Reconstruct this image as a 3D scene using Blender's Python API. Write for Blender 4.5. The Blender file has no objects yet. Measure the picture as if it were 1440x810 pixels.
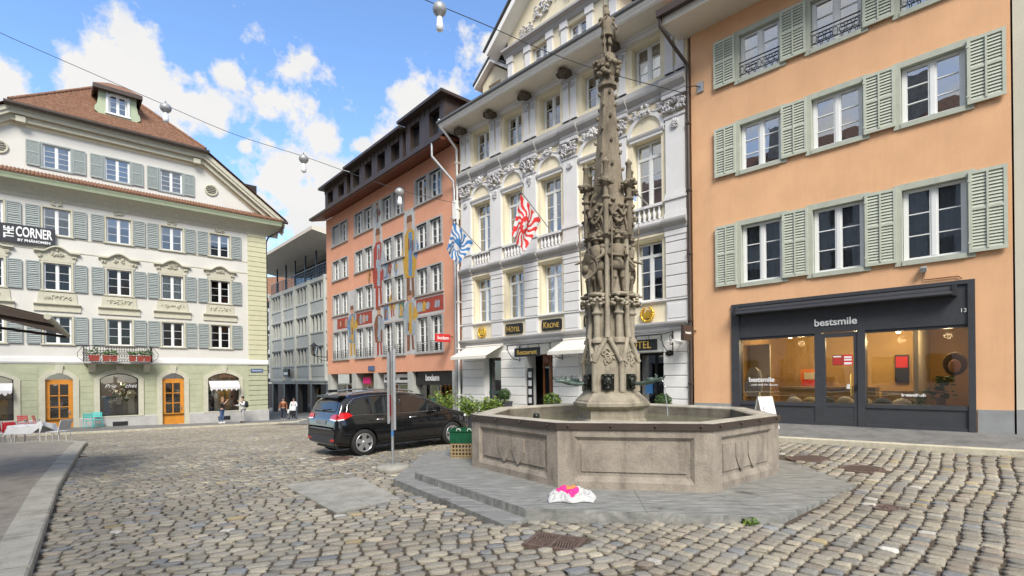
import bpy, bmesh, math, random
import numpy as np
from mathutils import Vector, Matrix, noise as mnoise
rnd = random.Random(7)
R = math.radians
SC = bpy.context.scene
COL = SC.collection
# ------------------------------------------------------------------ helpers
class MB:
    """collects geometry, then links it as ONE mesh object"""
    def __init__(s): s.v=[]; s.f=[]; s.m=[]; s.sm=[]
    def add(s, vs, fs, m=0, sm=False):
        o=len(s.v); s.v.extend([tuple(p) for p in vs])
        for f in fs: s.f.append(tuple(i+o for i in f)); s.m.append(m); s.sm.append(sm)
    def box(s,x0,x1,y0,y1,z0,z1,m=0):
        s.add([(x0,y0,z0),(x1,y0,z0),(x1,y1,z0),(x0,y1,z0),(x0,y0,z1),(x1,y0,z1),(x1,y1,z1),(x0,y1,z1)],
              [(0,3,2,1),(4,5,6,7),(0,1,5,4),(1,2,6,5),(2,3,7,6),(3,0,4,7)],m)
    def cbox(s,c,hx,hy,hz,rot=None,m=0):
        P=[(x*hx,y*hy,z*hz) for z in(-1,1) for x,y in((-1,-1),(1,-1),(1,1),(-1,1))]
        P=[Vector(p) for p in P]
        if rot is not None: P=[rot@p for p in P]
        s.add([p+Vector(c) for p in P],[(0,3,2,1),(4,5,6,7),(0,1,5,4),(1,2,6,5),(2,3,7,6),(3,0,4,7)],m)
    def prism(s,poly,y0,y1,m=0):
        """polygon in x,z (anticlockwise seen from -y) extruded from y0 to y1"""
        n=len(poly); vs=[(x,y0,z) for x,z in poly]+[(x,y1,z) for x,z in poly]
        s.add(vs,[tuple(range(n)),tuple(range(2*n-1,n-1,-1))]+[(i,i+n,(i+1)%n+n,(i+1)%n) for i in range(n)],m)
    def profile(s,prof,x0,x1,m=0,sm=False):
        """closed section in (y,z) swept along x"""
        n=len(prof); vs=[(x0,y,z) for y,z in prof]+[(x1,y,z) for y,z in prof]
        s.add(vs,[tuple(range(n-1,-1,-1)),tuple(range(n,2*n))]+[(i,(i+1)%n,(i+1)%n+n,i+n) for i in range(n)],m,sm)
    def hprism(s,poly,z0,z1,m=0):
        n=len(poly); a=z0 if callable(z0) else (lambda x,y:z0); b=z1 if callable(z1) else (lambda x,y:z1)
        vs=[(x,y,a(x,y)) for x,y in poly]+[(x,y,b(x,y)) for x,y in poly]
        s.add(vs,[tuple(range(n-1,-1,-1)),tuple(range(n,2*n))]+[(i,(i+1)%n,(i+1)%n+n,i+n) for i in range(n)],m)
    def loft(s,rings,m=0,sm=False,close=True,caps=True):
        n=len(rings[0]); vs=[p for r in rings for p in r]; fs=[]
        for k in range(len(rings)-1):
            for i in range(n if close else n-1):
                j=(i+1)%n; fs.append((k*n+i,k*n+j,(k+1)*n+j,(k+1)*n+i))
        s.add(vs,fs,m,sm)
        if caps and close:
            s.add(rings[0],[tuple(range(n-1,-1,-1))],m); s.add(rings[-1],[tuple(range(n))],m)
    def lathe(s,c,prof,n=16,m=0,sm=True,ph=0,caps=True,sx=1,sy=1):
        rings=[[(c[0]+r*sx*math.cos(ph+2*math.pi*i/n),c[1]+r*sy*math.sin(ph+2*math.pi*i/n),c[2]+z) for i in range(n)] for r,z in prof]
        s.loft(rings,m,sm,True,caps)
    def tube(s,pts,r,n=8,m=0,sm=True,caps=True):
        pts=[Vector(p) for p in pts]; rings=[]; k=len(pts)
        up=None
        for i,p in enumerate(pts):
            t=(pts[min(i+1,k-1)]-pts[max(i-1,0)]).normalized()
            if up is None or abs(up.dot(t))>.95: up=Vector((0,0,1)) if abs(t.z)<.9 else Vector((1,0,0))
            a=t.cross(up).normalized(); b=a.cross(t).normalized(); up=b
            rr=r[i] if isinstance(r,(list,tuple)) else r
            rings.append([p+(a*math.cos(2*math.pi*j/n)+b*math.sin(2*math.pi*j/n))*rr for j in range(n)])
        s.loft(rings,m,sm,True,caps)
    def blob(s,c,rx,ry,rz,m=0,n=8,k=5,rot=None,sm=True):
        vs=[];fs=[]
        for i in range(1,k):
            a=math.pi*i/k
            for j in range(n):
                b=2*math.pi*j/n; p=Vector((rx*math.sin(a)*math.cos(b),ry*math.sin(a)*math.sin(b),rz*math.cos(a)))
                if rot is not None: p=rot@p
                vs.append(p+Vector(c))
        t=Vector((0,0,rz));
        if rot is not None: t=rot@t
        vs.append(Vector(c)+t); vs.append(Vector(c)-t); T=len(vs)-2
        for j in range(n):
            fs.append((T,j,(j+1)%n)); fs.append((T+1,(k-2)*n+(j+1)%n,(k-2)*n+j))
        for i in range(k-2):
            for j in range(n): fs.append((i*n+j,(i+1)*n+j,(i+1)*n+(j+1)%n,i*n+(j+1)%n))
        s.add(vs,fs,m,sm)
    def mesh(s,name,mats):
        me=bpy.data.meshes.new(name); me.from_pydata(s.v,[],s.f)
        if not isinstance(mats,(list,tuple)): mats=[mats]
        for m in mats: me.materials.append(m)
        me.polygons.foreach_set('material_index',s.m); me.polygons.foreach_set('use_smooth',s.sm)
        me.update(); return me
    def build(s,name,mats,parent=None,**k): return inst(name,s.mesh(name,mats),parent,**k)
def inst(name,mesh,parent=None,loc=(0,0,0),rz=0,label=None):
    o=bpy.data.objects.new(name,mesh); COL.objects.link(o); o.location=loc; o.rotation_euler=(0,0,rz)
    if parent: o.parent=parent
    if label: o['label']=label
    return o
def tag(o,label,cat,group=None):
    o['label']=label; o['category']=cat
    if group: o['group']=group
    return o
def thing(name,label,cat,loc=(0,0,0),rz=0,group=None):
    o=bpy.data.objects.new(name,None); COL.objects.link(o); o.location=loc; o.rotation_euler=(0,0,rz); o.empty_display_size=.2
    return tag(o,label,cat,group)
def copy_tree(o,parent=None):
    c=o.copy(); COL.objects.link(c)
    if parent: c.parent=parent
    for ch in list(o.children): copy_tree(ch,c)
    return c
def dup(o,label,loc=None,rz=None):
    c=copy_tree(o); c['label']=label
    if loc is not None: c.location=loc
    if rz is not None: c.rotation_euler=(0,0,rz)
    return c
def struct(o): o['kind']='structure'; return o
def bake(o):
    """apply the modifiers of o, no operators"""
    dg=bpy.context.evaluated_depsgraph_get(); dg.update()
    me=bpy.data.meshes.new_from_object(o.evaluated_get(dg)); old=o.data
    o.modifiers.clear(); o.data=me; return o
def text_mesh(txt,size,depth,mat,align='CENTER',shear=0,bold=0,sx=1):
    cu=bpy.data.curves.new('lettering','FONT'); cu.body=txt; cu.size=size; cu.extrude=depth; cu.align_x=align; cu.align_y='CENTER'; cu.shear=shear; cu.offset=bold
    o=bpy.data.objects.new('lettering',cu); COL.objects.link(o)
    dg=bpy.context.evaluated_depsgraph_get(); dg.update()
    me=bpy.data.meshes.new_from_object(o.evaluated_get(dg)); bpy.data.objects.remove(o)
    me.transform(Matrix.Diagonal((sx,1,1,1))); me.transform(Matrix.Rotation(math.pi/2,4,'X'))
    me.materials.clear(); me.materials.append(mat); return me
# ------------------------------------------------------------------ materials
class N:
    def __init__(s,name):
        s.m=bpy.data.materials.new(name); s.m.use_nodes=True; s.t=s.m.node_tree; s.b=s.t.nodes['Principled BSDF']; s.o=s.t.nodes['Material Output']
    def n(s,t,**k):
        x=s.t.nodes.new(t)
        for a,b in k.items():
            if a in x.inputs: x.inputs[a].default_value=b
            else: setattr(x,a,b)
        return x
    def l(s,a,b): s.t.links.new(a,b)
    def coord(s,scale=(1,1,1)):
        tc=s.n('ShaderNodeTexCoord'); mp=s.n('ShaderNodeMapping'); mp.inputs['Scale'].default_value=scale; s.l(tc.outputs['Object'],mp.inputs['Vector']); return mp.outputs['Vector']
    def noise(s,vec,scale,detail=4,rough=.55,dist=0):
        x=s.n('ShaderNodeTexNoise'); x.inputs['Scale'].default_value=scale; x.inputs['Detail'].default_value=detail; x.inputs['Roughness'].default_value=rough; x.inputs['Distortion'].default_value=dist
        s.l(vec,x.inputs['Vector']); return x.outputs['Fac']
    def ramp(s,fac,stops):
        x=s.n('ShaderNodeValToRGB'); e=x.color_ramp.elements
        while len(e)<len(stops): e.new(.5)
        for i,(p,c) in enumerate(stops): e[i].position=p; e[i].color=(c[0],c[1],c[2],1)
        s.l(fac,x.inputs['Fac']); return x.outputs['Color']
    def mix(s,fac,a,b,mode='MIX'):
        x=s.n('ShaderNodeMix',data_type='RGBA',blend_type=mode)
        for v,i in((fac,0),(a,6),(b,7)):
            if hasattr(v,'is_linked'): s.l(v,x.inputs[i])
            elif i==0: x.inputs[0].default_value=v
            else: x.inputs[i].default_value=(v[0],v[1],v[2],1)
        return x.outputs[2]
    def bump(s,h,st=.3,dist=.01):
        x=s.n('ShaderNodeBump'); x.inputs['Strength'].default_value=st; x.inputs['Distance'].default_value=dist; s.l(h,x.inputs['Height']); s.l(x.outputs[0],s.b.inputs['Normal'])
def M(name,c,rough=.6,var=.12,scale=6,bump=.0,bscale=40,metal=0,spec=.5,c2=None,stain=0,coat=0,streak=0):
    k=N(name); b=k.b; b.inputs['Roughness'].default_value=rough; b.inputs['Metallic'].default_value=metal; b.inputs['Specular IOR Level'].default_value=spec
    if coat: b.inputs['Coat Weight'].default_value=coat; b.inputs['Coat Roughness'].default_value=.04
    v=k.coord()
    if var or c2:
        lo=c2 or tuple(x*(1-var) for x in c); hi=c if c2 else tuple(min(1,x*(1+var)) for x in c)
        col=k.ramp(k.noise(v,scale,5),[(.3,lo),(.7,hi)])
        if stain:
            v2=k.coord((1,1,.25)); f=k.ramp(k.noise(v2,1.3,6,.65),[(.48,(0,0,0)),(.78,(1,1,1))])
            mf=k.n('ShaderNodeMath',operation='MULTIPLY'); k.l(f,mf.inputs[0]); mf.inputs[1].default_value=stain
            col=k.mix(mf.outputs[0],col,tuple(x*.45 for x in c))
        if streak:
            v3=k.coord((7,7,.35)); f=k.ramp(k.noise(v3,1.6,5,.6),[(.5,(0,0,0)),(.8,(1,1,1))])
            mf=k.n('ShaderNodeMath',operation='MULTIPLY'); k.l(f,mf.inputs[0]); mf.inputs[1].default_value=streak
            col=k.mix(mf.outputs[0],col,tuple(x*.55 for x in c))
        k.l(col,b.inputs['Base Color'])
    else: b.inputs['Base Color'].default_value=(*c,1)
    if bump: k.bump(k.noise(v,bscale,4),bump,.02)
    return k.m
def glass(name,tint=(.93,.95,.95),refl=.16,rough=.0,fm=1.6):
    k=N(name); t=k.t; t.nodes.remove(k.b)
    tr=k.n('ShaderNodeBsdfTransparent'); tr.inputs[0].default_value=(*tint,1); gl=k.n('ShaderNodeBsdfGlossy'); gl.inputs['Roughness'].default_value=rough; gl.inputs[0].default_value=(1,1,1,1)
    fr=k.n('ShaderNodeFresnel'); fr.inputs[0].default_value=1.5; ad=k.n('ShaderNodeMath',operation='MULTIPLY_ADD',use_clamp=True); k.l(fr.outputs[0],ad.inputs[0]); ad.inputs[1].default_value=fm; ad.inputs[2].default_value=refl
    # slight unevenness of old panes
    v=k.coord(); bp=k.n('ShaderNodeBump'); bp.inputs['Strength'].default_value=.06; bp.inputs['Distance'].default_value=.02; k.l(k.noise(v,1.7,2),bp.inputs['Height']); k.l(bp.outputs[0],gl.inputs['Normal'])
    mx=k.n('ShaderNodeMixShader'); k.l(ad.outputs[0],mx.inputs[0]); k.l(tr.outputs[0],mx.inputs[1]); k.l(gl.outputs[0],mx.inputs[2]); k.l(mx.outputs[0],k.o.inputs[0]); return k.m
def emit(name,c,s):
    k=N(name); k.b.inputs['Base Color'].default_value=(*c,1); k.b.inputs['Emission Color'].default_value=(*c,1); k.b.inputs['Emission Strength'].default_value=s; return k.m
m={}
m['orange']=M('orange_plaster',(.78,.46,.26),.85,.07,1.1,.3,60,spec=.2,stain=.17,streak=.12)
m['pale']=M('pale_plaster',(.62,.58,.47),.85,.06,1,.25,60,spec=.2,stain=.15)
m['white']=M('white_plaster',(.665,.65,.60),.8,.03,1,.2,60,spec=.2,streak=.08)
m['green']=M('green_plaster',(.44,.46,.32),.8,.08,2,.25,50,spec=.2,stain=.12)
m['ygreen']=M('yellow_green_stone',(.60,.59,.40),.8,.06,2,.2,50,spec=.2,stain=.1)
m['trim']=M('pale_green_stone_trim',(.55,.53,.42),.75,.07,5,.2,40,spec=.2,streak=.15)
m['gfascia']=M('green_painted_fascia',(.40,.46,.31),.6,.06,3)
m['plinth']=M('grey_stone_plinth',(.46,.45,.43),.8,.1,3,.2,50,stain=.2)
m['dplinth']=M('blue_grey_stone_plinth',(.30,.31,.31),.8,.12,3,.2,50,stain=.2)
m['hgrey']=M('light_grey_paint',(.72,.71,.70),.7,.04,2,.12,50,spec=.25,streak=.1)
m['hwhite']=M('off_white_paint',(.84,.83,.80),.7,.04,2,.12,50,spec=.25,streak=.07)
m['cream']=M('cream_paint',(.80,.72,.53),.75,.05,2,.12,50,spec=.25,streak=.08)
m['hcorn']=M('grey_cornice_paint',(.43,.42,.41),.7,.07,3,.15,40,spec=.25,streak=.25)
m['horn']=M('grey_ornament_plaster',(.56,.55,.56),.8,.12,8,.2,40,spec=.2)
m['gutg']=M('dark_grey_gutter',(.13,.135,.14),.5,.1,4)
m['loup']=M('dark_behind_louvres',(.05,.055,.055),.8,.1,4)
m['soffit']=M('cream_soffit',(.66,.61,.52),.8,.05,2)
m['lion']=M('dark_bronze_relief',(.10,.075,.05),.6,.3,12)
m['pink']=M('salmon_plaster',(.72,.36,.235),.85,.06,1,.25,60,spec=.2,stain=.1)
m['fresco']=M('pale_fresco_ground',(.50,.50,.49),.85,.14,2.2,.1)
m['gsur']=M('grey_stone_surround',(.38,.38,.37),.8,.1,6,.15)
m['conc']=M('pale_grey_concrete',(.50,.51,.47),.8,.08,2,.15,50,stain=.12)
m['concd']=M('grey_spandrel',(.42,.43,.40),.7,.08,2)
m['dark']=M('charcoal_paint',(.035,.036,.042),.45,.1,5)
m['dark2']=M('anthracite_metal',(.055,.058,.065),.4,.1,5)
m['black']=M('black_plastic',(.012,.012,.012),.5,.1,5)
m['iron']=M('black_wrought_iron',(.02,.02,.022),.5,.2,10)
m['bwood']=M('brown_timber',(.16,.05,.025),.55,.2,3)
m['bmetal']=M('dark_brown_sheet_metal',(.075,.055,.045),.45,.15,3,metal=.3)
m['shut']=M('grey_green_shutter_paint',(.50,.53,.44),.55,.08,5,streak=.1)
m['shut2']=M('blue_grey_shutter_paint',(.30,.34,.33),.55,.08,5)
m['osur']=M('sage_stone_surround',(.44,.465,.39),.75,.08,5,.15,streak=.1)
m['wfr']=M('white_window_paint',(.78,.79,.78),.4,.02,5)
m['gfr']=M('dark_green_metal',(.03,.06,.06),.4,.1,5)
m['odoor']=M('orange_varnished_wood',(.62,.25,.03),.35,.12,4)
m['hdoor']=M('carved_brown_wood',(.25,.085,.025),.4,.25,6,.2,30)
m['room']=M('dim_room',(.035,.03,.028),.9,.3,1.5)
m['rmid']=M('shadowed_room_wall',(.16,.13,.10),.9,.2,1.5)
m['rwarm']=M('warm_shop_wall',(.50,.33,.14),.8,.15,1.2)
m['curt']=M('white_net_curtain',(.70,.74,.74),.9,.06,8)
m['curtg']=M('grey_curtain',(.60,.61,.63),.9,.15,6)
m['blind']=M('grey_roller_blind',(.38,.38,.40),.7,.05,4)
m['wblind']=M('white_roller_blind',(.78,.78,.84),.7,.03,4)
m['canvas']=M('off_white_awning_canvas',(.70,.67,.60),.8,.06,4)
m['bcanvas']=M('brown_awning_canvas',(.52,.40,.33),.85,.1,4)
m['gold']=M('gilded_metal',(.80,.50,.06),.3,.15,12,metal=.7)
m['goldp']=M('gold_lettering',(.62,.42,.10),.45,.05,4,metal=.3)
m['wtxt']=M('white_lettering',(.85,.85,.85),.5,0)
m['chrome']=M('chrome',(.75,.76,.78),.15,0,metal=1)
m['steel']=M('galvanised_steel',(.42,.43,.44),.4,.12,8,metal=.6)
m['bronze']=M('dark_bronze',(.03,.032,.028),.4,.3,14,.2,40,metal=.6)
m['verd']=M('green_patina_bronze',(.10,.14,.12),.5,.4,14,metal=.4)
m['car']=M('black_car_paint',(.006,.006,.007),.18,0,coat=1)
m['cglass']=M('dark_car_window',(.012,.014,.016),.03,0,spec=.9)
m['tyre']=M('tyre_rubber',(.018,.018,.018),.8,.1,10)
m['rim']=M('silver_alloy',(.62,.63,.64),.3,.05,5,metal=.8)
m['redl']=M('red_lamp_plastic',(.55,.012,.015),.12,.05,8,coat=.6)
m['red']=M('red_fabric',(.55,.02,.03),.8,.1,8)
m['redp']=M('red_painted_metal',(.72,.08,.10),.45,.05,5)
m['teal']=M('turquoise_painted_metal',(.06,.52,.50),.45,.05,5)
m['whitep']=M('white_painted_metal',(.80,.78,.73),.45,.05,5)
m['mesh']=M('grey_chair_mesh',(.55,.55,.55),.7,.08,9)
m['cloth']=M('white_cloth',(.66,.66,.66),.85,.03,8)
m['grnp']=M('dark_green_plastic',(.004,.075,.032),.4,.1,5)
m['tanp']=M('tan_plastic',(.30,.22,.12),.5,.1,5)
m['pinkp']=M('magenta_print',(.80,.02,.22),.7,.05,5)
m['ornp']=M('orange_print',(.80,.22,.05),.7,.05,5)
m['skin']=M('skin',(.50,.29,.20),.6,.05,8)
m['hair']=M('dark_hair',(.03,.02,.015),.7,.2,20)
m['hairb']=M('fair_hair',(.30,.19,.09),.7,.2,20)
m['denim']=M('blue_denim',(.08,.13,.25),.85,.15,12)
m['dnavy']=M('dark_trousers',(.03,.035,.05),.85,.15,12)
m['greyc']=M('light_grey_trousers',(.40,.40,.40),.85,.08,12)
m['blackc']=M('black_cloth',(.02,.02,.022),.85,.15,12)
m['brownc']=M('rust_brown_jacket',(.26,.09,.035),.8,.12,12)
m['leafl']=M('bright_bamboo_leaf',(.15,.24,.025),.6,.4,9,c2=(.26,.33,.05))
m['leafd']=M('dark_box_leaf',(.02,.05,.012),.6,.4,9,c2=(.05,.10,.025))
m['leafm']=M('mid_green_leaf',(.06,.12,.03),.6,.4,9,c2=(.12,.19,.05))
m['terra']=M('terracotta_red',(.30,.05,.035),.7,.15,6)
m['blue']=M('flag_blue',(.05,.19,.45),.8,.05,4)
m['fred']=M('flag_red',(.62,.03,.03),.8,.05,4)
m['rust']=M('rusty_cast_iron',(.125,.085,.068),.75,.35,14,.3,60)
m['bulb']=M('opal_lamp_glass',(.85,.87,.88),.15,0,coat=.5)
m['lampm']=M('grey_lamp_housing',(.38,.39,.39),.45,.15,8,metal=.3)
m['lit']=emit('lit_lamp',(1,.78,.45),6)
m['pane']=glass('window_glass',(.80,.83,.84),refl=.05); m['panes']=glass('shop_glass',(.86,.87,.86),.05); m['paneo']=glass('reflective_window_glass',(.55,.58,.60),.30)
m['panel']=glass('dim_window_glass',(.85,.87,.87),-.015,fm=1.0)
m['bagc']=M('white_cotton',(.50,.50,.49),.9,.06,8)
m['paneh']=glass('hotel_window_glass',(.78,.82,.85),.22)
m['frosted']=M('pale_fabric_print',(.8,.8,.8),.6,.05)
def stone(name,c,dk,bs=22):
    k=N(name); v=k.coord(); b=k.b; b.inputs['Roughness'].default_value=.88; b.inputs['Specular IOR Level'].default_value=.25
    base=k.ramp(k.noise(v,3,8,.65),[(.25,tuple(x*.62 for x in c)),(.5,c),(.8,tuple(min(1,x*1.28) for x in c))])
    sp=k.ramp(k.noise(v,90,2),[(.35,(.55,.55,.55)),(.6,(1.1,1.1,1.1))]); base=k.mix(.38,base,sp,'MULTIPLY')
    f=k.ramp(k.noise(k.coord((2.2,2.2,.5)),1.5,7,.7),[(.5,(0,0,0)),(.72,(1,1,1))]); mf=k.n('ShaderNodeMath',operation='MULTIPLY'); k.l(f,mf.inputs[0]); mf.inputs[1].default_value=dk
    k.l(k.mix(mf.outputs[0],base,tuple(x*.22 for x in c)),b.inputs['Base Color']); k.bump(k.noise(v,bs,8,.7),.55,.025); return k.m
m['basin']=stone('pinkish_granite',(.335,.29,.24),.6,26)
m['coping']=stone('worn_basin_coping',(.46,.42,.345),.5)
m['fount']=stone('weathered_sandstone',(.245,.205,.15),.85,14)
m['fountp']=stone('pale_sandstone',(.37,.325,.25),.6,14)
m['slate']=None
def slatemat():
    k=N('grey_green_slate'); b=k.b; b.inputs['Roughness'].default_value=.62; v=k.coord((1.3,6,2.5)); w=k.coord()
    c=k.ramp(k.noise(v,2.2,8,.7,.4),[(.3,(.12,.12,.112)),(.52,(.235,.235,.22)),(.7,(.37,.365,.335))])
    f=k.ramp(k.noise(w,.9,6,.7),[(.60,(0,0,0)),(.68,(1,1,1))]); c=k.mix(f,c,(.085,.08,.072))
    k.l(c,b.inputs['Base Color']); k.bump(k.noise(v,7,8,.7),.25,.012); return k.m
m['slate']=slatemat()
m['kerb']=stone('pale_granite_kerb',(.45,.42,.35),.35,30); m['kerbp']=stone('pale_kerb_edge',(.62,.57,.44),.1,30)
m['asph']=stone('worn_asphalt',(.33,.29,.24),.35,60)
m['asphg']=stone('grey_pavement_asphalt',(.21,.205,.195),.35,60)
m['slab']=stone('grey_paving_slab',(.36,.345,.30),.3,30)
def tile(name,a,b_,c,sc=(1,1,1)):
    k=N(name); v=k.coord(); b=k.b; b.inputs['Roughness'].default_value=.85
    vo=k.n('ShaderNodeTexVoronoi'); vo.inputs['Scale'].default_value=5.5; k.l(v,vo.inputs['Vector'])
    k.l(k.mix(.5,k.ramp(k.noise(v,2.5,7,.7),[(.3,a),(.55,b_),(.75,c)]),k.mix(.55,vo.outputs['Color'],b_),'MIX') if 0 else k.ramp(k.noise(v,7,8,.8),[(.3,a),(.5,b_),(.72,c)]),b.inputs['Base Color']); k.bump(k.noise(v,30,4),.5,.03); return k.m
m['tile']=tile('old_clay_tiles',(.10,.055,.035),(.22,.105,.06),(.34,.22,.145))
def cobmat():
    k=N('cobble_stone'); at=k.n('ShaderNodeAttribute',attribute_name='stone'); v=k.coord(); b=k.b; b.inputs['Roughness'].default_value=.72
    sp=k.ramp(k.noise(v,55,5,.7),[(.3,(.62,.62,.62)),(.65,(1.18,1.18,1.18))]); c=k.mix(.9,at.outputs['Color'],sp,'MULTIPLY')
    d=k.ramp(k.noise(v,.55,5,.6),[(.35,(.74,.72,.70)),(.65,(1.12,1.12,1.1))]); c=k.mix(.8,c,d,'MULTIPLY')
    k.l(c,b.inputs['Base Color']); k.bump(k.noise(v,45,6,.7),.6,.012); return k.m
m['cob']=cobmat()
m['earth']=M('dark_sandy_joint',(.088,.068,.048),.95,.35,30,.6,80)
def watermat():
    k=N('still_green_water'); b=k.b; b.inputs['Base Color'].default_value=(.10,.105,.05,1); b.inputs['Roughness'].default_value=.04; b.inputs['Specular IOR Level'].default_value=.6
    v=k.coord(); k.l(k.ramp(k.noise(v,1.5,4),[(.3,(.13,.13,.07)),(.7,(.24,.235,.15))]),b.inputs['Base Color']); k.bump(k.noise(v,7,3),.15,.03); return k.m
m['water']=watermat()
m['wjet']=glass('falling_water',(.9,.93,.95),.25,.1)
EXPO=1.1; SUNE=2.2; SUNA=24; CL=2.85; SKYT=(.78,.90,1.02,1); SKYS=.15
# ------------------------------------------------------------------ camera, sky, sun
cam=bpy.data.cameras.new('camera'); camo=bpy.data.objects.new('camera',cam); COL.objects.link(camo); SC.camera=camo
cam.sensor_width=36; cam.lens=18.0; cam.shift_y=.0875; cam.clip_start=.05; cam.clip_end=3000
camo.matrix_world=Matrix.Translation((0,0,1.75))@Matrix.Rotation(R(90),4,'X')@Matrix.Rotation(-.0112,4,'Z')
SC.view_settings.view_transform='Standard'; SC.view_settings.look='None'; SC.view_settings.gamma=1; SC.view_settings.exposure=EXPO; SC.view_settings.use_curve_mapping=False
def pxdir(x,y):
    a=(x-720)-.0112*(y-531); b=(y-531)+.0112*(x-720)
    return Vector((a/720,1,-b/720)).normalized()
sun_az=Vector((.13,-.80,.79)).normalized()
sl=bpy.data.lights.new('sun','SUN'); sl.energy=SUNE; sl.angle=R(SUNA); sl.color=(1,.95,.87)
so=bpy.data.objects.new('sun',sl); COL.objects.link(so); so.rotation_euler=sun_az.to_track_quat('Z','Y').to_euler()
W=bpy.data.worlds.new('World'); SC.world=W; W.use_nodes=True; wt=W.node_tree; bg=wt.nodes['Background']
def wn(t,**k):
    x=wt.nodes.new(t)
    for a,b in k.items(): setattr(x,a,b)
    return x
def wm(op,a,b=None,c=None,clamp=False):
    x=wn('ShaderNodeMath',operation=op,use_clamp=clamp)
    for i,v in enumerate((a,b,c)):
        if v is None: continue
        if isinstance(v,(int,float)): x.inputs[i].default_value=v
        else: wt.links.new(v,x.inputs[i])
    return x.outputs[0]
sky=wn('ShaderNodeTexSky',sky_type='NISHITA',sun_disc=False,sun_elevation=math.asin(sun_az.z),sun_rotation=math.atan2(sun_az.x,sun_az.y),altitude=400,air_density=1.0,dust_density=.6,ozone_density=1.6)
tc=wn('ShaderNodeTexCoord'); dirv=tc.outputs['Generated']
def wnoise(scale,detail,rough,off=(0,0,0),sc=(1,1,1)):
    mp=wn('ShaderNodeMapping'); mp.inputs['Location'].default_value=off; mp.inputs['Scale'].default_value=sc; wt.links.new(dirv,mp.inputs[0])
    x=wn('ShaderNodeTexNoise'); x.inputs['Scale'].default_value=scale; x.inputs['Detail'].default_value=detail; x.inputs['Roughness'].default_value=rough; wt.links.new(mp.outputs[0],x.inputs['Vector']); return x.outputs['Fac']
BL=[(120,110,.055),(200,120,.085),(255,150,.085),(300,160,.055),(316,105,.03),(150,95,.05),(230,185,.08),(345,205,.02),
    (5,110,.045),(395,250,.085),(455,200,.045),(430,290,.10),(370,300,.07),(510,205,.03),(520,240,.05),(470,260,.07),(565,165,.06,.42),(590,130,.05,.40),(615,110,.045,.36),(642,94,.04,.34),(685,66,.035,.25),(330,330,.08),(250,230,.06),(180,160,.05),(540,200,.06,.6),(420,150,.07,.35)]
acc=None
for x,y,r,*w_ in BL:
    w_=w_[0] if w_ else 1.0; d=pxdir(x,y); vm=wn('ShaderNodeVectorMath',operation='DISTANCE'); wt.links.new(dirv,vm.inputs[0]); vm.inputs[1].default_value=d
    v=wm('MULTIPLY_ADD',vm.outputs['Value'],-w_/r,w_)
    acc=v if acc is None else wm('SMOOTH_MAX',acc,v,.35) if 0 else wm('MAXIMUM',acc,v)
n1=wnoise(9,9,.62); n2=wnoise(3.2,6,.6,(3,1,2)); n3=wnoise(22,6,.6,(1,5,2))
nn=wm('ADD',wm('MULTIPLY_ADD',n1,3.3,-1.65),wm('MULTIPLY_ADD',n3,1.5,-.75))
front=wm('ADD',wm('MULTIPLY_ADD',acc,1.15,-.06),nn)
frontm=wm('MULTIPLY_ADD',front,2.6,-.12,True)
sep=wn('ShaderNodeSeparateXYZ'); wt.links.new(dirv,sep.inputs[0])
back=wm('MULTIPLY_ADD',n2,5.0,-1.6,True)
bk=wm('MULTIPLY_ADD',sep.outputs['Y'],-2.2,.55,True)        # unseen clouds added behind the viewer to keep the light neutral
mask=wm('MAXIMUM',frontm,wm('MULTIPLY',back,bk))
ml=wm('MULTIPLY_ADD',sep.outputs['Z'],-2.2,.62,True); mask=wm('MAXIMUM',mask,wm('MULTIPLY',ml,.4))  # hazy low sky
shade=wm('MULTIPLY_ADD',wnoise(6,7,.6,(.4,.2,.12)),1.1,.42,True)
cr=wn('ShaderNodeValToRGB'); e=cr.color_ramp.elements; e[0].position=.0; e[0].color=(CL*.70,CL*.77,CL*.88,1); e[1].position=1; e[1].color=(CL,CL*.99,CL*.97,1)
e[0].color=(.70,.77,.87,1); e[1].color=(1,.99,.975,1); wt.links.new(shade,cr.inputs[0])
sc_=wn('ShaderNodeVectorMath',operation='SCALE'); wt.links.new(cr.outputs[0],sc_.inputs[0]); sc_.inputs['Scale'].default_value=CL
tint=wn('ShaderNodeMix',data_type='RGBA',blend_type='MULTIPLY'); tint.inputs[0].default_value=1; wt.links.new(sky.outputs[0],tint.inputs[6]); tint.inputs[7].default_value=SKYT
mx=wn('ShaderNodeMix',data_type='RGBA'); wt.links.new(mask,mx.inputs[0]); wt.links.new(tint.outputs[2],mx.inputs[6]); wt.links.new(sc_.outputs[0],mx.inputs[7])
wt.links.new(mx.outputs[2],bg.inputs[0]); bg.inputs[1].default_value=SKYS
# ------------------------------------------------------------------ the ground: a surface falling gently to the left and back
GP=np.array([(0.17,6.25,.0),(2.98,5.73,.085),(4.9,7.3,.145),(5.8,12,.22),(8.85,8.9,.28),(-3.73,12.76,-.14),(-1.77,14.69,-.14),(-14.8,17.7,-.45),(-17.7,37,-1.22),(-26.6,29,-.92),(-22.6,25.8,-.98),(-17.2,34.3,-1.2),(-15.9,35.8,-1.24),(-17.4,38.9,-1.3),(-16.5,46,-1.44),(-27,57.5,-1.8),(0,0,-.02),(-4.76,5.04,-.13),(-8.3,9.3,-.21),(12,2,.35),(-2.4,10.4,-.11),(-2.1,21.5,-.3),(3,16,.08),(-11,31,-.9),(-17,19.5,-.55),(-6,23,-.5)])
def _phi(r): return np.where(r>0,r*r*np.log(np.maximum(r,1e-9)),0)
_n=len(GP); _K=_phi(np.hypot(GP[:,None,0]-GP[None,:,0],GP[:,None,1]-GP[None,:,1]))+np.eye(_n)*2.0
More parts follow.
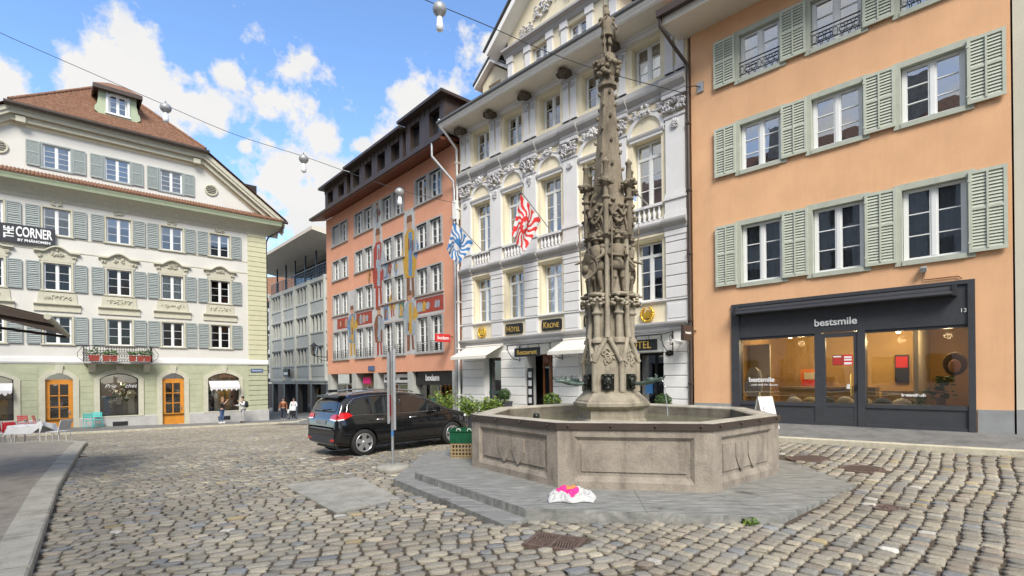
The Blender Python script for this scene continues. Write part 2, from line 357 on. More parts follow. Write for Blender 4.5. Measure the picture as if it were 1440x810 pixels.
_P=np.c_[np.ones(_n),GP[:,:2]]; _A=np.block([[_K,_P],[_P.T,np.zeros((3,3))]])
_w=np.linalg.solve(_A,np.r_[GP[:,2],np.zeros(3)])
def G(x,y):
    x=np.clip(np.asarray(x,float),-40,16); y=np.clip(np.asarray(y,float),-4,62); sh=x.shape
    x=x.ravel(); y=y.ravel()
    r=np.hypot(x[:,None]-GP[None,:,0],y[:,None]-GP[None,:,1])
    return (_phi(r)@_w[:_n]+_w[_n]+_w[_n+1]*x+_w[_n+2]*y).reshape(sh)
def g(x,y): return float(G([x],[y])[0])
gx=np.concatenate([[-900,-400,-150,-80,-55],np.arange(-42,20.1,.5),[30,55,100,300,900]]); gy=np.concatenate([[-600,-200,-60,-20],np.arange(-6,64.1,.5),[80,130,300,900,2000]])
XX,YY=np.meshgrid(gx,gy); ZZ=G(XX,YY)-.022
mb=MB(); nx=len(gx); mb.v=[tuple(p) for p in np.c_[XX.ravel(),YY.ravel(),ZZ.ravel()].tolist()]
mb.f=[(j*nx+i,j*nx+i+1,(j+1)*nx+i+1,(j+1)*nx+i) for j in range(len(gy)-1) for i in range(nx-1)]; mb.m=[0]*len(mb.f); mb.sm=[True]*len(mb.f)
struct(mb.build('ground',m['earth']))
def inpoly(px,py,poly):
    c=np.zeros(px.shape,bool); n=len(poly)
    for i in range(n):
        x1,y1=poly[i]; x2,y2=poly[(i+1)%n]
        c^=((y1>py)!=(y2>py))&(px<(x2-x1)*(py-y1)/((y2-y1) or 1e-9)+x1)
    return c
def drape(name,poly,off,mat,step=.5,thick=.15,kind=True):
    """paved area: polygon following the ground, with a skirt"""
    bm=bmesh.new(); vs=[bm.verts.new((x,y,0)) for x,y in poly]; bm.faces.new(vs)
    xs=[p[0] for p in poly]; ys=[p[1] for p in poly]
    for a,lo,hi in((0,min(xs),max(xs)),(1,min(ys),max(ys))):
        k=math.floor(lo/step)*step
        while k<hi:
            co=[0,0,0]; no=[0,0,0]; co[a]=k; no[a]=1
            bmesh.ops.bisect_plane(bm,geom=bm.verts[:]+bm.edges[:]+bm.faces[:],plane_co=co,plane_no=no); k+=step
    bm.normal_update()
    for f in bm.faces:
        if f.normal.z<0: f.normal_flip()
    ed=[e for e in bm.edges if e.is_boundary]; r=bmesh.ops.extrude_edge_only(bm,edges=ed)
    low=set(v for v in r['geom'] if isinstance(v,bmesh.types.BMVert))
    for v in bm.verts:
        h=off(v.co.x,v.co.y) if callable(off) else g(v.co.x,v.co.y)+off
        v.co.z=h-(thick if v in low else 0)
    bmesh.ops.recalc_face_normals(bm,faces=bm.faces[:])
    me=bpy.data.meshes.new(name); bm.to_mesh(me); bm.free(); me.materials.append(mat); o=inst(name,me)
    return struct(o) if kind else o
# facade frames: origin, unit vector to the viewer's right, inward normal
class Fr:
    def __init__(s,P,d): s.P=Vector((P[0],P[1],0)); s.d=Vector((d[0],d[1],0)); s.n=Vector((-d[1],d[0],0)); s.rz=math.atan2(d[1],d[0])
    def w(s,u,v,z=0): p=s.P+s.d*u+s.n*v; return Vector((p.x,p.y,z))
    def xy(s,u,v): p=s.w(u,v); return (p.x,p.y)
OR=Fr((5.208,14.591),(.70114,-.71302)); HO=Fr((-2.146,22.069),(.70114,-.71302)); PK=Fr((-11.877,33.017),(.66436,-.74741)); LB=Fr((-17.684,37.014),(.74329,.66896)); GR=Fr((-26.9,57.5),(.671,-.742))
# terrace on the left with its kerb
TO=[(-1.6,1.2),(-4.65,4.92),(-8.25,9.3),(-14.2,16.95),(-14.95,18.0),(-15.6,18.6),(-16.6,19.1),(-17.7,19.25),(-19,18.95),(-24,17.2),(-30,15),(-30,1.2)]
TI=[(-2.05,1.2),(-4.98,4.79),(-8.53,9.1),(-14.5,16.8),(-15.15,17.75),(-15.75,18.3),(-16.6,18.75),(-17.7,18.9),(-19,18.6),(-24,16.85),(-30,14.65),(-30,1.2)]
mb=MB(); n_=11
def kz(p,h): return (p[0],p[1],g(*p)+h)
for i in range(n_-1):
    k=max(1,int((Vector(TO[i+1])-Vector(TO[i])).length/1.15))
    for j in range(k):
        a,b=j/k+.004,(j+1)/k-.004
        L=lambda A,t:(A[i][0]+(A[i+1][0]-A[i][0])*t,A[i][1]+(A[i+1][1]-A[i][1])*t)
        o0,o1,i0,i1=L(TO,a),L(TO,b),L(TI,a),L(TI,b)
        e=lambda o,q:(o[0]+(q[0]-o[0])*.06,o[1]+(q[1]-o[1])*.06)
        mb.add([kz(o0,-.1),kz(o1,-.1),kz(o1,.10),kz(o0,.10),kz(e(o1,i1),.12),kz(e(o0,i0),.12),kz(i1,.12),kz(i0,.12),kz(i1,-.1),kz(i0,-.1)],[(0,1,2,3),(3,2,4,5),(5,4,6,7),(7,6,8,9),(0,3,5,7,9),(1,8,6,4,2)])
struct(mb.build('kerb',m['kerb']))
drape('terrace_pavement',TI,.108,m['asph'])
# right pavement along the orange and hotel fronts
ZB=[(-16.5,-.55),(-10.5,-.12),(-5,.15),(0,.42),(2,.53),(6.5,.55),(30,.7)]
def zb(u): return float(np.interp(u,[a for a,_ in ZB],[b for _,b in ZB]))
us=list(np.arange(-10.5,14.1,.5)); PW=1.42
def pv(mb,u0,u1,v0,v1,h0,h1,base=-.2):
    # strip piece, h = function(u,v)
    P=[OR.w(u0,v0,h0),OR.w(u1,v0,h1)]
mb=MB(); mk=MB()
for a,b in zip(us[:-1],us[1:]):
    q=[]
    for u in(a,b):
        x,y=OR.xy(u,-PW); zk=g(x,y)+.10
        q.append((OR.w(u,-PW,zk-.3),OR.w(u,-PW,zk-.012),OR.w(u,-PW+.012,zk),OR.w(u,-PW+.16,zk+.004),OR.w(u,-PW+.16,zk-.004),OR.w(u,.05,zb(u)),OR.w(u,-PW+.16,zk-.3)))
    A,B=q
    mk.add([A[0],B[0],A[1],B[1],A[2],B[2],A[3],B[3],A[6],B[6]],[(0,1,3,2),(2,3,5,4),(4,5,7,6),(6,7,9,8)])
    mb.add([A[4],B[4],B[5],A[5]],[(0,1,2,3)])
struct(mk.build('kerb',m['kerbp'])); struct(mb.build('pavement',m['asphg']))
# pavement in front of the corner house
LP=[LB.xy(-32,-3.6),LB.xy(-9,-3.3),LB.xy(-2,-2.5),LB.xy(1.2,-2.2),LB.xy(2.2,-1.0),LB.xy(2.2,.4),LB.xy(-32,.4)]
LK=[LB.xy(-32,-3.9),LB.xy(-9,-3.6),LB.xy(-2,-2.8),LB.xy(1.35,-2.5),LB.xy(2.5,-1.0),LB.xy(2.5,.4),LB.xy(-32,.4)]
drape('pavement',LP,.104,m['asphg']); drape('kerb',LK,.10,m['kerbp'])
# smooth street into the lane
ST=[(-16.2,35.2),(-13.2,32.4),(-9.6,31.4),(-3,24.2),(-1,23),(6,34),(-20,75),(-50,75),(-45,52)]
drape('street',ST,.006,m['asphg'],step=1)
# flat slab patch in the cobbles
SL=[(-4.17,9.24),(-2.42,7.0),(-1.7,7.75),(-2.94,9.83)]
mb=MB(); 
for (a,b,c,d) in (((0,0),(.5,0),(.5,.5),(0,.5)),((.5,0),(1,0),(1,.5),(.5,.5)),((0,.5),(.34,.5),(.34,1),(0,1)),((.34,.5),(.7,.5),(.7,1),(.34,1)),((.7,.5),(1,.5),(1,1),(.7,1))):
    def bl(s,t):
        s=.006+s*.988; t=.006+t*.988
        A,B,C,D=(-4.17,9.24),(-2.42,7.0),(-1.7,7.75),(-2.94,9.83)
        x=(A[0]*(1-s)+B[0]*s)*(1-t)+(D[0]*(1-s)+C[0]*s)*t; y=(A[1]*(1-s)+B[1]*s)*(1-t)+(D[1]*(1-s)+C[1]*s)*t; return x,y
    def ins(p,q): return (p[0]+(q[0]-p[0])*.01,p[1]+(q[1]-p[1])*.01)
    cx=((a[0]+c[0])/2,(a[1]+c[1])/2); P=[bl(*ins(p,cx)) for p in (a,b,c,d)]
    mb.hprism(P,lambda x,y:g(x,y)-.05,lambda x,y:g(x,y)+.006)
struct(mb.build('paving_slabs',m['slab']))
# fountain platform outlines (used here to keep stones out)
FC=Vector((1.95,9.87,0)); FZ=.15
PLAT=[(.147,6.25),(2.98,5.73),(4.91,7.32),(5.3,10.4),(4.2,13.3),(.9,13.9),(-1.45,12.0),(-1.68,8.76)]
STEP=[(-2.06,8.8),(-.12,6.0),(.16,6.24),(-1.68,8.77),(-1.45,12.0),(-2.0,12.1)]
GRATE=(.44,5.44); COVERS=[(5.49,9.54,.33),(5.75,8.45,.30),(4.5,6.2,.13),(-4.2,12.35,.3),(9.15,8.95,.28)]
# ------------------------------------------------------------------ cobblestones
def cobbles():
    r=np.random.RandomState(3); C=[]
    def rows(ang,hh,l0,l1,mask,x0,x1,y0,y1):
        ca,sa=math.cos(ang),math.sin(ang); cx,cy=(x0+x1)/2,(y0+y1)/2; D=math.hypot(x1-x0,y1-y0)/2; nr=int(2*D/hh)
        for j in range(nr):
            v=-D+j*hh; L=r.uniform(l0,l1,int(2*D/l0)); e=np.cumsum(L); k=e<2*D; L=L[k]; u=-D+e[k]-L/2+r.uniform(0,.1)
            vv=v+.05*np.sin(u*.55+j*.13)+.03*np.sin(u*1.7+1.3*math.sin(j*.21))+.018*r.randn(len(u))*.5
            x=cx+u*ca-vv*sa; y=cy+u*sa+vv*ca; ok=(x>x0)&(x<x1)&(y>y0)&(y<y1); x,y,u,L=x[ok],y[ok],u[ok],L[ok]; ok=mask(x,y); 
            if ok.any():
                q=np.zeros((ok.sum(),5)); q[:,0]=x[ok];q[:,1]=y[ok];q[:,2]=L[ok]/2;q[:,3]=hh/2*r.uniform(.9,1.04,ok.sum());q[:,4]=ang+.05*r.randn(ok.sum())*.8; C.append(q)
    seam=lambda x,y: (x-.55)-(5.4-y)*.75   # >0: right patch
    def base(x,y):
        ok=(y>3.2)&(np.abs(x)<y*1.04+2.2)
        for p in(TO,PLAT,STEP,LK,ST,SL): ok&=~inpoly(x,y,p)
        ok&=~((np.abs((x-GRATE[0])*.9+(y-GRATE[1])*-.43)<.31)&(np.abs((x-GRATE[0])*.43+(y-GRATE[1])*.9)<.26))
        for a,b,c in COVERS: ok&=np.hypot(x-a,y-b)>c+.05
        d=(x-OR.P.x)*OR.n.x+(y-OR.P.y)*OR.n.y; ok&=d<-PW-.09
        return ok
    right=lambda x,y: base(x,y)&np.where(y<6.4,seam(x,y)>0,(x>1.5)&(y<14))
    near=lambda x,y: base(x,y)&~right(x,y)&(y<11.5-.25*x)
    far=lambda x,y: base(x,y)&~right(x,y)&~(y<11.5-.25*x)&(y<38)
    rows(R(13),.148,.14,.25,near,-12,3,3.2,14.5)
    rows(R(45.3),.175,.105,.17,right,.2,13,3.2,15.5)
    rows(R(-38),.125,.11,.19,far,-31,4,9,37)
    C=np.concatenate(C); n=len(C)
    def tmpl(full):
        a=(np.arange(10)+.5)*2*np.pi/10; c,s_=np.cos(a),np.sin(a); e=.52; X=np.sign(c)*np.abs(c)**e; Y=np.sign(s_)*np.abs(s_)**e
        rings=[(1.0,-.03),(.985,-.004),(.93,.003),(.5,.005)] if full else [(1.0,-.02),(.9,.006)]
        V=np.concatenate([np.c_[X*k,Y*k,np.full(10,z)] for k,z in rings]); F=[]
        for q in range(len(rings)-1):
            for i in range(10): F.append((q*10+i,q*10+(i+1)%10,(q+1)*10+(i+1)%10,(q+1)*10+i))
        F.append(tuple(range((len(rings)-1)*10,len(rings)*10))); return V,F
    pal=np.array([(.34,.31,.26),(.38,.34,.275),(.29,.275,.25),(.32,.29,.245),(.42,.375,.30),(.25,.255,.265),(.34,.29,.24),(.42,.34,.20),(.60,.58,.54)]); pw=np.array([.22,.2,.15,.17,.09,.06,.08,.007,.004]); pw/=pw.sum()
    groups=[]; isn=C[:,1]<9.5
    VV=[];LI=[];LS=[];CO=[];SM=[];off=0;lo=0
    for full,sel in((True,isn),(False,~isn)):
        V,F=tmpl(full); Q=C[sel]; k=len(Q)
        if not k: continue
        jit=1+.07*r.randn(k,len(V),1)*np.array([1,1,0]); gap=.0095 if full else .0075
        P=V[None]*jit; hx=np.maximum(Q[:,2]-gap,.03)[:,None]; hy=np.maximum(Q[:,3]-gap,.03)[:,None]
        x=P[:,:,0]*hx; y=P[:,:,1]*hy; ca=np.cos(Q[:,4])[:,None]; sa=np.sin(Q[:,4])[:,None]
        tx=.02*r.randn(k,1); ty=.02*r.randn(k,1); z=P[:,:,2]+x*tx+y*ty+.004*r.randn(k,1)
        wx=Q[:,0,None]+x*ca-y*sa; wy=Q[:,1,None]+x*sa+y*ca; gz=G(Q[:,0],Q[:,1])
        e=.2; dzx=(G(Q[:,0]+e,Q[:,1])-gz)/e; dzy=(G(Q[:,0],Q[:,1]+e)-gz)/e
        wz=z+gz[:,None]+(wx-Q[:,0,None])*dzx[:,None]+(wy-Q[:,1,None])*dzy[:,None]
        VV.append(np.stack([wx,wy,wz],2).reshape(-1,3))
        tl=np.concatenate([np.array(f) for f in F]); sz=np.array([len(f) for f in F])
        LI.append((tl[None]+off+np.arange(k)[:,None]*len(V)).ravel()); st=np.r_[0,np.cumsum(sz)[:-1]]
        LS.append((st[None]+lo+np.arange(k)[:,None]*sz.sum()).ravel()); off+=k*len(V); lo+=k*sz.sum()
        c=pal[r.choice(len(pal),k,p=pw)]*(1+.11*r.randn(k,1))*np.array([1.0,1.0,.965])*.93; c=np.clip(c,.05,.7); CO.append(np.repeat(np.c_[c,np.ones(k)],len(V),0))
    VV=np.concatenate(VV);LI=np.concatenate(LI);LS=np.concatenate(LS);CO=np.concatenate(CO)
    me=bpy.data.meshes.new('cobblestone_paving'); me.vertices.add(len(VV)); me.vertices.foreach_set('co',VV.ravel().astype(np.float32)); me.loops.add(len(LI)); me.loops.foreach_set('vertex_index',LI.astype(np.int32)); me.polygons.add(len(LS)); me.polygons.foreach_set('loop_start',LS.astype(np.int32)); me.update(calc_edges=True); me.validate()
    me.polygons.foreach_set('use_smooth',np.ones(len(me.polygons),bool))
    at=me.attributes.new('stone','FLOAT_COLOR','POINT'); at.data.foreach_set('color',CO.ravel().astype(np.float32)); me.materials.append(m['cob'])
    print('cobbles',n,len(VV)); struct(inst('cobblestone_paving',me))
cobbles()
# ------------------------------------------------------------------ building helpers (local frame: x right, y into the house, z up)
def wall(mb,x0,x1,z0,z1,holes,y=0,depth=.25,mi=0,mr=None):
    mr=mi if mr is None else mr
    xs=sorted({x0,x1}|{c for h in holes for c in h[:2] if x0<c<x1}); zs=sorted({z0,z1}|{c for h in holes for c in h[2:4] if z0<c<z1})
    for a,b in zip(xs[:-1],xs[1:]):
        for c,d in zip(zs[:-1],zs[1:]):
            mx_,mz=(a+b)/2,(c+d)/2
            if any(h[0]<mx_<h[1] and h[2]<mz<h[3] for h in holes): continue
            mb.add([(a,y,c),(b,y,c),(b,y,d),(a,y,d)],[(0,1,2,3)],mi)
    for h in holes:
        a,b,c,d=h[:4]; D=h[4] if len(h)>4 else depth
        a_,b_,c_,d_=max(a,x0),min(b,x1),max(c,z0),min(d,z1)
        for P in ([(a_,y,c_),(a_,y,d_),(a_,y+D,d_),(a_,y+D,c_)],[(b_,y,c_),(b_,y+D,c_),(b_,y+D,d_),(b_,y,d_)],[(a_,y,c_),(a_,y+D,c_),(b_,y+D,c_),(b_,y,c_)],[(a_,y,d_),(b_,y,d_),(b_,y+D,d_),(a_,y+D,d_)]):
            mb.add(P,[(0,1,2,3)],mr)
def shell(mb,x0,x1,z0,z1,y1,mi=0):
    """side and back walls and a flat top"""
    mb.add([(x0,0,z0),(x0,0,z1),(x0,y1,z1),(x0,y1,z0)],[(0,1,2,3)],mi); mb.add([(x1,0,z0),(x1,y1,z0),(x1,y1,z1),(x1,0,z1)],[(0,1,2,3)],mi)
    mb.add([(x0,y1,z0),(x0,y1,z1),(x1,y1,z1),(x1,y1,z0)],[(0,1,2,3)],mi); mb.add([(x0,0,z1),(x1,0,z1),(x1,y1,z1),(x0,y1,z1)],[(0,1,2,3)],mi)
_wc={}
def window_mesh(w,h,fr,cols=2,bars=2,trans=0,ft=.055,mt=.08,bt=.022,dp=.07,fm=None):
    """casement window, origin at the middle of its foot, front at y=0"""
    key=(w,h,fr,cols,bars,trans,ft,mt,bt)
    if key in _wc: return _wc[key]
    mb=MB(); a=w/2
    mb.box(-a,-a+ft,0,dp,0,h); mb.box(a-ft,a,0,dp,0,h); mb.box(-a+ft,a-ft,0,dp,0,ft); mb.box(-a+ft,a-ft,0,dp,h-ft,h)
    top=h-ft
    if trans: mb.box(-a+ft,a-ft,-.012,dp,trans-.045,trans+.045)
    segs=[(ft,(trans-.045) if trans else top)]+([(trans+.045,top)] if trans else [])
    for k in range(1,cols):
        x=-a+w*k/cols
        for c,d in segs: mb.box(x-mt/2,x+mt/2,-.008,dp,c,d)
    edges=[-a+ft]+[x for k in range(1,cols) for x in(-a+w*k/cols-mt/2,-a+w*k/cols+mt/2)]+[a-ft]
    for i in range(cols):
        l,r_=edges[2*i],edges[2*i+1]; c,d=segs[0]; s=.035
        mb.box(l,l+s,.008,dp-.008,c,d); mb.box(r_-s,r_,.008,dp-.008,c,d)
        for b in range(1,bars+1):
            z=c+(d-c)*b/(bars+1); mb.box(l+s,r_-s,.012,.05,z-bt/2,z+bt/2)
    g_=MB(); g_.box(-a+ft*.6,a-ft*.6,.03,.036,ft*.6,h-ft*.6)
    _wc[key]=(mb.mesh('window',m[fr]),g_); return _wc[key]
_pc={}
def add_window(root,x,z,y,w,h,fr='wfr',pane='pane',curtain=None,**k):
    f,gm=window_mesh(w,h,fr,**k); o=inst('window',f,root,(x,y,z)); key=(id(gm),pane)
    if key not in _pc: _pc[key]=gm.mesh('pane',m[pane])
    pn=inst('pane',_pc[key],o); pn.rotation_euler=((rnd.random()-.5)*.022,0,(rnd.random()-.5)*.022)
    if curtain=='curt' and rnd.random()<.35: curtain='curtn'
    if curtain: inst('curtain' if 'curt' in curtain else 'blind',curtain_mesh(w-.1,h-.08,curtain),o,(0,.12,.03))
    return o
_cc={}
def curtain_mesh(w,h,kind):
    key=(round(w,2),round(h,2),kind)
    if key in _cc: return _cc[key]
    mb=MB(); rr=random.Random(str(key))
    if 'blind' in kind:
        z0=h*.02 if kind=='wblind' else (h*.62 if kind=='wblindh' else h*.45)
        mb.box(-w/2,w/2,0,.012,z0,h); mt_=m['wblind'] if kind[0]=='w' else m['blind']
    else:
        gap=0 if kind=='curt' else w*.04
        for s in(-1,1):
            n=22; x0,x1=(s*w/2,s*gap if kind!='curtn' else s*w*(.12 if s>0 else .3)); vs=[]
            for i in range(n+1):
                t=i/n; x=x0+(x1-x0)*t; y=.035*math.sin(t*n*1.25+rr.random())+.02
                vs+= [(x,y,0),(x,y*.7,h)]
            mb.add(vs,[(2*i,2*i+2,2*i+3,2*i+1) for i in range(n)],0,True)
        mt_=m[kind.replace('curtn','curt')]
    _cc[key]=mb.mesh('curtain',mt_); return _cc[key]
_sc={}
def shutter_mesh(w,h,mat,strip=False,split=True,pitch=.064,op=.52):
    key=(round(w,3),round(h,3),mat,strip,pitch)
    if key in _sc: return _sc[key]
    mb=MB(); a=w/2; s=.055; t=.04
    mb.box(-a,-a+s,-t,0,0,h); mb.box(a-s,a,-t,0,0,h); mb.box(-a+s,a-s,-t,0,0,s*1.3); mb.box(-a+s,a-s,-t,0,h-s*1.2,h)
    zz=[s*1.3,h-s*1.2]
    if split: mb.box(-a+s,a-s,-t,0,h*.53-s/2,h*.53+s/2); zz=[s*1.3,h*.53-s/2,h*.53+s/2,h-s*1.2]
    for c,d in zip(zz[0::2],zz[1::2]):
        n=max(3,int((d-c)/pitch)); 
        for i in range(n):
            z=c+(d-c)*(i+.5)/n; q=(d-c)/n*op
            mb.add([(-a+s,-t+.006,z-q),(a-s,-t+.006,z-q),(a-s,-.006,z+q),(-a+s,-.006,z+q),(-a+s,-t+.014,z-q),(a-s,-t+.014,z-q),(a-s,.0,z+q),(-a+s,0,z+q)],[(0,1,2,3),(4,7,6,5),(0,4,5,1)])
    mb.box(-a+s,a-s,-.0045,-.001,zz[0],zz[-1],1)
    if strip: mb.box(-.016,.016,-t-.012,-t,s,h-s)
    for z in(.12*h,.88*h): mb.box(-a-.01,-a+.03,-t-.01,-t,z-.02,z+.02)
    _sc[key]=mb.mesh('shutter',[m[mat],m['loup']]); return _sc[key]
def courses(mb,x0,x1,z0,z1,n,y0,y1,mi=0,gap=.02,ch=.012):
    """horizontal blocks with open joints"""
    for i in range(n):
        a=z0+(z1-z0)*i/n+gap/2; b=z0+(z1-z0)*(i+1)/n-gap/2
        mb.add([(x0,y1,a),(x1,y1,a),(x1,y1,b),(x0,y1,b),(x0,y0+ch,a),(x1,y0+ch,a),(x1,y0,a+ch),(x0,y0,a+ch),(x1,y0,b-ch),(x0,y0,b-ch),(x1,y0+ch,b),(x0,y0+ch,b)],
               [(0,1,5,4),(4,5,6,7),(7,6,8,9),(9,8,10,11),(11,10,2,3),(0,4,7,9,11,3),(1,2,10,8,6,5)],mi)
def mould(mb,x0,x1,z,prof,mi=0,ret=True):
    """cornice: prof = list of (projection, dz) from bottom to top, y negative outwards"""
    P=[(0.0,z+prof[0][1])]+[(-p,z+d) for p,d in prof]+[(0.0,z+prof[-1][1])]
    mb.profile(P[::-1],x0,x1,mi)
def arch_pts(xc,w,zs,rise,n=14):
    """segmental arch, from right spring to left"""
    a=w/2; r=(a*a+rise*rise)/(2*rise); cz=zs+rise-r; t=math.asin(min(1,a/r))
    if rise>a: t=math.pi-t
    return [(xc+r*math.sin(t-2*t*i/n),cz+r*math.cos(t-2*t*i/n)) for i in range(n+1)]
def arch_band(mb,xc,w,zs,rise,bw,y0,y1,mi=0,n=14):
    I=arch_pts(xc,w,zs,rise,n); O=arch_pts(xc,w+2*bw,zs,rise+bw*.95,n)
    for i in range(n):
        P=[I[i],O[i],O[i+1],I[i+1]]
        mb.add([(x,y0,z) for x,z in P]+[(x,y1,z) for x,z in P],[(0,1,2,3),(7,6,5,4),(0,3,7,4),(1,5,6,2)]+([(0,4,5,1)] if i==0 else [])+([(2,6,7,3)] if i==n-1 else []),mi)
def arch_fill(mb,xc,w,zs,rise,top,y,depth,mi=0,n=14):
    """wall between a rectangular hole top and an arch, with the arch soffit"""
    I=arch_pts(xc,w,zs,rise,n)
    for i in range(n):
        (x1,z1),(x2,z2)=I[i],I[i+1]
        mb.add([(x2,y,z2),(x1,y,z1),(x1,y,top),(x2,y,top)],[(0,1,2,3)],mi); mb.add([(x1,y,z1),(x2,y,z2),(x2,y+depth,z2),(x1,y+depth,z1)],[(0,1,2,3)],mi)
def scrolls(mb,xc,zc,w,h,n,seed,y=0,d=.05,mi=0,sym=True):
    """carved relief: curling leaves and scrolls"""
    rr=random.Random(seed)
    for i in range(n):
        x=rr.uniform(0,1)*w/2; z=rr.uniform(-.5,.5)*h*(1-.35*(2*x/w)); a=rr.uniform(0,math.pi); L=rr.uniform(.35,.8)*min(h,.22)*.55
        for s in((-1,1) if sym else (1,)):
            rot=Matrix.Rotation(-a*s,3,'Y')
            mb.blob((xc+s*x,y-d*.3,zc+z),L,d*rr.uniform(.6,1.1),L*.38,mi,6,4,rot)
    for s in((-1,1) if sym else (1,)):
        for q in range(2):
            cx=xc+s*w*rr.uniform(.2,.4); cz=zc+h*rr.uniform(-.2,.2); r0=h*rr.uniform(.14,.24)
            pts=[(cx+s*r0*(1-t*.075)*math.cos(t*.7),y-d*.7,cz+r0*(1-t*.075)*math.sin(t*.7)) for t in range(10)]
            mb.tube(pts,.018 if h<.6 else .028,5,mi)
def part_text(root,txt,size,mat,loc,name='lettering',depth=.01,align='CENTER',shear=0,bold=0,sx=1,rz=0):
    return inst(name,text_mesh(txt,size,depth,m[mat],align,shear,bold,sx),root,loc,rz)
# ================================================================== orange house on the right
def orange_house():
    B=thing('townhouse','tall orange plastered townhouse with sage green shutters above a charcoal shopfront','house',tuple(OR.w(0,0)),OR.rz)
    w=MB(); cols=[(1.85,1.0),(3.56,1.02),(5.31,1.04)]; rows=[(4.2,1.52),(7.19,1.2),(9.62,1.14)]
    holes=[(x-a/2-.07,x+a/2+.07,z-.06,z+h+.07) for x,a in cols for z,h in rows]+[(1.09,5.93,.3,3.62)]
    wall(w,-.02,6.5,-.4,11.5,holes,0,.16); shell(w,-.02,6.5,-.4,11.5,9); w.build('wall',m['orange'],B)
    for x,a in cols:
        for z,h in rows:
            s=MB(); b=.13; l,r_,bo,t=x-a/2-.01,x+a/2+.01,z-.01,z+h+.01
            s.box(l-b,l,-.035,.12,bo-b*.8,t+b); s.box(r_,r_+b,-.035,.12,bo-b*.8,t+b); s.box(l,r_,-.035,.12,t,t+b); s.box(l,r_,-.055,.12,bo-b*.8,bo)
            s.build('window_surround',m['osur'],B)
    for a,b,c in((-.02,1.05,.98),(5.97,6.5,1.0)):
        q=MB(); q.box(a,b,-.02,.1,-.4,c); q.build('stone_base',m['dplinth'],B)
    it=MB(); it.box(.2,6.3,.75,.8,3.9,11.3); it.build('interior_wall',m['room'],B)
    for j,(z,h) in enumerate(rows):
        for i,(x,a) in enumerate(cols):
            add_window(B,x,z,.09,a,h,pane='paneo' if j else 'pane',bars=2 if j<2 else 2,curtain='curtg' if j==0 and not(i==2 and 0) else None)
    for j,(z,h) in enumerate(rows):
        for i,(l,r_) in enumerate(((.67,1.24),(2.37,2.95),(4.11,4.69),(5.87,6.44))):
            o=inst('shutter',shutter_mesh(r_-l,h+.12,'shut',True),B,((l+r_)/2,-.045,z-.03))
    # french rails in the top row
    for x,a in cols:
        r=MB(); z=9.66
        r.tube([(x-a/2,-.03,z+.36),(x+a/2,-.03,z+.36)],.016,6); r.tube([(x-a/2,-.03,z+.04),(x+a/2,-.03,z+.04)],.012,6); r.tube([(x-a/2,-.03,z+.27),(x+a/2,-.03,z+.27)],.009,6)
        for k in range(7):
            xx=x-a/2+a*(k+.5)/7; r.tube([(xx+.06*math.cos(t*.7),-.03,z+.155+.1*math.sin(t*.7)*(1 if k%2 else -1)) for t in range(10)],.008,4)
        r.build('window_rail',m['iron'],B)
    # eaves
    e=MB(); e.profile([(-1.0,11.42),(-1.0,11.62),(-.95,11.72),(.05,11.72),(.05,11.42)],-.35,6.9); e.build('eaves_soffit',m['soffit'],B)
    e=MB(); e.profile([(-1.16,11.62),(-1.16,11.8),(-1.02,11.8),(-1.02,11.62)],-.45,6.9); e.build('gutter',m['bmetal'],B)
    e=MB(); e.add([(-.4,-1.05,11.75),(6.9,-1.05,11.75),(6.9,4.5,16),(-.4,4.5,16),(-.4,10,11.75),(6.9,10,11.75)],[(0,1,2,3),(3,2,5,4)]); e.build('roof',m['tile'],B)
    d=MB(); d.tube([(-.38,-1.05,11.7),(-.38,-1.05,11.4),(-.2,-.45,10.9),(-.07,-.09,10.6),(-.07,-.09,10.3),(-.07,-.09,-.1)],.05,8)
    for z in(1.5,3.3,5.2,7,8.9): d.box(-.13,-.01,-.15,0,z,z+.05)
    d.build('downpipe',m['bmetal'],B)
    # ---- shopfront
    f=MB(); z0,z1=.46,3.64; y0=-.05
    f.box(1.07,1.27,y0,.2,z0,z1); f.box(5.84,5.95,y0,.2,z0,z1); f.box(1.27,5.84,y0,.2,3.56,z1); f.box(1.27,5.84,y0+.04,.2,2.74,3.56)
    for a,b in((3.05,3.2),(3.93,4.08)): f.box(a,b,-.02,.2,z0,2.74)
    for a,b in((1.27,3.05),(4.08,5.84)): f.box(a,b,-.005,.2,.6,.97); f.box(a,b,-.03,.2,.97,1.06); f.box(a,b,-.03,.2,z0,.6); f.box(a,b,.02,.2,2.68,2.74)
    f.box(1.0,6.0,-.1,.1,.3,.47); f.build('shopfront',m['dark2'],B)
    for a,b in((1.27,3.05),(4.08,5.84)):
        g_=MB(); g_.box(a,b,.09,.1,1.06,2.68); g_.build('display_window',m['panes'],B)
    dr=MB(); dr.box(3.2,3.28,.0,.06,.5,2.72); dr.box(3.85,3.93,0,.06,.5,2.72); dr.box(3.28,3.85,0,.06,2.62,2.72); dr.box(3.28,3.85,0,.06,.5,.62); dr.box(3.28,3.85,.01,.05,.62,.98); dr.box(3.28,3.85,0,.06,.98,1.06)
    D=dr.build('door',m['dark2'],B); g_=MB(); g_.box(3.28,3.85,.02,.03,1.06,2.62); g_.build('pane',m['panes'],D)
    h_=MB(); h_.tube([(3.8,-.02,1.25),(3.8,-.07,1.27),(3.8,-.07,1.72),(3.8,-.02,1.74)],.014,6); h_.build('handle',m['goldp'],D); h_=MB(); h_.box(3.86,3.91,-.02,0,1.35,1.5); h_.tube([(3.885,-.02,1.45),(3.885,-.07,1.45),(3.8,-.07,1.45)],.009,6); h_.build('lock',m['black'],D)
    st=MB(); st.box(3.42,3.62,.012,.016,1.95,2.2,0); st.box(3.64,3.83,.012,.016,1.95,2.2,1); 
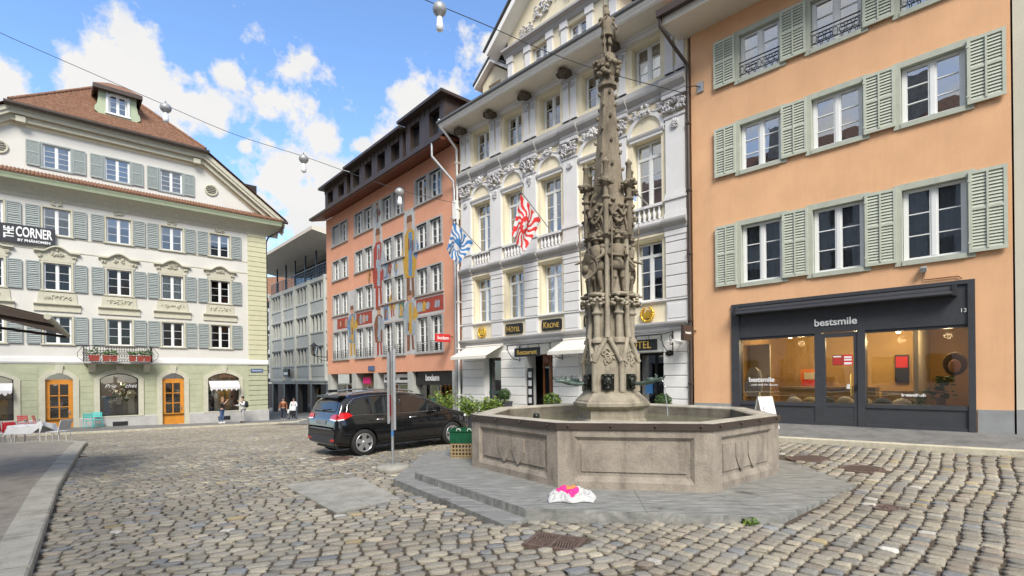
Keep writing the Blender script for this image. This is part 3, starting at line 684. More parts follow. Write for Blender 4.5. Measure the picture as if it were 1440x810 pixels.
    for i in range(4): st.box(3.44,3.60,.008,.0115,1.98+i*.055,2.01+i*.055,1 if i<3 else 2)
    for i in range(2): st.box(3.66,3.81,.008,.0115,2.06+i*.06,2.10+i*.06,2)
    st.box(3.66,3.81,.008,.0115,1.97,2.02,2); st.box(3.61,3.65,.0125,.0155,1.96,2.19,0)
    st.build('door_notice',[m['terra'],m['fred'],m['wtxt']],D)
    st=MB(); st.box(3.70,3.80,.012,.016,1.40,1.47); st.box(3.71,3.79,.012,.016,1.47,1.51); st.build('door_sticker',m['wtxt'],D)
    c=MB(); c.tube([(1.28,-.17,3.43),(5.62,-.17,3.43)],.085,14); c.profile([(-.27,3.33),(-.29,3.36),(-.2,3.52),(-.0,3.54),(-.0,3.5),(-.19,3.48)],1.26,5.64); c.box(1.22,1.28,-.28,.0,3.32,3.55); c.box(5.62,5.68,-.28,0,3.32,3.55); c.build('awning_cassette',m['dark'],B)
    part_text(B,'bestsmile',.235,'wtxt',(3.49,-.022,2.98),depth=.008,bold=.004); part_text(B,'13',.115,'wtxt',(5.77,-.022,3.02),depth=.004)
    part_text(B,'bestsmile',.17,'wtxt',(1.78,.083,1.62),'window_lettering',.003,bold=.004); part_text(B,'smile with Mr. Beauty',.075,'wtxt',(1.85,.083,1.49),'window_lettering',.003); part_text(B,'bestsmile.ch',.085,'wtxt',(4.93,.083,1.27),'window_lettering',.003,bold=.003)
    # room behind the glass
    r=MB(); r.add([(1.1,3.4,.5),(5.9,3.4,.5),(5.9,3.4,3.0),(1.1,3.4,3.0)],[(0,1,2,3)]); r.add([(1.1,.22,.5),(1.1,3.4,.5),(1.1,3.4,3.0),(1.1,.22,3.0)],[(0,1,2,3)]); r.add([(5.9,.22,.5),(5.9,.22,3),(5.9,3.4,3),(5.9,3.4,.5)],[(0,1,2,3)]); r.build('shop_wall',m['rwarm'],B)
    r=MB(); r.box(1.1,5.9,.22,3.4,.42,.5); r.box(1.1,5.9,.22,3.4,2.95,3.05); r.build('shop_floor',m['rmid'],B)
    r=MB(); r.box(1.6,3.9,2.0,2.5,.5,1.35); r.box(1.58,3.92,1.97,2.53,1.35,1.4); r.box(4.0,5.0,2.2,2.6,.5,1.3); r.build('shop_counter',m['tanp'],B)
    for q in((4.75,4.85,1.5,3.39,.5,2.95),(1.12,1.65,1.1,1.16,.5,2.6)):
        r=MB(); r.box(*q); r.build('partition',m['pale'],B)
    p=MB(); p.box(4.12,4.42,3.3,3.37,1.5,2.25,0); p.box(4.14,4.40,3.28,3.3,1.9,2.2,1); p.build('wall_picture',[m['black'],m['fred']],B)
    p=MB(); p.box(1.9,2.55,2.9,2.96,1.2,1.9,0); p.box(1.95,2.5,2.88,2.9,1.25,1.6,1); p.box(2.0,2.3,2.87,2.88,1.6,1.8,2); p.build('wall_picture',[m['ornp'],m['fred'],m['pale']],B)
    p=MB(); rr=random.Random(4)
    for i in range(7):
        p.blob((2.35+i*.38,.75+.1*rr.random(),1.02+.03*rr.random()),.19,.16,.15,i%3,10,6)
    p.build('window_cushion',[m['curtg'],m['pale'],m['denim']],B)
    fl=MB()
    for i in range(70):
        a=rr.uniform(0,6.28); q=rr.uniform(0,.16); z=1.05+abs(rr.gauss(.1,.1)); fl.cbox((4.98+q*math.cos(a),.6+q*math.sin(a),z),.035,.005,.016,Matrix.Rotation(rr.uniform(0,3),3,'Z')@Matrix.Rotation(rr.uniform(0,3),3,'X'),0)
    for i in range(130):
        a=rr.uniform(0,6.28); q=rr.uniform(0,.26); z=1.45+rr.uniform(-.28,.22); fl.cbox((5.33+q*math.cos(a),.8+q*math.sin(a),z),.04,.005,.02,Matrix.Rotation(rr.uniform(0,3),3,'Z')@Matrix.Rotation(rr.uniform(0,3),3,'X'),1)
    fl.box(5.25,5.4,.73,.88,.98,1.2,2); fl.build('shop_plant',[m['leafl'],m['leafm'],m['tanp']],B)
    p=MB(); p.blob((5.52,1.3,1.95),.22,.03,.27,0,14,8); p.blob((5.52,1.26,1.9),.11,.02,.15,1,12,8); p.build('hanging_poster',[m['rmid'],m['skin']],B)
    ct=MB(); ct.loft([[(1.42+.15*sx*k,.55+.07*sy,z) for sx,sy in((-1,-1),(1,-1),(1,1),(-1,1))] for z,k in((1.15,1),(1.6,.85),(1.85,.95),(1.95,.4))]); ct.tube([(1.3,.55,1.85),(1.22,.53,1.5),(1.24,.5,1.28)],.045,6); ct.tube([(1.55,.55,1.85),(1.62,.53,1.5),(1.6,.5,1.28)],.045,6); ct.build('hanging_coat',m['cloth'],B)
    for x,y in((1.9,2.0),(2.75,1.4),(3.5,1.9),(4.35,2.3),(5.35,1.6),(5.75,.9)):
        l=MB(); l.lathe((x,y,2.78),[(.001,0),(.05,0),(.05,.05)],10,0); l.build('ceiling_lamp',m['lit'],B)
    return B
OHB=orange_house()
for i,(x,y,e) in enumerate(((2.3,1.6,30),(3.6,1.8,22),(4.4,2.3,22),(5.4,1.4,18))):
    l=bpy.data.lights.new('shop_lamp','POINT'); l.energy=e; l.color=(1,.72,.38); l.shadow_soft_size=.08; o=bpy.data.objects.new('shop_lamp',l); COL.objects.link(o); o.location=OR.w(x,y,2.6)
# pale house at the right edge
def pale_house():
    B=thing('townhouse','pale cream rendered house whose edge shows at the far right of the square','house',tuple(OR.w(6.53,0)),OR.rz)
    w=MB(); holes=[(1.2,2.2,z,z+1.3) for z in(4,7,10)]; wall(w,0,7,-.4,13,holes,-.01,.2); shell(w,0,7,-.4,13,9); w.build('wall',m['pale'],B)
    q=MB(); q.box(0,7,-.04,.0,-.4,1.02); q.build('stone_base',m['dplinth'],B); q=MB(); q.box(.2,6.8,.8,.85,.2,12.8); q.build('interior_wall',m['room'],B)
    for z in(4,7,10): add_window(B,1.7,z,.12,1.0,1.3)
    q=MB(); q.add([(-.2,-.7,13),(7.2,-.7,13),(7.2,4.5,17),(-.2,4.5,17),(-.2,9.5,13),(7.2,9.5,13)],[(0,1,2,3),(3,2,5,4)]); q.build('roof',m['tile'],B)
pale_house()
# ================================================================== the hotel
def hotel():
    B=thing('hotel_building','ornate cream and light grey hotel with pilasters, gilded emblems and white awnings','hotel',tuple(HO.w(0,0)),HO.rz)
    bc=[1.39,3.24,5.14,7.07,9.03]; pc=[.46,2.31,4.19,6.1,8.05,10.0]; pw=.33; X1=10.36
    w=MB(); D=.34; ww=.98
    up=[(x-ww/2,x+ww/2,z,z2,D) for x in bc for z,z2 in((4.02,5.86),(6.94,8.98),(10.72,11.95))]
    wall(w,0,X1,3.3,12.4,up,0,D); shell(w,0,X1,3.3,12.4,10); w.build('upper_wall',m['cream'],B)
    w=MB(); gh=[(1.5,2.5,-.9,2.56,.3),(3.82,5.2,-.9,2.6,.55),(6.35,7.4,-.9,2.56,.3),(8.35,9.55,-.9,2.48,.6)]
    wall(w,0,X1,-.9,3.1,gh,.0,.3); w.build('ground_floor_wall',m['hwhite'],B)
    for a,b in((.12,1.5),(2.5,3.82),(5.2,6.35),(7.4,8.35),(9.55,10.3)): cr=MB(); courses(cr,a,b,-.66,2.79,10,-.05,.0); cr.build('rusticated_stonework',m['hwhite'],B)
    # strip over the ground floor
    f=MB(); mould(f,0,X1,3.1,[(.05,0),(.07,.03),(.07,.12),(.16,.16),(.18,.2),(.18,.25)]); f.build('string_cornice',m['hcorn'],B)
    f=MB(); mould(f,0,X1,3.95,[(.05,0),(.09,.03),(.09,.07)]); f.build('sill_band',m['hgrey'],B)
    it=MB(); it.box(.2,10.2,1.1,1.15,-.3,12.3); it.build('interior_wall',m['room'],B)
    for x in pc:
        q=MB(); a,b=x-pw,x+pw
        q.box(a,b,-.06,0,3.36,3.94); q.box(a+.05,b-.05,-.075,-.06,3.45,3.86)
        courses(q,a,b,4.03,6.0,6,-.08,0,0,.022); q.box(a-.02,b+.02,-.1,0,5.86,6.0)
        q.box(a-.02,b+.02,-.12,0,6.36,6.52); q.box(a,b,-.09,0,6.52,6.9); q.box(a-.03,b+.03,-.13,0,6.9,6.98)
        q.box(a+.03,b-.03,-.08,0,6.98,9.3); q.box(a+.0,b-.0,-.1,0,6.98,7.1); q.build('pilaster',m['hgrey'],B)
        q=MB(); q.box(a,b,-.11,0,9.28,9.36); scrolls(q,x,9.62,.66,.52,20,int(x*100),-.1,.09); q.box(a-.04,b+.04,-.17,0,9.86,9.96); scrolls(q,x,9.05,.14,.34,4,int(x*77),-.09,.05); q.build('capital',m['horn'],B)
        q=MB(); 
        for s in(-.17,.17): q.box(x+s-.12,x+s+.12,-.07,0,10.62,11.95); q.box(x+s-.15,x+s+.15,-.1,0,10.62,10.74)
        q.build('pilaster',m['hgrey'],B)
        q=MB(); q.box(x-.33,x+.33,-.11,0,11.95,12.06); 
        for s in(-.17,.17): scrolls(q,x+s,11.75,.16,.3,3,int(x*31),-.07,.045)
        q.build('capital',m['horn'],B)
    # entablatures
    f=MB(); mould(f,0,X1,6.02,[(.04,0),(.06,.05),(.06,.11),(.12,.15),(.17,.19),(.19,.24),(.19,.29),(.13,.33)]); 
    for x in pc: mould(f,x-.37,x+.37,6.02,[(.1,0),(.12,.06),(.12,.11),(.18,.15),(.23,.19),(.25,.24),(.25,.30),(.19,.34)])
    f.build('cornice',m['hcorn'],B)
    f=MB(); mould(f,0,X1,9.97,[(.04,0),(.07,.05),(.07,.14),(.14,.2),(.2,.26),(.22,.33),(.22,.38),(.1,.44),(.06,.6)])
    for x in pc: mould(f,x-.38,x+.38,9.97,[(.12,0),(.15,.05),(.15,.14),(.22,.2),(.28,.26),(.3,.33),(.3,.39),(.16,.45)])
    f.build('cornice',m['hcorn'],B)
    f=MB(); mould(f,0,X1,12.08,[(.03,0),(.07,.05),(.09,.09),(.09,.13),(.14,.155)]); f.build('frieze',m['hgrey'],B)
    e=MB(); e.profile([(-.84,12.27),(-.9,12.28),(-.92,12.34),(-.95,12.35),(-.98,12.42),(.2,12.42),(.2,12.25),(-.84,12.25)],-.22,X1+.02); e.build('eaves_cornice',m['hwhite'],B)
    e=MB(); e.box(-.2,X1,-.82,-.15,12.24,12.247); e.build('eaves_soffit',m['soffit'],B)
    e=MB(); e.profile([(-1.0,12.42),(-1.06,12.45),(-1.06,12.52),(-1.0,12.53),(-.3,12.6),(-.3,12.42)],-.24,X1+.02); e.build('gutter',m['gutg'],B)
    for x in pc:
        q=MB(); q.cbox((x,-.26,12.13),.14,.18,.10,Matrix.Rotation(.35,3,'X')); q.blob((x,-.42,12.09),.13,.14,.15,0,10,7); scrolls(q,x,12.1,.34,.3,9,int(x*9),-.42,.12); q.build('lion_console',m['lion'],B)
    # bays
    for i,x in enumerate(bc):
        q=MB(); q.box(x-.56,x+.56,-.06,0,8.98,9.06); mould(q,x-.62,x+.62,9.04,[(.05,0),(.1,.05),(.12,.1)]); arch_band(q,x,1.04,9.16,.5,.13,-.07,0); scrolls(q,x,9.82,.34,.3,10,i+5,-.08,.08); q.build('window_hood',m['hgrey'],B)
        for s in(-1,1):
            q=MB(); q.tube([(x+s*(.12+.5*t/7),-.05,9.8-.12*math.sin(t/7*math.pi)+.03*t/7) for t in range(8)],[.02+.025*math.sin(t/7*math.pi) for t in range(8)],6); scrolls(q,x+s*.42,9.78,.34,.26,11,i*3+s,-.04,.06,0,False); q.build('festoon',m['horn'],B)
        q=MB(); q.box(x-.56,x+.56,-.05,.0,6.37,6.46); q.box(x-.56,x+.56,-.1,.02,6.84,6.92); q.box(x-.5,x+.5,.0,.003,6.46,6.84)
        for k in range(6):
            xx=x-.42+.84*k/5; q.lathe((xx,-.03,6.46),[(.05,0),(.03,.05),(.055,.13),(.05,.2),(.025,.28),(.05,.37)],8)
        q.build('balustrade',m['hgrey'],B)
        q=MB(); q.box(x-.58,x+.58,-.03,0,5.88,6.02); mould(q,x-.58,x+.58,5.9,[(.04,0),(.08,.05),(.08,.1)]); q.build('window_hood',m['cream'],B)
        add_window(B,x,4.06,.24,.94,1.78,curtain='curt',trans=1.38,bars=2,pane='paneh')
        add_window(B,x,6.98,.24,.94,1.98,curtain='curt',trans=1.5,bars=2,pane='paneh')
        add_window(B,x,10.74,.24,.94,1.2,curtain='curt',bars=2,pane='paneh')
    # signs and emblems in the frieze
    for x,t in((3.24,'Hôtel'.upper()),(5.16,'Krone'.upper()),(7.07,'Hôtel'.upper())):
        q=MB(); P=[(x+sx*(.46-.06)+.06*math.cos(a)*1,3.63+sz*(.2-.06)+.06*math.sin(a)) for sx,sz,a0 in((1,-1,-1.57),(1,1,0),(-1,1,1.57),(-1,-1,3.14)) for a in(a0,a0+.5,a0+1.05,a0+1.57)]
        q.prism(P,-.06,-.005); o=q.build('name_plate',m['black'],B); part_text(o,t[0],.33,'goldp',(x-.3,-.065,3.62),depth=.006,sx=.85); part_text(o,t[1:],.25,'goldp',(x+.08,-.065,3.6),depth=.006,sx=.85)
    for x in(1.39,9.03):
        q=MB(); z=3.63; R_=.21
        q.tube([(x+R_*math.sin(t*.35),-.07,z-R_*math.cos(t*.35)) for t in range(-8,9)],.035,8)
        for t in range(-7,8):
            a=t*.38
            if abs(t)<1: continue
            q.blob((x+R_*math.sin(a),-.09,z-R_*math.cos(a)),.055,.03,.022,0,6,4,Matrix.Rotation(-(a+.6*(1 if a>0 else -1)),3,'Y'))
        q.prism([(x-.13,z-.07),(x+.13,z-.07),(x+.16,z+.1),(x+.08,z+.02),(x,z+.15),(x-.08,z+.02),(x-.16,z+.1)],-.08,-.03); q.box(x-.12,x+.12,-.1,-.03,z-.12,z-.08)
        q.build('gilded_emblem',m['gold'],B)
    # ground floor openings
    for x in(2.0,6.87):
        g_=window_mesh(.98,3.2,'gfr',1,0); o=inst('shop_window',g_[0],B,(x,.22,-.62)); inst('pane',g_[1].mesh('pane',m['panes']),o)
        q=MB(); q.box(-.49,.49,-.02,.06,1.72,1.84); q.build('crossbar',m['gfr'],o)
    q=MB(); q.box(1.62,1.95,.6,.64,.3,2.4); q.build('red_curtain',m['ornp'],B)
    dw=MB(); dw.box(4.3,5.18,.42,.5,-.6,2.58); 
    for a,b in((4.36,4.7),(4.78,5.12)):
        dw.box(a,a+.04,.38,.42,-.3,2.3); dw.box(b-.04,b,.38,.42,-.3,2.3); dw.box(a+.04,b-.04,.38,.42,.45,.55); dw.prism([(a+.02,2.3),(b-.02,2.3),((a+b)/2,2.55)],.38,.42); scrolls(dw,(a+b)/2,.2,.28,.3,5,3,.42,.05); scrolls(dw,(a+b)/2,2.2,.28,.2,5,8,.42,.05)
    dw.box(4.7,4.78,.36,.42,-.6,2.56)
    D=dw.build('door',m['hdoor'],B); q=MB(); 
    for a,b in((4.42,4.64),(4.84,5.06)): q.box(a,b,.405,.415,.62,2.15)
    q.build('pane',m['cglass'],D); q=MB(); q.blob((4.74,.33,.95),.03,.03,.05,0); q.build('handle',m['goldp'],D)
    hd=MB(); hd.box(8.37,8.44,.5,.6,-.6,2.46); hd.box(8.95,9.02,.5,.6,-.6,2.46); hd.box(9.48,9.54,.5,.6,-.6,2.46); hd.box(8.37,9.54,.5,.6,2.4,2.47); H=hd.build('entrance_frame',m['black'],B)
    q=MB(); q.box(8.44,8.95,.54,.55,-.6,2.4); q.box(9.02,9.48,.54,.55,-.6,2.4); q.build('pane',m['panes'],H); q=MB(); q.box(8.6,8.85,.5,.53,1.2,1.55); q.build('window_notice',m['blue'],H)
    # canopies over the two doors
    for x0,x1,t,xs in((3.55,5.65,'Restaurant',4.5),(8.2,9.85,'Hôtel'.upper(),9.05)):
        q=MB(); q.add([(x0,-.03,3.08),(x1,-.03,3.08),(x1,-.75,2.95),(x0,-.75,2.95),(x0,-.03,3.06),(x1,-.03,3.06),(x1,-.75,2.93),(x0,-.75,2.93)],[(0,3,2,1),(4,5,6,7),(2,3,7,6),(0,4,7,3),(1,2,6,5)]); C=q.build('glass_canopy',m['pane'],B)
        q=MB(); 
        for k in range(5):
            xx=x0+(x1-x0)*k/4; q.tube([(xx,-.02,3.06),(xx,-.76,2.93)],.014,6)
            q.tube([(xx,-.7,2.93),(xx+.03,-.72,2.83),(xx-.02,-.72,2.76),(xx-.05,-.72,2.83)],.01,5)
        for xx in(x0,x1):
            q.tube([(xx,-.04,3.05),(xx,-.04,2.35)],.022,6); q.tube([(xx,-.04,2.4)]+[(xx,-.04-.68*math.sin(t*.26),2.4+.53*(1-math.cos(t*.26))) for t in range(1,7)],.014,6)
            for z,r0 in((2.86,.09),(2.72,.06)): q.tube([(xx,-.16+r0*math.cos(t*.7),z+r0*math.sin(t*.7)) for t in range(9)],.009,5)
        q.tube([(x0,-.76,2.93),(x1,-.76,2.93)],.018,6); q.build('canopy_bracket',m['iron'],C)
        q=MB(); q.box(xs-.63,xs+.63,-.66,-.63,2.5,2.82); S=q.build('name_board',m['black'],C); part_text(S,t,.24 if len(t)>5 else .3,'goldp',(xs,-.665,2.655),depth=.006,sx=.95)
    for x0,x1 in((.42,2.62),(5.75,7.5)):
        q=MB(); n=24; T=[];
        q.add([(x0,-.06,3.04),(x1,-.06,3.04),(x1,-.95,2.62),(x0,-.95,2.62),(x0,-.06,3.02),(x1,-.06,3.02),(x1,-.95,2.60),(x0,-.95,2.60)],[(0,3,2,1),(4,5,6,7),(0,4,7,3),(1,2,6,5)])
        for k in range(n):
            a,b=x0+(x1-x0)*k/n,x0+(x1-x0)*(k+1)/n; c=(a+b)/2
            q.add([(a,-.955,2.62),(b,-.955,2.62),(b,-.96,2.52),(c,-.965,2.49),(a,-.96,2.52),(a,-.945,2.62),(b,-.945,2.62),(b,-.95,2.52),(c,-.955,2.49),(a,-.95,2.52)],[(0,4,3,2,1),(5,6,7,8,9)])
        q.tube([(x0-.02,-.08,3.05),(x1+.02,-.08,3.05)],.05,8); q.build('awning',m['canvas'],B)
    # attic: gabled centre, small dormer, roof
    a=MB(); gx0,gx1,gc=3.02,8.08,5.55; gy=.0
    gholes=[(4.28,5.08,12.95,13.95,.2),(6.02,6.82,12.95,13.95,.2)]
    wall(a,gx0,gx1,12.56,14.12,gholes,gy,.2); a.add([(gx0,gy,12.5),(gx0,gy,14.12),(gx0,5,14.12),(gx0,5,12.5)],[(0,1,2,3)]); a.add([(gx1,gy,12.5),(gx1,5,12.5),(gx1,5,14.12),(gx1,gy,14.12)],[(0,1,2,3)])
    a.add([(gx0,gy,14.12),(gx1,gy,14.12),(gx1,gy,14.84),(gc,gy,16.86),(gx0,gy,14.84)],[(0,1,2,3,4)]); a.build('gable_wall',m['cream'],B)
    a=MB(); a.box(gx0+.1,gx1-.1,.7,.75,12.6,14.1); a.build('interior_wall',m['room'],B)
    for x in(4.68,6.42): add_window(B,x,12.97,.14,.78,.96,curtain='curt',bars=2,pane='paneh')
    for x in(3.2,4.12,5.22,5.88,6.98,7.9):
        q=MB(); q.box(x-.13,x+.13,-.06,0,12.7,14.02); q.box(x-.17,x+.17,-.1,0,13.88,14.1); q.build('pilaster',m['hgrey'],B)
    q=MB(); mould(q,gx0-.1,gx1+.1,14.1,[(.06,0),(.1,.06),(.14,.14),(.28,.2),(.28,.28)]); q.build('cornice',m['hcorn'],B)
    q=MB(); sl=.80
    for s in(-1,1):
        x0=gc+s*3.15; z0=14.32; P=[(x0,z0),(gc,z0+3.15*sl),(gc,z0+3.15*sl+.32),(x0-s*-.12,z0+.12)]
        if s<0: P=P[::-1]
        q.prism(P,-.55,.02)
    q.build('gable_eaves',m['hwhite'],B)
    q=MB()
    for s in(-1,1):
        x0=gc+s*3.32; z0=14.3; q.add([(x0,-.6,z0+.2),(gc,-.6,z0+.2+3.32*sl+.2),(gc,6,z0+.2+3.32*sl+.2),(x0,6,z0+.2),(x0,-.6,z0+.25),(gc,-.6,z0+.25+3.32*sl+.2),(gc,6,z0+.25+3.32*sl+.2),(x0,6,z0+.25)],[(0,1,5,4),(4,5,6,7),(0,4,7,3),(0,3,2,1)])
    q.build('gable_roof',m['gutg'],B)
    q=MB(); 
    for k in range(5): scrolls(q,gc+(k-2)*.72,14.75+.35*(2-abs(k-2)),.7,.5+.15*(2-abs(k-2)),9,k+40,-.03,.07)
    q.build('gable_relief',m['horn'],B)
    d=MB(); wall(d,1.15,2.62,12.56,14.0,[(1.5,2.25,13.1,13.85,.15)],.35,.15); d.add([(1.15,.35,12.5),(1.15,.35,14.0),(1.15,3,14.0),(1.15,3,12.5)],[(0,1,2,3)]); d.add([(2.62,.35,12.5),(2.62,3,12.5),(2.62,3,14.0),(2.62,.35,14.0)],[(0,1,2,3)]); d.add([(1.15,.35,14.0),(2.62,.35,14.0),(1.88,.35,14.55)],[(0,1,2)])
    Dm=d.build('dormer',m['cream'],B); f_,gm=window_mesh(.74,.74,'wfr',2,1); inst('window_frame',f_,Dm,(1.875,.45,13.1)); inst('pane',gm.mesh('pane',m['paneh']),Dm,(1.875,.45,13.1))
    q=MB(); 
    for s in(-1,1):
        x0=1.885+s*1.0; P=[(x0,13.88),(1.885,14.62),(1.885,14.76),(x0,14.0)]; q.prism(P if s<0 else P[::-1],.1,2.8)
    q.build('dormer_eaves',m['hwhite'],Dm)
    q=MB()
    for s in(-1,1):
        x0=1.885+s*1.05; P=[(x0,14.0),(1.885,14.78),(1.885,14.86),(x0,14.06)]; q.prism(P if s<0 else P[::-1],.05,2.9)
    q.build('dormer_roof',m['gutg'],Dm)
    r=MB(); r.add([(-.2,-.3,12.78),(X1,-.3,12.78),(X1,5,17.2),(-.2,5,17.2),(-.2,10.4,12.78),(X1,10.4,12.78)],[(0,1,2,3),(3,2,5,4)]); r.build('roof',m['tile'],B)
    d=MB(); d.tube([(-.12,-1.0,12.6),(-.1,-.9,12.3),(-.06,-.12,11.6),(-.06,-.12,-.6)],.055,8)
    for z in(1,3,5,7,9,11): d.box(-.13,.01,-.19,0,z,z+.05)
    d.build('downpipe',m['hwhite'],B)
    q=MB(); q.box(-.3,-.05,-.2,-.0,8.6,9.4); q.build('junction_box',m['hwhite'],B)
    q=MB(); q.blob((9.75,-.07,2.42),.13,.02,.09,0,14,6); q.build('wall_plaque',m['bronze'],B)
hotel()
def wall_camera():
    B=thing('security_camera','small white security camera on the hotel wall beside the drainpipe','camera',tuple(HO.w(10.15,-.06,2.75)),HO.rz)
    q=MB(); q.tube([(0,0,0),(0,-.14,-.03)],.02,6); q.build('bracket',m['whitep'],B); q=MB(); q.cbox((-.06,-.2,-.03),.15,.05,.045,Matrix.Rotation(.35,3,'Y')); q.build('camera_body',m['whitep'],B); q=MB(); q.blob((-.2,-.2,-.085),.03,.03,.03,0); q.build('lens',m['black'],B)
wall_camera()
def menu_board():
    B=thing('menu_board','tall narrow black menu case left of the hotel restaurant door','menu case',tuple(HO.w(4.08,-.06,.0)),HO.rz)
    q=MB(); q.box(-.13,.13,0,.05,.0,2.1); q.build('case',m['black'],B)
    for i in range(6): q=MB(); q.box(-.08,.08,-.006,-.001,.15+i*.32,.36+i*.32); q.build('menu_sheet',m['cloth'],B)
menu_board()
def flag(base,tip,corners,colr,label,seed,white_disc):
    F=thing('wall_flag',label,'flag',tuple(base)); b=Vector(base); L=lambda p:Vector(p)-b
    q=MB(); q.tube([(0,0,0),L(tip)],.018,8); q.blob(L(tip),.03,.03,.03); q.build('flag_pole',m['steel'],F)
    A,Bc,C,D=[L(p) for p in corners]; n=72; q=MB(); V=[]
    nrm=(Bc-A).cross(D-A).normalized()
    for j in range(n+1):
        for i in range(n+1):
            s,t=i/n,j/n; p=A*(1-s)*(1-t)+Bc*s*(1-t)+C*s*t+D*(1-s)*t
            V.append(p+nrm*(.05*math.sin(s*7+t*3+seed)*t+.03*math.sin(s*13-t*4)))
    F_=[];MI=[]
    for j in range(n):
        for i in range(n):
            x,y=(i+.5)/n*2-1,(j+.5)/n*2-1; r=math.hypot(x,y); a=math.atan2(y,x)+.5*r
            ray=math.sin(a*13+1.1*math.sin(r*9)); mi=0
            if r<.42: mi=1
            elif ray>.0-.4*(r>1.15): mi=1
            if white_disc:
                if r<.36 and y>.02 : mi=0
            else:
                if (abs(x)<.07 and abs(y)<.21) or (abs(y)<.07 and abs(x)<.21): mi=0
            MI.append(mi); F_.append((j*(n+1)+i,j*(n+1)+i+1,(j+1)*(n+1)+i+1,(j+1)*(n+1)+i))
    q.v=[tuple(p) for p in V]; q.f=F_; q.m=MI; q.sm=[True]*len(F_); q.build('flag_cloth',[m['cloth'],m[colr]],F)
def wp(x,y,d): a=(x-720)-.0112*(y-531); b=(y-531)+.0112*(x-720); return (a*d/720,d,1.75-b*d/720)
flag(HO.w(5.17,0,6.97),(.286,17.207,8.11),[wp(732.4,272.5,17.28),wp(761.5,311,18.0),wp(736.5,353.5,17.75),wp(719,331,17.15)],'fred','square white flag with a red sun, wavy red rays and a white cross',1.0,False)
flag(HO.w(1.486,0,6.91),(-2.29,19.844,7.986),[wp(637.5,311.5,19.93),wp(666.5,342.5,20.6),wp(642.5,374,20.4),wp(628,351,19.8)],'blue','square white flag with wavy blue rays around a blue and white disc',2.3,True)
flag(HO.w(9.05,0,6.99),(3.451,14.876,7.27),[wp(885,263,14.92),wp(897,273,15.15),wp(893,284,15.1),wp(884,280,14.9)],'blue','small mostly hidden blue flag on a pole beside the fountain column',.7,True)
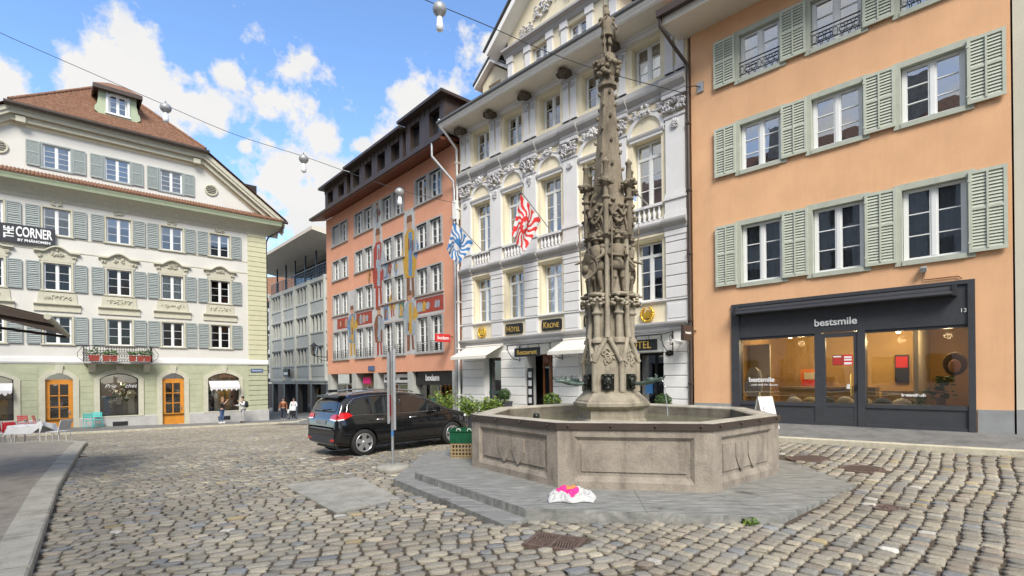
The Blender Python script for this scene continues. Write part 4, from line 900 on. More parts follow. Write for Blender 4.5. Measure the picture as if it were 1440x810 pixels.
# ================================================================== salmon house with wall paintings
m['p_red']=M('faded_red_paint',(.34,.055,.035),.85,.2,6); m['p_blue']=M('faded_blue_paint',(.13,.24,.40),.85,.2,6); m['p_yel']=M('ochre_paint',(.50,.30,.05),.85,.2,6); m['p_grn']=M('faded_green_paint',(.10,.22,.17),.85,.2,6); m['p_flesh']=M('flesh_paint',(.50,.28,.18),.85,.1,6); m['p_brn']=M('brown_paint',(.20,.09,.05),.85,.2,6); m['p_grey']=M('blue_grey_paint',(.30,.35,.40),.85,.15,4)
def salmon_house():
    B=thing('townhouse','salmon pink house with tall painted figures between its paired windows','house',tuple(PK.w(0,0)),PK.rz)
    cols=[2.1,5.36,8.72,12.1]; rows=[(3.0,1.66),(5.76,1.22),(7.93,1.17),(10.1,1.2)]; X1=14.3
    w=MB(); holes=[(x-1.13,x+1.13,z,z+h,.2) for x in cols for z,h in rows]; wall(w,0,X1,2.1,12.0,holes,0,.2); shell(w,0,X1,2.1,12.0,9)
    w.add([(0,0,2.1),(X1,0,2.1),(X1,1.4,2.1),(0,1.4,2.1)],[(0,3,2,1)]); w.build('wall',m['pink'],B)
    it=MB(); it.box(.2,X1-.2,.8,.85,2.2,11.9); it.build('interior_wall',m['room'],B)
    for j,(z,h) in enumerate(rows):
        for i,x in enumerate(cols):
            s=MB(); s.box(x-1.2,x-1.05,-.03,.19,z-.02,z+h+.03); s.box(x+1.05,x+1.2,-.03,.19,z-.02,z+h+.03); s.box(x-.13,x+.13,-.03,.19,z,z+h); s.box(x-1.05,x+1.05,-.03,.19,z+h,z+h+.07); s.box(x-1.24,x+1.24,-.08,.19,z-.08,z); s.build('window_surround',m['gsur'],B)
            for t in(-1,1):
                o=add_window(B,x+t*.59,z,.1,.9,h,bars=2 if j else 3,curtain=('blind' if (i==3 and j==0) else ('curtg' if (i+j+t)%3 else None)))
                if i==0 and j==3 and t<0: q=MB(); q.box(-.44,.44,-.02,-.005,.02,h-.02); q.build('roller_shutter',m['blind'],o)
            if j==0:
                for t in(-1,1):
                    q=MB()
                    for k in range(5): q.tube([(x+t*.59-.45,-.04,z+.1+k*.1),(x+t*.59+.45,-.04,z+.1+k*.1)],.01,4)
                    for k in range(4): q.tube([(x+t*.59-.45+.3*k,-.04,z+.05),(x+t*.59-.45+.3*k,-.04,z+.52)],.01,4)
                    q.build('window_rail',m['iron'],B)
    # wall paintings
    f=MB()
    for a,b in((3.34,4.12),(6.6,7.48),(9.96,10.86)): f.box(a,b,-.004,0,2.95,4.75)
    f.box(.95,13.35,-.004,0,4.75,5.62)
    f.box(6.55,7.55,-.004,0,5.62,11.4); f.box(9.86,10.9,-.004,0,5.62,10.1); f.box(7.55,9.86,-.004,0,7.0,7.9); f.box(3.3,4.2,-.004,0,5.62,7.0)
    f.build('fresco_ground',m['fresco'],B)
    mats=[m[k] for k in('p_red','p_blue','p_yel','p_grn','p_flesh','p_brn','p_grey')]
    def figure(x,z0,h,robe,trim,leg,seed):
        q=MB(); rr=random.Random(seed); y=-.008
        P=lambda L:[(x+a*min(2.1,h*.62),z0+b*h) for a,b in L]
        def poly(L,mi,y1): 
            L=P(L); q.add([(a,y1,b) for a,b in L],[tuple(range(len(L)))],mi)
        poly([(-.16,0),(-.02,.02),(0,.3),(.05,.3),(.1,.03),(.24,.02),(.2,.06),(.15,.35),(-.16,.35)],leg,y)
        poly([(-.26,.28),(.26,.26),(.3,.55),(.24,.78),(.1,.84),(-.1,.84),(-.26,.76),(-.32,.5)],robe,y-.002)
        poly([(-.06,.3),(.1,.28),(.12,.8),(-.05,.8)],trim,y-.004)
        poly([(-.26,.75),(-.4,.55),(-.2,.5),(-.1,.58),(-.16,.7)],robe,y-.005); poly([(.24,.75),(.42,.6),(.3,.46),(.12,.55),(.18,.68)],trim,y-.005)
        poly([(-.09,.83),(.09,.83),(.12,.9),(.08,.97),(-.08,.97),(-.12,.9)],4,y-.006); poly([(-.13,.92),(.13,.92),(.1,1.0),(-.1,1.0)],5,y-.008)
        for k in range(4): a=rr.uniform(-.2,.15); b=rr.uniform(.32,.65); poly([(a,b),(a+.08,b-.02),(a+.07,b+.12),(a+.01,b+.13)],rr.choice([trim,5,6,leg]),y-.007)
        q.build('painted_figure',mats,B)
    figure(3.75,3.1,3.0,1,2,2,1); figure(7.1,3.0,2.7,5,6,0,2); figure(7.08,5.5,4.4,0,6,0,3); figure(10.35,3.1,3.0,6,2,5,4); figure(10.4,5.6,4.2,2,1,5,5); figure(7.05,9.8,1.5,6,5,6,9)
    figure(8.35,7.0,1.0,5,0,5,6); figure(9.0,7.0,.9,1,2,1,7); figure(8.6,4.95,1.5,2,4,0,8); figure(6.0,7.05,.85,2,0,5,10)
    def panel(x0,x1,z0,z1,bgm,seed):
        q=MB(); q.add([(x0,-.006,z0),(x1,-.006,z0),(x1,-.006,z1),(x0,-.006,z1)],[(0,1,2,3)],bgm); rr=random.Random(seed)
        for k in range(7):
            cx=rr.uniform(x0+.2,x1-.2); cz=(z0+z1)/2; w_=rr.uniform(.1,.2); h_=(z1-z0)*rr.uniform(.25,.42); c=rr.choice([2,4,5,6,6])
            q.add([(cx-w_,-.009-.0006*k,cz-h_),(cx+w_*.6,-.009-.0006*k,cz-h_),(cx+w_,-.009-.0006*k,cz+h_*.4),(cx,-.009-.0006*k,cz+h_),(cx-w_*.8,-.009-.0006*k,cz+h_*.5)],[(0,1,2,3,4)],c)
        q.build('painted_panel',mats,B)
    panel(10.95,13.3,4.85,5.55,0,1); panel(1.6,3.2,4.85,5.5,0,2); panel(4.3,6.3,4.85,5.55,0,3); panel(7.65,8.2,7.05,7.85,1,4); panel(9.25,9.8,4.85,5.6,3,5); panel(7.65,8.15,4.85,5.6,1,6)
    # ground floor
    q=MB(); q.box(0,.45,.0,.5,-1.5,2.1); q.build('pier',m['concd'],B)
    for a,b in((3.6,4.15),(6.4,6.85),(10.05,10.5),(13.9,14.3)): q=MB(); q.box(a,b,.0,.5,-1.5,2.1); q.build('pier',m['concd'],B)
    q=MB(); q.box(.1,14.2,1.4,1.5,-1.5,2.1); q.build('shop_wall',m['rmid'],B)
    q=MB(); q.box(7.0,10.0,.3,.4,1.55,2.0); q.box(7.05,9.95,.28,.3,1.6,1.95); q.build('shop_fascia',m['wtxt'],B); q=MB(); q.box(7.2,8.4,.26,.28,1.7,1.82); q.box(8.8,9.8,.26,.28,1.7,1.82); q.build('shop_fascia_stripe',m['black'],B)
    q=MB(); q.box(10.5,13.9,.2,.35,1.45,2.08); q.build('shop_fascia',m['black'],B); part_text(B,'bodum',.42,'wtxt',(12.0,.19,1.78),depth=.01,bold=.01)
    q=MB(); q.box(12.6,14.0,.45,.5,.7,1.42); q.build('sale_banner',m['fred'],B); part_text(B,'OUTLET',.5,'wtxt',(13.4,.44,1.05),depth=.004,bold=.012)
    q=MB(); q.box(10.5,12.6,1.0,1.05,-1,1.4); q.build('lit_display',m['tanp'],B); q=MB(); q.box(11.0,11.5,.9,.98,.6,1.2); q.build('sale_card',m['fred'],B)
    q=MB(); q.box(1.6,3.1,.6,.75,.2,1.2); q.build('pink_display',m['pinkp'],B); q=MB(); q.box(4.5,5.6,.3,.36,1.35,1.9); q.build('shop_fascia',m['p_brn'],B); q=MB(); q.box(4.5,5.4,.28,.3,1.5,1.85); q.build('shop_sign',m['pinkp'],B)
    q=MB(); q.box(4.9,6.1,.7,.8,-.2,.7); q.build('pink_display',m['pinkp'],B)
    for a,b in((.5,3.6),(4.15,6.4),(6.85,10.05),(10.5,13.9)):
        q=MB(); 
        for x in(a+.05,(a+b)/2,b-.05): q.box(x-.04,x+.04,.38,.45,-1.5,1.5)
        q.box(a,b,.38,.45,1.44,1.5); f_=q.build('shopfront',m['steel'],B); q=MB(); q.box(a+.09,(a+b)/2-.04,.41,.42,-1.5,1.44); q.build('pane',m['panes'],f_); q=MB(); q.box((a+b)/2+.04,b-.09,.41,.42,-1.5,1.44); q.build('pane',m['panes'],f_)
    q=MB(); q.box(8.1,9.9,.8,.85,-1,1.4); q.build('lit_display',m['p_yel'],B)
    # projecting shop sign
    # eaves, attic dormers
    e=MB(); e.profile([(-.85,11.82),(-.9,11.85),(-.9,11.95),(.05,12.15),(.05,12.05)],-.25,X1+.25); e.build('eaves_soffit',m['bwood'],B)
    e=MB(); e.profile([(-.99,11.86),(-.99,11.98),(-.88,12.0),(-.88,11.86)],-.3,X1+.25); e.build('gutter',m['bmetal'],B)
    r=MB(); r.add([(-.25,-.9,12.0),(X1+.2,-.9,12.0),(X1+.2,4,15.6),(-.5,4,15.6),(-.5,9.5,11.97),(X1+.2,9.5,11.97)],[(0,1,2,3),(3,2,5,4)]); r.build('roof',m['bmetal'],B)
    for x0,x1,n,h in((1.0,4.2,2,1.35),(4.7,10.6,4,1.5),(10.9,14.2,2,1.75)):
        d=MB(); y=-.45; zb_=12.2; H=h
        hol=[(x0+(x1-x0)*(k+.5)/n-.42,x0+(x1-x0)*(k+.5)/n+.42,zb_+.35,zb_+H-.28,.3) for k in range(n)]
        wall(d,x0,x1,zb_-.2,zb_+H,hol,y,.3); 
        d.add([(x0,y,zb_-.2),(x0,y,zb_+H),(x0,4,zb_+H),(x0,4,zb_-.2)],[(0,1,2,3)]); d.add([(x1,y,zb_-.2),(x1,4,zb_-.2),(x1,4,zb_+H),(x1,y,zb_+H)],[(0,1,2,3)])
        for k in range(int((x1-x0)/.42)): d.box(x0+k*.42,x0+k*.42+.025,y-.03,y,zb_+H-.26,zb_+H)
        D=d.build('dormer',m['bmetal'],B); q=MB(); q.box(x0-.25,x1+.25,y-.35,4.2,zb_+H,zb_+H+.13); q.build('dormer_roof',m['bmetal'],D)
        for hh in hol:
            q=MB(); q.box(hh[0],hh[1],y+.25,y+.29,hh[2],hh[3]); q.build('pane',m['cglass'],D)
    d=MB(); d.tube([(X1-.4,-.93,11.88),(X1-.4,-.93,11.3),(X1+.05,-.15,10.3),(X1+.12,-.15,9.9),(X1+.12,-.15,-1)],.055,8); d.build('downpipe',m['steel'],B)
salmon_house()
def hanging_sign(fr,u,z,w,h,mat,txt,tm,label,size,out=.75):
    B=thing('shop_sign',label,'sign',tuple(fr.w(u,0,z)),fr.rz)
    q=MB(); q.box(-.045,.045,-out-w/2,-out+w/2,-h/2,h/2); S=q.build('sign_panel',m[mat],B)
    q=MB(); q.tube([(0,0,h*.2),(0,-out+w/2,h*.2)],.018,6); q.build('bracket',m['iron'],B)
    for s in(-1,1): inst('lettering',text_mesh(txt,size,.004,m[tm],bold=.004),S,(s*.05,-out,0),R(90)*s)
hanging_sign(PK,14.0,3.5,.74,.34,'fred','bodum','wtxt','small red shop sign jutting out from the salmon house',.21,.55)
hanging_sign(OR,.05,2.93,.52,.42,'bmetal','bestsmile','wtxt','small dark brown sign jutting out beside the drainpipe of the orange house',.085,.55)
def street_plate(fr,u,z,w,txt,label,v=-.07):
    B=thing('street_sign',label,'street sign',tuple(fr.w(u,v,z)),fr.rz); q=MB(); q.box(-w/2,w/2,-.02,0,-.13,.13); q.box(-w/2+.02,w/2-.02,-.024,-.02,-.11,.11); q.build('plate',m['denim'],B)
    if txt: inst('lettering',text_mesh(txt,.14,.003,m['wtxt']),B,(0,-.027,0))
street_plate(LB,-.72,2.45,.8,'Weinmarkt','small dark street name plate on the corner of the green ground floor')
street_plate(PK,6.2,2.35,.75,'','blank looking street plate on the lower edge of the salmon house',-.03)
# ================================================================== grey modern block behind
def grey_block():
    B=thing('office_building','pale grey modern concrete block with gridded windows and a flat overhanging roof','office building',tuple(GR.w(0,0)),GR.rz)
    L=15.5; w=MB(); z0=1.35; rows=[(3.3,1.5),(6.3,1.5),(9.3,1.5)]
    holes=[]
    for k in range(4):
        for z,h in rows:
            for j in range(4): a=.35+k*3.75+j*.86; holes.append((a,a+.72,z,z+h,.3))
    wall(w,-.3,L,z0,11.3,holes,0,.3); shell(w,-.3,L,z0,11.3,12); w.add([(-.3,0,z0),(L,0,z0),(L,2,z0),(-.3,2,z0)],[(0,3,2,1)]); w.build('wall',m['conc'],B)
    for k in range(5): q=MB(); x=.15+k*3.78-.1; q.box(x-.14,x+.14,-.22,0,z0+.3,11.25); q.build('concrete_fin',m['conc'],B)
    for z in(1.6,3.1,4.9,6.1,7.9,9.1,10.9): q=MB(); q.box(-.3,L,-.09,0,z,z+.16); q.build('concrete_ledge',m['conc'],B)
    for k in range(4):
        for z,h in rows:
            q=MB(); q.box(.35+k*3.75,.35+k*3.75+3.3,-.03,0,z-1.25,z-.25); q.build('spandrel_panel',m['concd'],B)
            q=MB()
            for j in range(4): a=.35+k*3.75+j*.86; q.box(a,a+.72,.2,.22,z,z+h)
            o=q.build('window',m['cglass'],B)
    # set-back glass storey with terrace rail and roof slab
    q=MB(); q.box(1.0,L,2.2,2.3,11.4,13.9); q.build('glass_storey',m['cglass'],B)
    for k in range(6): q=MB(); x=1.0+k*2.8; q.box(x-.07,x+.07,.25,.4,11.3,14.1); q.build('column',m['dark2'],B)
    q=MB()
    for k in range(40): x=-.2+k*.4; q.box(x,x+.05,.04,.08,11.35,12.4)
    for z in(11.5,11.8,12.1): q.box(-.2,L,.05,.07,z,z+.03)
    q.build('terrace_rail',m['dark2'],B); q=MB(); q.tube([(-.2,.06,12.42),(L,.06,12.42)],.04,6); q.build('handrail',m['steel'],B)
    q=MB(); q.profile([(-2.1,14.45),(-2.1,14.75),(12,15.0),(12,13.9),(1.2,13.9)],-2.2,L+2); q.build('roof',m['soffit'],B)
    q=MB(); q.box(0,L,1.2,1.3,-3,z0); q.build('shop_glazing',m['cglass'],B); q=MB(); q.box(0,L,2.0,2.1,-3,z0); q.build('shop_wall',m['rmid'],B)
    for k in range(5): q=MB(); x=.15+k*3.78-.1; q.box(x-.2,x+.2,.0,.5,-3,z0); q.build('column',m['dark2'],B)
    q=MB(); q.box(8.3,10.3,1.05,1.15,-.9,.9); q.build('lit_display',m['p_yel'],B)
    q=MB(); q.box(5.1,6.6,-.5,-.3,2.1,2.9); q.build('sign_box',m['black'],B); q=MB(); q.box(5.3,6.4,-.52,-.5,2.3,2.55); q.build('sign_band',m['wtxt'],B)
    for x in(1.5,4,7.5):
        q=MB(); q.tube([(x,3,14.8),(x,3,17)],.03,5); 
        for z in(15.8,16.4,16.8): q.tube([(x-.5,3,z),(x+.5,3,z)],.02,5)
        q.build('roof_antenna',m['steel'],B)
grey_block()
def far_house():
    P=Vector((-37,70,0)); B=thing('townhouse','narrow dark old house with a brown roof glimpsed at the end of the lane','house',tuple(P),R(-10))
    w=MB(); holes=[(x,x+1.5,z,z+2.0,.2) for x in(.6,2.8,5.0) for z in(2.6,5.8,9.0)]; wall(w,-1,9,-4,12.2,holes,0,.2); shell(w,-1,9,-4,12.2,8); w.build('wall',m['conc'],B)
    q=MB(); q.box(-.8,8.8,.6,.7,-3,12); q.build('interior_wall',m['room'],B)
    for x in(.6,2.8,5.0):
        for z in(2.6,5.8,9.0): add_window(B,x+.75,z,.1,1.5,2.0,bars=2)
    for z in(1.6,4.9,8.1,11.6): q=MB(); mould(q,-1,9,z,[(.1,0),(.25,.15),(.25,.4)]); q.build('cornice',m['dark'],B)
    q=MB(); q.add([(-1.5,-.6,12.3),(9.5,-.6,12.3),(9.5,3.5,16.5),(-1.5,3.5,16.5),(-1.5,8.5,12.3),(9.5,8.5,12.3)],[(0,1,2,3),(3,2,5,4)]); q.build('roof',m['tile'],B)
    q=MB(); q.box(-.6,8.6,-.03,.02,-3.2,1.3); q.build('shopfront',m['dark'],B)
    q=MB(); arch_band(q,3.6,2.2,12.3,1.0,.25,-.5,1.5); q.box(2.5,4.7,.0,.1,11.9,13.2); q.build('dormer',m['gsur'],B)
far_house()
# ================================================================== corner house on the left
def corner_house():
    B=thing('corner_building','large white house with green ground floor, grey shutters and a half hipped tiled roof','house',tuple(LB.w(0,0)),LB.rz)
    X0=-17.1; cols=[-2.98,-5.73,-8.47,-11.3,-14.1]; ww=1.2; rows=[(4.0,1.55),(7.06,1.53),(10.24,1.5)]
    w=MB(); holes=[(x-ww/2,x+ww/2,z,z+h,.22) for x in cols for z,h in rows]; wall(w,X0,0,3.0,13.6,holes,0,.22)
    ph=[(x-.62,x+.62,14.02,15.36,.2) for x in(-5.73,-8.5,-11.28)]
    wall(w,-13.1,-4.1,13.6,16.6,ph,0,.2)
    w.add([(-4.1,0,13.6),(.2,0,13.6),(-4.1,0,16.75)],[(0,1,2)]); w.add([(-13.1,0,13.6),(-13.1,0,16.75),(-17.3,0,13.6)],[(0,1,2)]); w.add([(-13.1,0,16.6),(-4.1,0,16.6),(-4.1,0,16.75),(-13.1,0,16.75)],[(0,1,2,3)])
    w.add([(0,0,-2),(0,14,-2),(0,14,13.4),(0,0,13.4)],[(0,1,2,3)]); w.add([(X0,0,-2),(X0,0,13.4),(X0,14,13.4),(X0,14,-2)],[(0,1,2,3)]); w.add([(X0,14,-2),(X0,14,13.4),(0,14,13.4),(0,14,-2)],[(0,1,2,3)]); w.build('wall',m['white'],B)
    it=MB(); it.box(X0+.3,-.3,1.0,1.05,3.3,16); it.build('interior_wall',m['room'],B)
    it=MB(); it.box(X0+.3,-.3,1.5,1.55,-1.2,2.7); it.build('shop_wall',m['rmid'],B)
    # ground floor: arched openings
    op=[(-14.3,2.28,-.30,1.93,.32,'shop'),(-11.28,1.2,-.95,1.93,.33,'door'),(-8.52,1.88,-.30,1.93,.34,'shop'),(-5.75,1.2,-1.05,1.93,.33,'door'),(-2.83,1.9,-.30,1.93,.33,'shop')]
    gz=MB(); gh=[(x-a/2,x+a/2,z0,zs+rs,.28) for x,a,z0,zs,rs,k in op]
    wall(gz,X0,-1.25,-.36,2.84,[h for h in gh],-.02,.28); wall(gz,X0,0,-2,-.36,[(h[0],h[1],-2,-.36,.3) for h,o in zip(gh,op) if o[5]=='door'],-.02,.28)
    for x,a,z0,zs,rs,k in op: arch_fill(gz,x,a,zs,rs,zs+rs,-.02,.28)
    gz.build('ground_floor_wall',m['green'],B)
    segs=[(X0,-15.75),(-12.85,-12.2),(-10.35,-9.78),(-7.25,-6.68),(-4.83,-4.1)]
    for a,b in segs: gr=MB(); courses(gr,a,b,-.36,2.62,8,-.035,-.02,0,.012,.006); gr.build('ground_floor_courses',m['green'],B)
    q=MB(); xs=[X0]+[v for x,a,z0,zs,rs,k in op if k=='door' for v in(x-a/2-.27,x+a/2+.27)]+[0.06]
    for a,b in zip(xs[0::2],xs[1::2]): q.box(a,b,-.1,.0,-2,-.38); q.add([(a,-.1,-.38),(b,-.1,-.38),(b,-.02,-.33),(a,-.02,-.33)],[(0,1,2,3)])
    q.build('stone_base',m['plinth'],B)
    for x in(-8.5,-2.83): q=MB(); q.box(x-.37,x+.37,-.115,-.1,-.92,-.66); q.build('cellar_grille',m['iron'],B)
    q=MB(); courses(q,-1.25,0,-.36,2.8,9,-.06,0,0,.03); q.build('corner_quoin',m['green'],B)
    q=MB(); courses(q,-1.24,0,3.22,12.3,26,-.05,.0,0,.03); q.build('corner_quoin',m['ygreen'],B)
    q=MB(); mould(q,X0,.06,2.84,[(.05,0),(.07,.04),(.1,.1),(.1,.34),(.06,.38)]); q.build('string_band',m['hwhite'],B)
    for x,a,z0,zs,rs,k in op:
        q=MB(); bw=.27; zb_=z0 if k=='shop' else -1.4
        q.box(x-a/2-bw,x-a/2,-.09,.1,zb_,zs); q.box(x+a/2,x+a/2+bw,-.09,.1,zb_,zs); arch_band(q,x,a,zs,rs,bw,-.09,.1); q.prism([(x-.13,zs+rs+.02),(x+.13,zs+rs+.02),(x+.19,zs+rs+.5),(x-.19,zs+rs+.5)],-.14,-.02)
        if k=='shop': q.box(x-a/2-bw,x+a/2+bw,-.12,.1,z0-.07,z0)
        q.build('arched_surround',m['trim'],B)
        A=arch_pts(x,a,zs,rs,12)
        if k=='shop':
            f=MB(); f.box(x-a/2,x-a/2+.06,.12,.2,z0,zs); f.box(x+a/2-.06,x+a/2,.12,.2,z0,zs); f.box(x-a/2,x+a/2,.12,.2,z0,z0+.07); arch_band(f,x,a-.12,zs,rs-.05,.07,.12,.2); S=f.build('shop_window',m['black'],B)
            g_=MB(); P=[(x+a/2-.05,z0+.06)]+[(px_*1,pz) for px_,pz in A]+[(x-a/2+.05,z0+.06)]; g_.prism(P[::-1],.15,.16); g_.build('pane',m['panes'],S)
        else:
            f=MB(); f.box(x-a/2,x-a/2+.2,.1,.2,-1.4,zs); f.box(x+a/2-.2,x+a/2,.1,.2,-1.4,zs); f.box(x-a/2+.2,x+a/2-.2,.1,.2,zs-.28,zs); f.box(x-a/2+.2,x+a/2-.2,.1,.2,-1.4,-.3)
            f.box(x-.03,x+.03,.11,.19,-.3,zs-.28)
            for t in(1,2): zz=-.3+(zs-.28+.3)*t/3; f.box(x-a/2+.2,x+a/2-.2,.11,.19,zz-.025,zz+.025)
            D=f.build('door',m['odoor'],B); g_=MB(); g_.box(x-a/2+.18,x+a/2-.18,.14,.15,-.3,zs-.26); g_.build('pane',m['panes'],D); h_=MB(); h_.box(x+a/2-.17,x+a/2-.12,.06,.1,-.1,.12); h_.tube([(x+a/2-.14,.05,.05),(x+a/2-.26,.05,.05)],.012,6); h_.build('handle',m['chrome'],D)
            g_=MB(); P=[(px_,pz) for px_,pz in A]; g_.prism(P[::-1],.15,.16); g_.build('fanlight',m['panes'],B)
            s_=MB(); s_.box(x-a/2-.1,x+a/2+.1,-.14,.1,-1.4,(-.92 if x<-8 else -1.02)); s_.build('door_step',m['plinth'],B)
    # shop displays
    rr=random.Random(11)
    q=MB(); 
    for k in range(130): q.cbox((-8.5+rr.gauss(0,.25),.48+rr.gauss(0,.08),.75+rr.gauss(0,.32)),.08,.01,.035,Matrix.Rotation(rr.uniform(0,3),3,'Y')@Matrix.Rotation(rr.uniform(0,3),3,'X'),0 if rr.random()<.6 else 1)
    q.lathe((-8.5,.6,-.3),[(.2,0),(.26,.3),(.2,.55),(.22,.6)],12,2); q.build('flower_display',[m['hwhite'],m['leafm'],m['dnavy']],B)
    for x,c in((-9.1,'p_blue'),(-7.9,'pale'),(-3.5,'dnavy'),(-3.15,'cloth'),(-2.9,'p_yel'),(-2.45,'p_yel'),(-2.2,'p_brn'),(-13.6,'p_yel'),(-14.2,'p_brn'),(-13.9,'p_grey')):
        q=MB(); z=rr.uniform(.6,1.2); q.loft([[(x+a*k*.2,.55+b*.08,zz) for a,b in((-1,-1),(1,-1),(1,1),(-1,1))] for zz,k in((-.25,.9),(z*.5,.75),(z,1),(z+.12,.4))]); q.build('clothes_display',m[c],B)
    q=MB(); q.box(-15.3,-13.3,.55,.8,.35,.42); q.box(-15.3,-13.3,.55,.8,1.0,1.07); q.box(-11.8,-10.8,.7,.9,.35,.42); q.box(-6.3,-5.2,.7,.9,.2,.26); q.build('display_shelf',m['p_brn'],B)
    part_text(B,'Prie',.34,'wtxt',(-8.95,.14,1.5),'window_lettering',.003,shear=.35); part_text(B,'chet',.34,'wtxt',(-7.95,.14,1.5),'window_lettering',.003,shear=.35)
    for x in(-2.83,-14.3):
        q=MB(); a=.9 if x>-9 else 1.1; q.add([(x-a,-.04,1.75),(x+a,-.04,1.75),(x+a,-.5,1.35),(x-a,-.5,1.35),(x-a,-.04,1.73),(x+a,-.04,1.73),(x+a,-.5,1.33),(x-a,-.5,1.33)],[(0,3,2,1),(4,5,6,7),(0,4,7,3),(1,2,6,5)]); n=12
        for k in range(n):
            l=x-a+2*a*k/n; r_=l+2*a/n; d=.2 if k%2 else .3; q.add([(l,-.505,1.35),(r_,-.505,1.35),(r_,-.51,1.35-d*.6),((l+r_)/2,-.515,1.35-d),(l,-.51,1.35-d*.6)],[(0,4,3,2,1)])
        q.build('shop_awning',m['cloth'],B)
    # windows and shutters
    rn=random.Random(5)
    for j,(z,h) in enumerate(rows):
        for i,x in enumerate(cols):
            s=MB(); b=.1; s.box(x-ww/2-b,x-ww/2,-.05,.1,z-.02,z+h+.1); s.box(x+ww/2,x+ww/2+b,-.05,.1,z-.02,z+h+.1); s.box(x-ww/2,x+ww/2,-.05,.1,z+h,z+h+.1); s.box(x-ww/2-.16,x+ww/2+.16,-.1,.1,z-.09,z-.02); s.build('window_surround',m['trim'],B)
            cu=None
            if j==2: cu='wblindh'
            elif rn.random()<.22: cu='curt'
            add_window(B,x,z,.08,ww-.02,h,curtain=cu,bars=2,pane='panel' if j<2 else 'pane',ft=.05,mt=.09)
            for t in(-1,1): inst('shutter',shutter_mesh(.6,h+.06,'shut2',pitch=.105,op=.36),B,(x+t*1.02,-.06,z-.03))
    for x in cols:
        q=MB(); mould(q,x-1.02,x+1.02,6.12,[(.08,-.28),(.06,-.06),(.06,0),(.13,.06),(.19,.11),(.19,.17)]); q.build('window_ledge',m['trim'],B)
        q=MB(); q.prism([(x-.88,6.3),(x+.88,6.3),(x+.82,6.92),(x-.82,6.92)],-.06,0); q.build('window_apron',m['trim'],B)
        q=MB(); scrolls(q,x,6.62,1.2,.3,12,int(-x*10),-.06,.05); q.build('apron_relief',m['trim'],B)
        q=MB(); P=[]
        n=24
        for k in range(n+1):
            t=-1+2*k/n; z=9.28+(.3*math.cos(t/.55*math.pi/2) if abs(t)<.55 else 0); P.append((x+1.0*t,z))
        for k in range(n):
            (a,za),(b_,zb2)=P[k],P[k+1]
            for lo,hi,y in((-.14,-.06,-.10),(-.06,.02,-.2)):
                q.add([(a,y,za+lo),(b_,y,zb2+lo),(b_,y,zb2+hi),(a,y,za+hi),(a,0,za+lo),(b_,0,zb2+lo),(b_,0,zb2+hi),(a,0,za+hi)],[(0,1,2,3),(0,4,5,1),(3,2,6,7)]+([(0,3,7,4)] if k==0 else [])+([(1,5,6,2)] if k==n-1 else []))
        q.prism([(x-.78,8.7),(x+.78,8.7),(x+.85,9.14),(x-.85,9.14)],-.05,0); q.build('window_hood',m['trim'],B)
        q=MB(); scrolls(q,x,9.18,.5,.4,9,int(-x*7),-.06,.06); q.build('hood_relief',m['trim'],B)
        for s in(-1,1): q=MB(); scrolls(q,x+s*.75,9.0,.18,.24,4,int(-x*3)+s,-.06,.06); q.build('hood_relief',m['trim'],B)
        q=MB(); scrolls(q,x,12.0,.5,.32,8,int(-x*17),-.03,.06); q.build('cartouche',m['trim'],B)
    q=MB(); q.box(X0,-1.24,-.025,0,9.30,9.36); q.build('string_course',m['trim'],B)
    q=MB(); q.box(X0,-1.24,-.025,0,10.1,10.15); q.build('string_course',m['trim'],B)
    # cornice, tile strip
    q=MB(); q.profile([(0.0,12.12),(-.04,12.12),(-.1,12.3),(-.3,12.55),(-.62,12.78),(-.8,12.82),(-.8,12.86),(0,12.86)],X0-.8,.8); q.build('cornice_cove',m['trim'],B)
    q=MB(); q.profile([(-.8,12.82),(-.86,12.82),(-.9,12.95),(-.96,13.06),(-.96,13.12),(-.8,13.12)],X0-.85,.88); q.build('eaves_fascia',m['gfascia'],B)
    q=MB(); q.profile([(-1.0,13.12),(-1.02,13.2),(-.02,13.66),(-.0,13.6)],X0-.85,.95)
    for k in range(120): x=X0-.8+k*.1575; q.tube([(x,-1.03,13.19),(x,-.05,13.66)],.045,5)
    q.build('tile_skirt',m['tile'],B)
    # pediment windows, vents, trim
    for x in(-5.73,-8.5,-11.28):
        s=MB(); s.box(x-.7,x-.6,-.04,.1,13.98,15.42); s.box(x+.6,x+.7,-.04,.1,13.98,15.42); s.box(x-.6,x+.6,-.04,.1,15.34,15.42); s.box(x-.74,x+.74,-.06,.1,13.92,14.02); s.build('window_surround',m['shut2'],B)
        add_window(B,x,14.02,.06,1.2,1.32,bars=3,curtain='wblind')
        for t in(-1,1): inst('shutter',shutter_mesh(.58,1.4,'shut2',False),B,(x+t*1.0,-.05,13.98))
    for x in(-3.45,-13.65):
        q=MB(); q.add([(x+.38*math.cos(a*math.pi/12),-.03,14.66+.36*math.sin(a*math.pi/12)) for a in range(24)],[tuple(range(24))],1)
        q.tube([(x+.36*math.cos(a*math.pi/12),-.03,14.66+.34*math.sin(a*math.pi/12)) for a in range(25)],.06,6,0)
        for k in range(5): z=14.66-.24+.12*k; l=.32*math.sqrt(max(0,1-((z-14.66)/.33)**2)); q.cbox((x,-.045,z),l,.01,.03,Matrix.Rotation(.5,3,'X'),0)
        q.build('round_vent',[m['trim'],m['black']],B)
    # verge: roof edge along both slopes and under the half hip
    v=MB(); V0=[(1.15,13.16),(-3.95,16.82),(-8.55,16.82),(-13.15,16.82),(-18.2,13.16)]
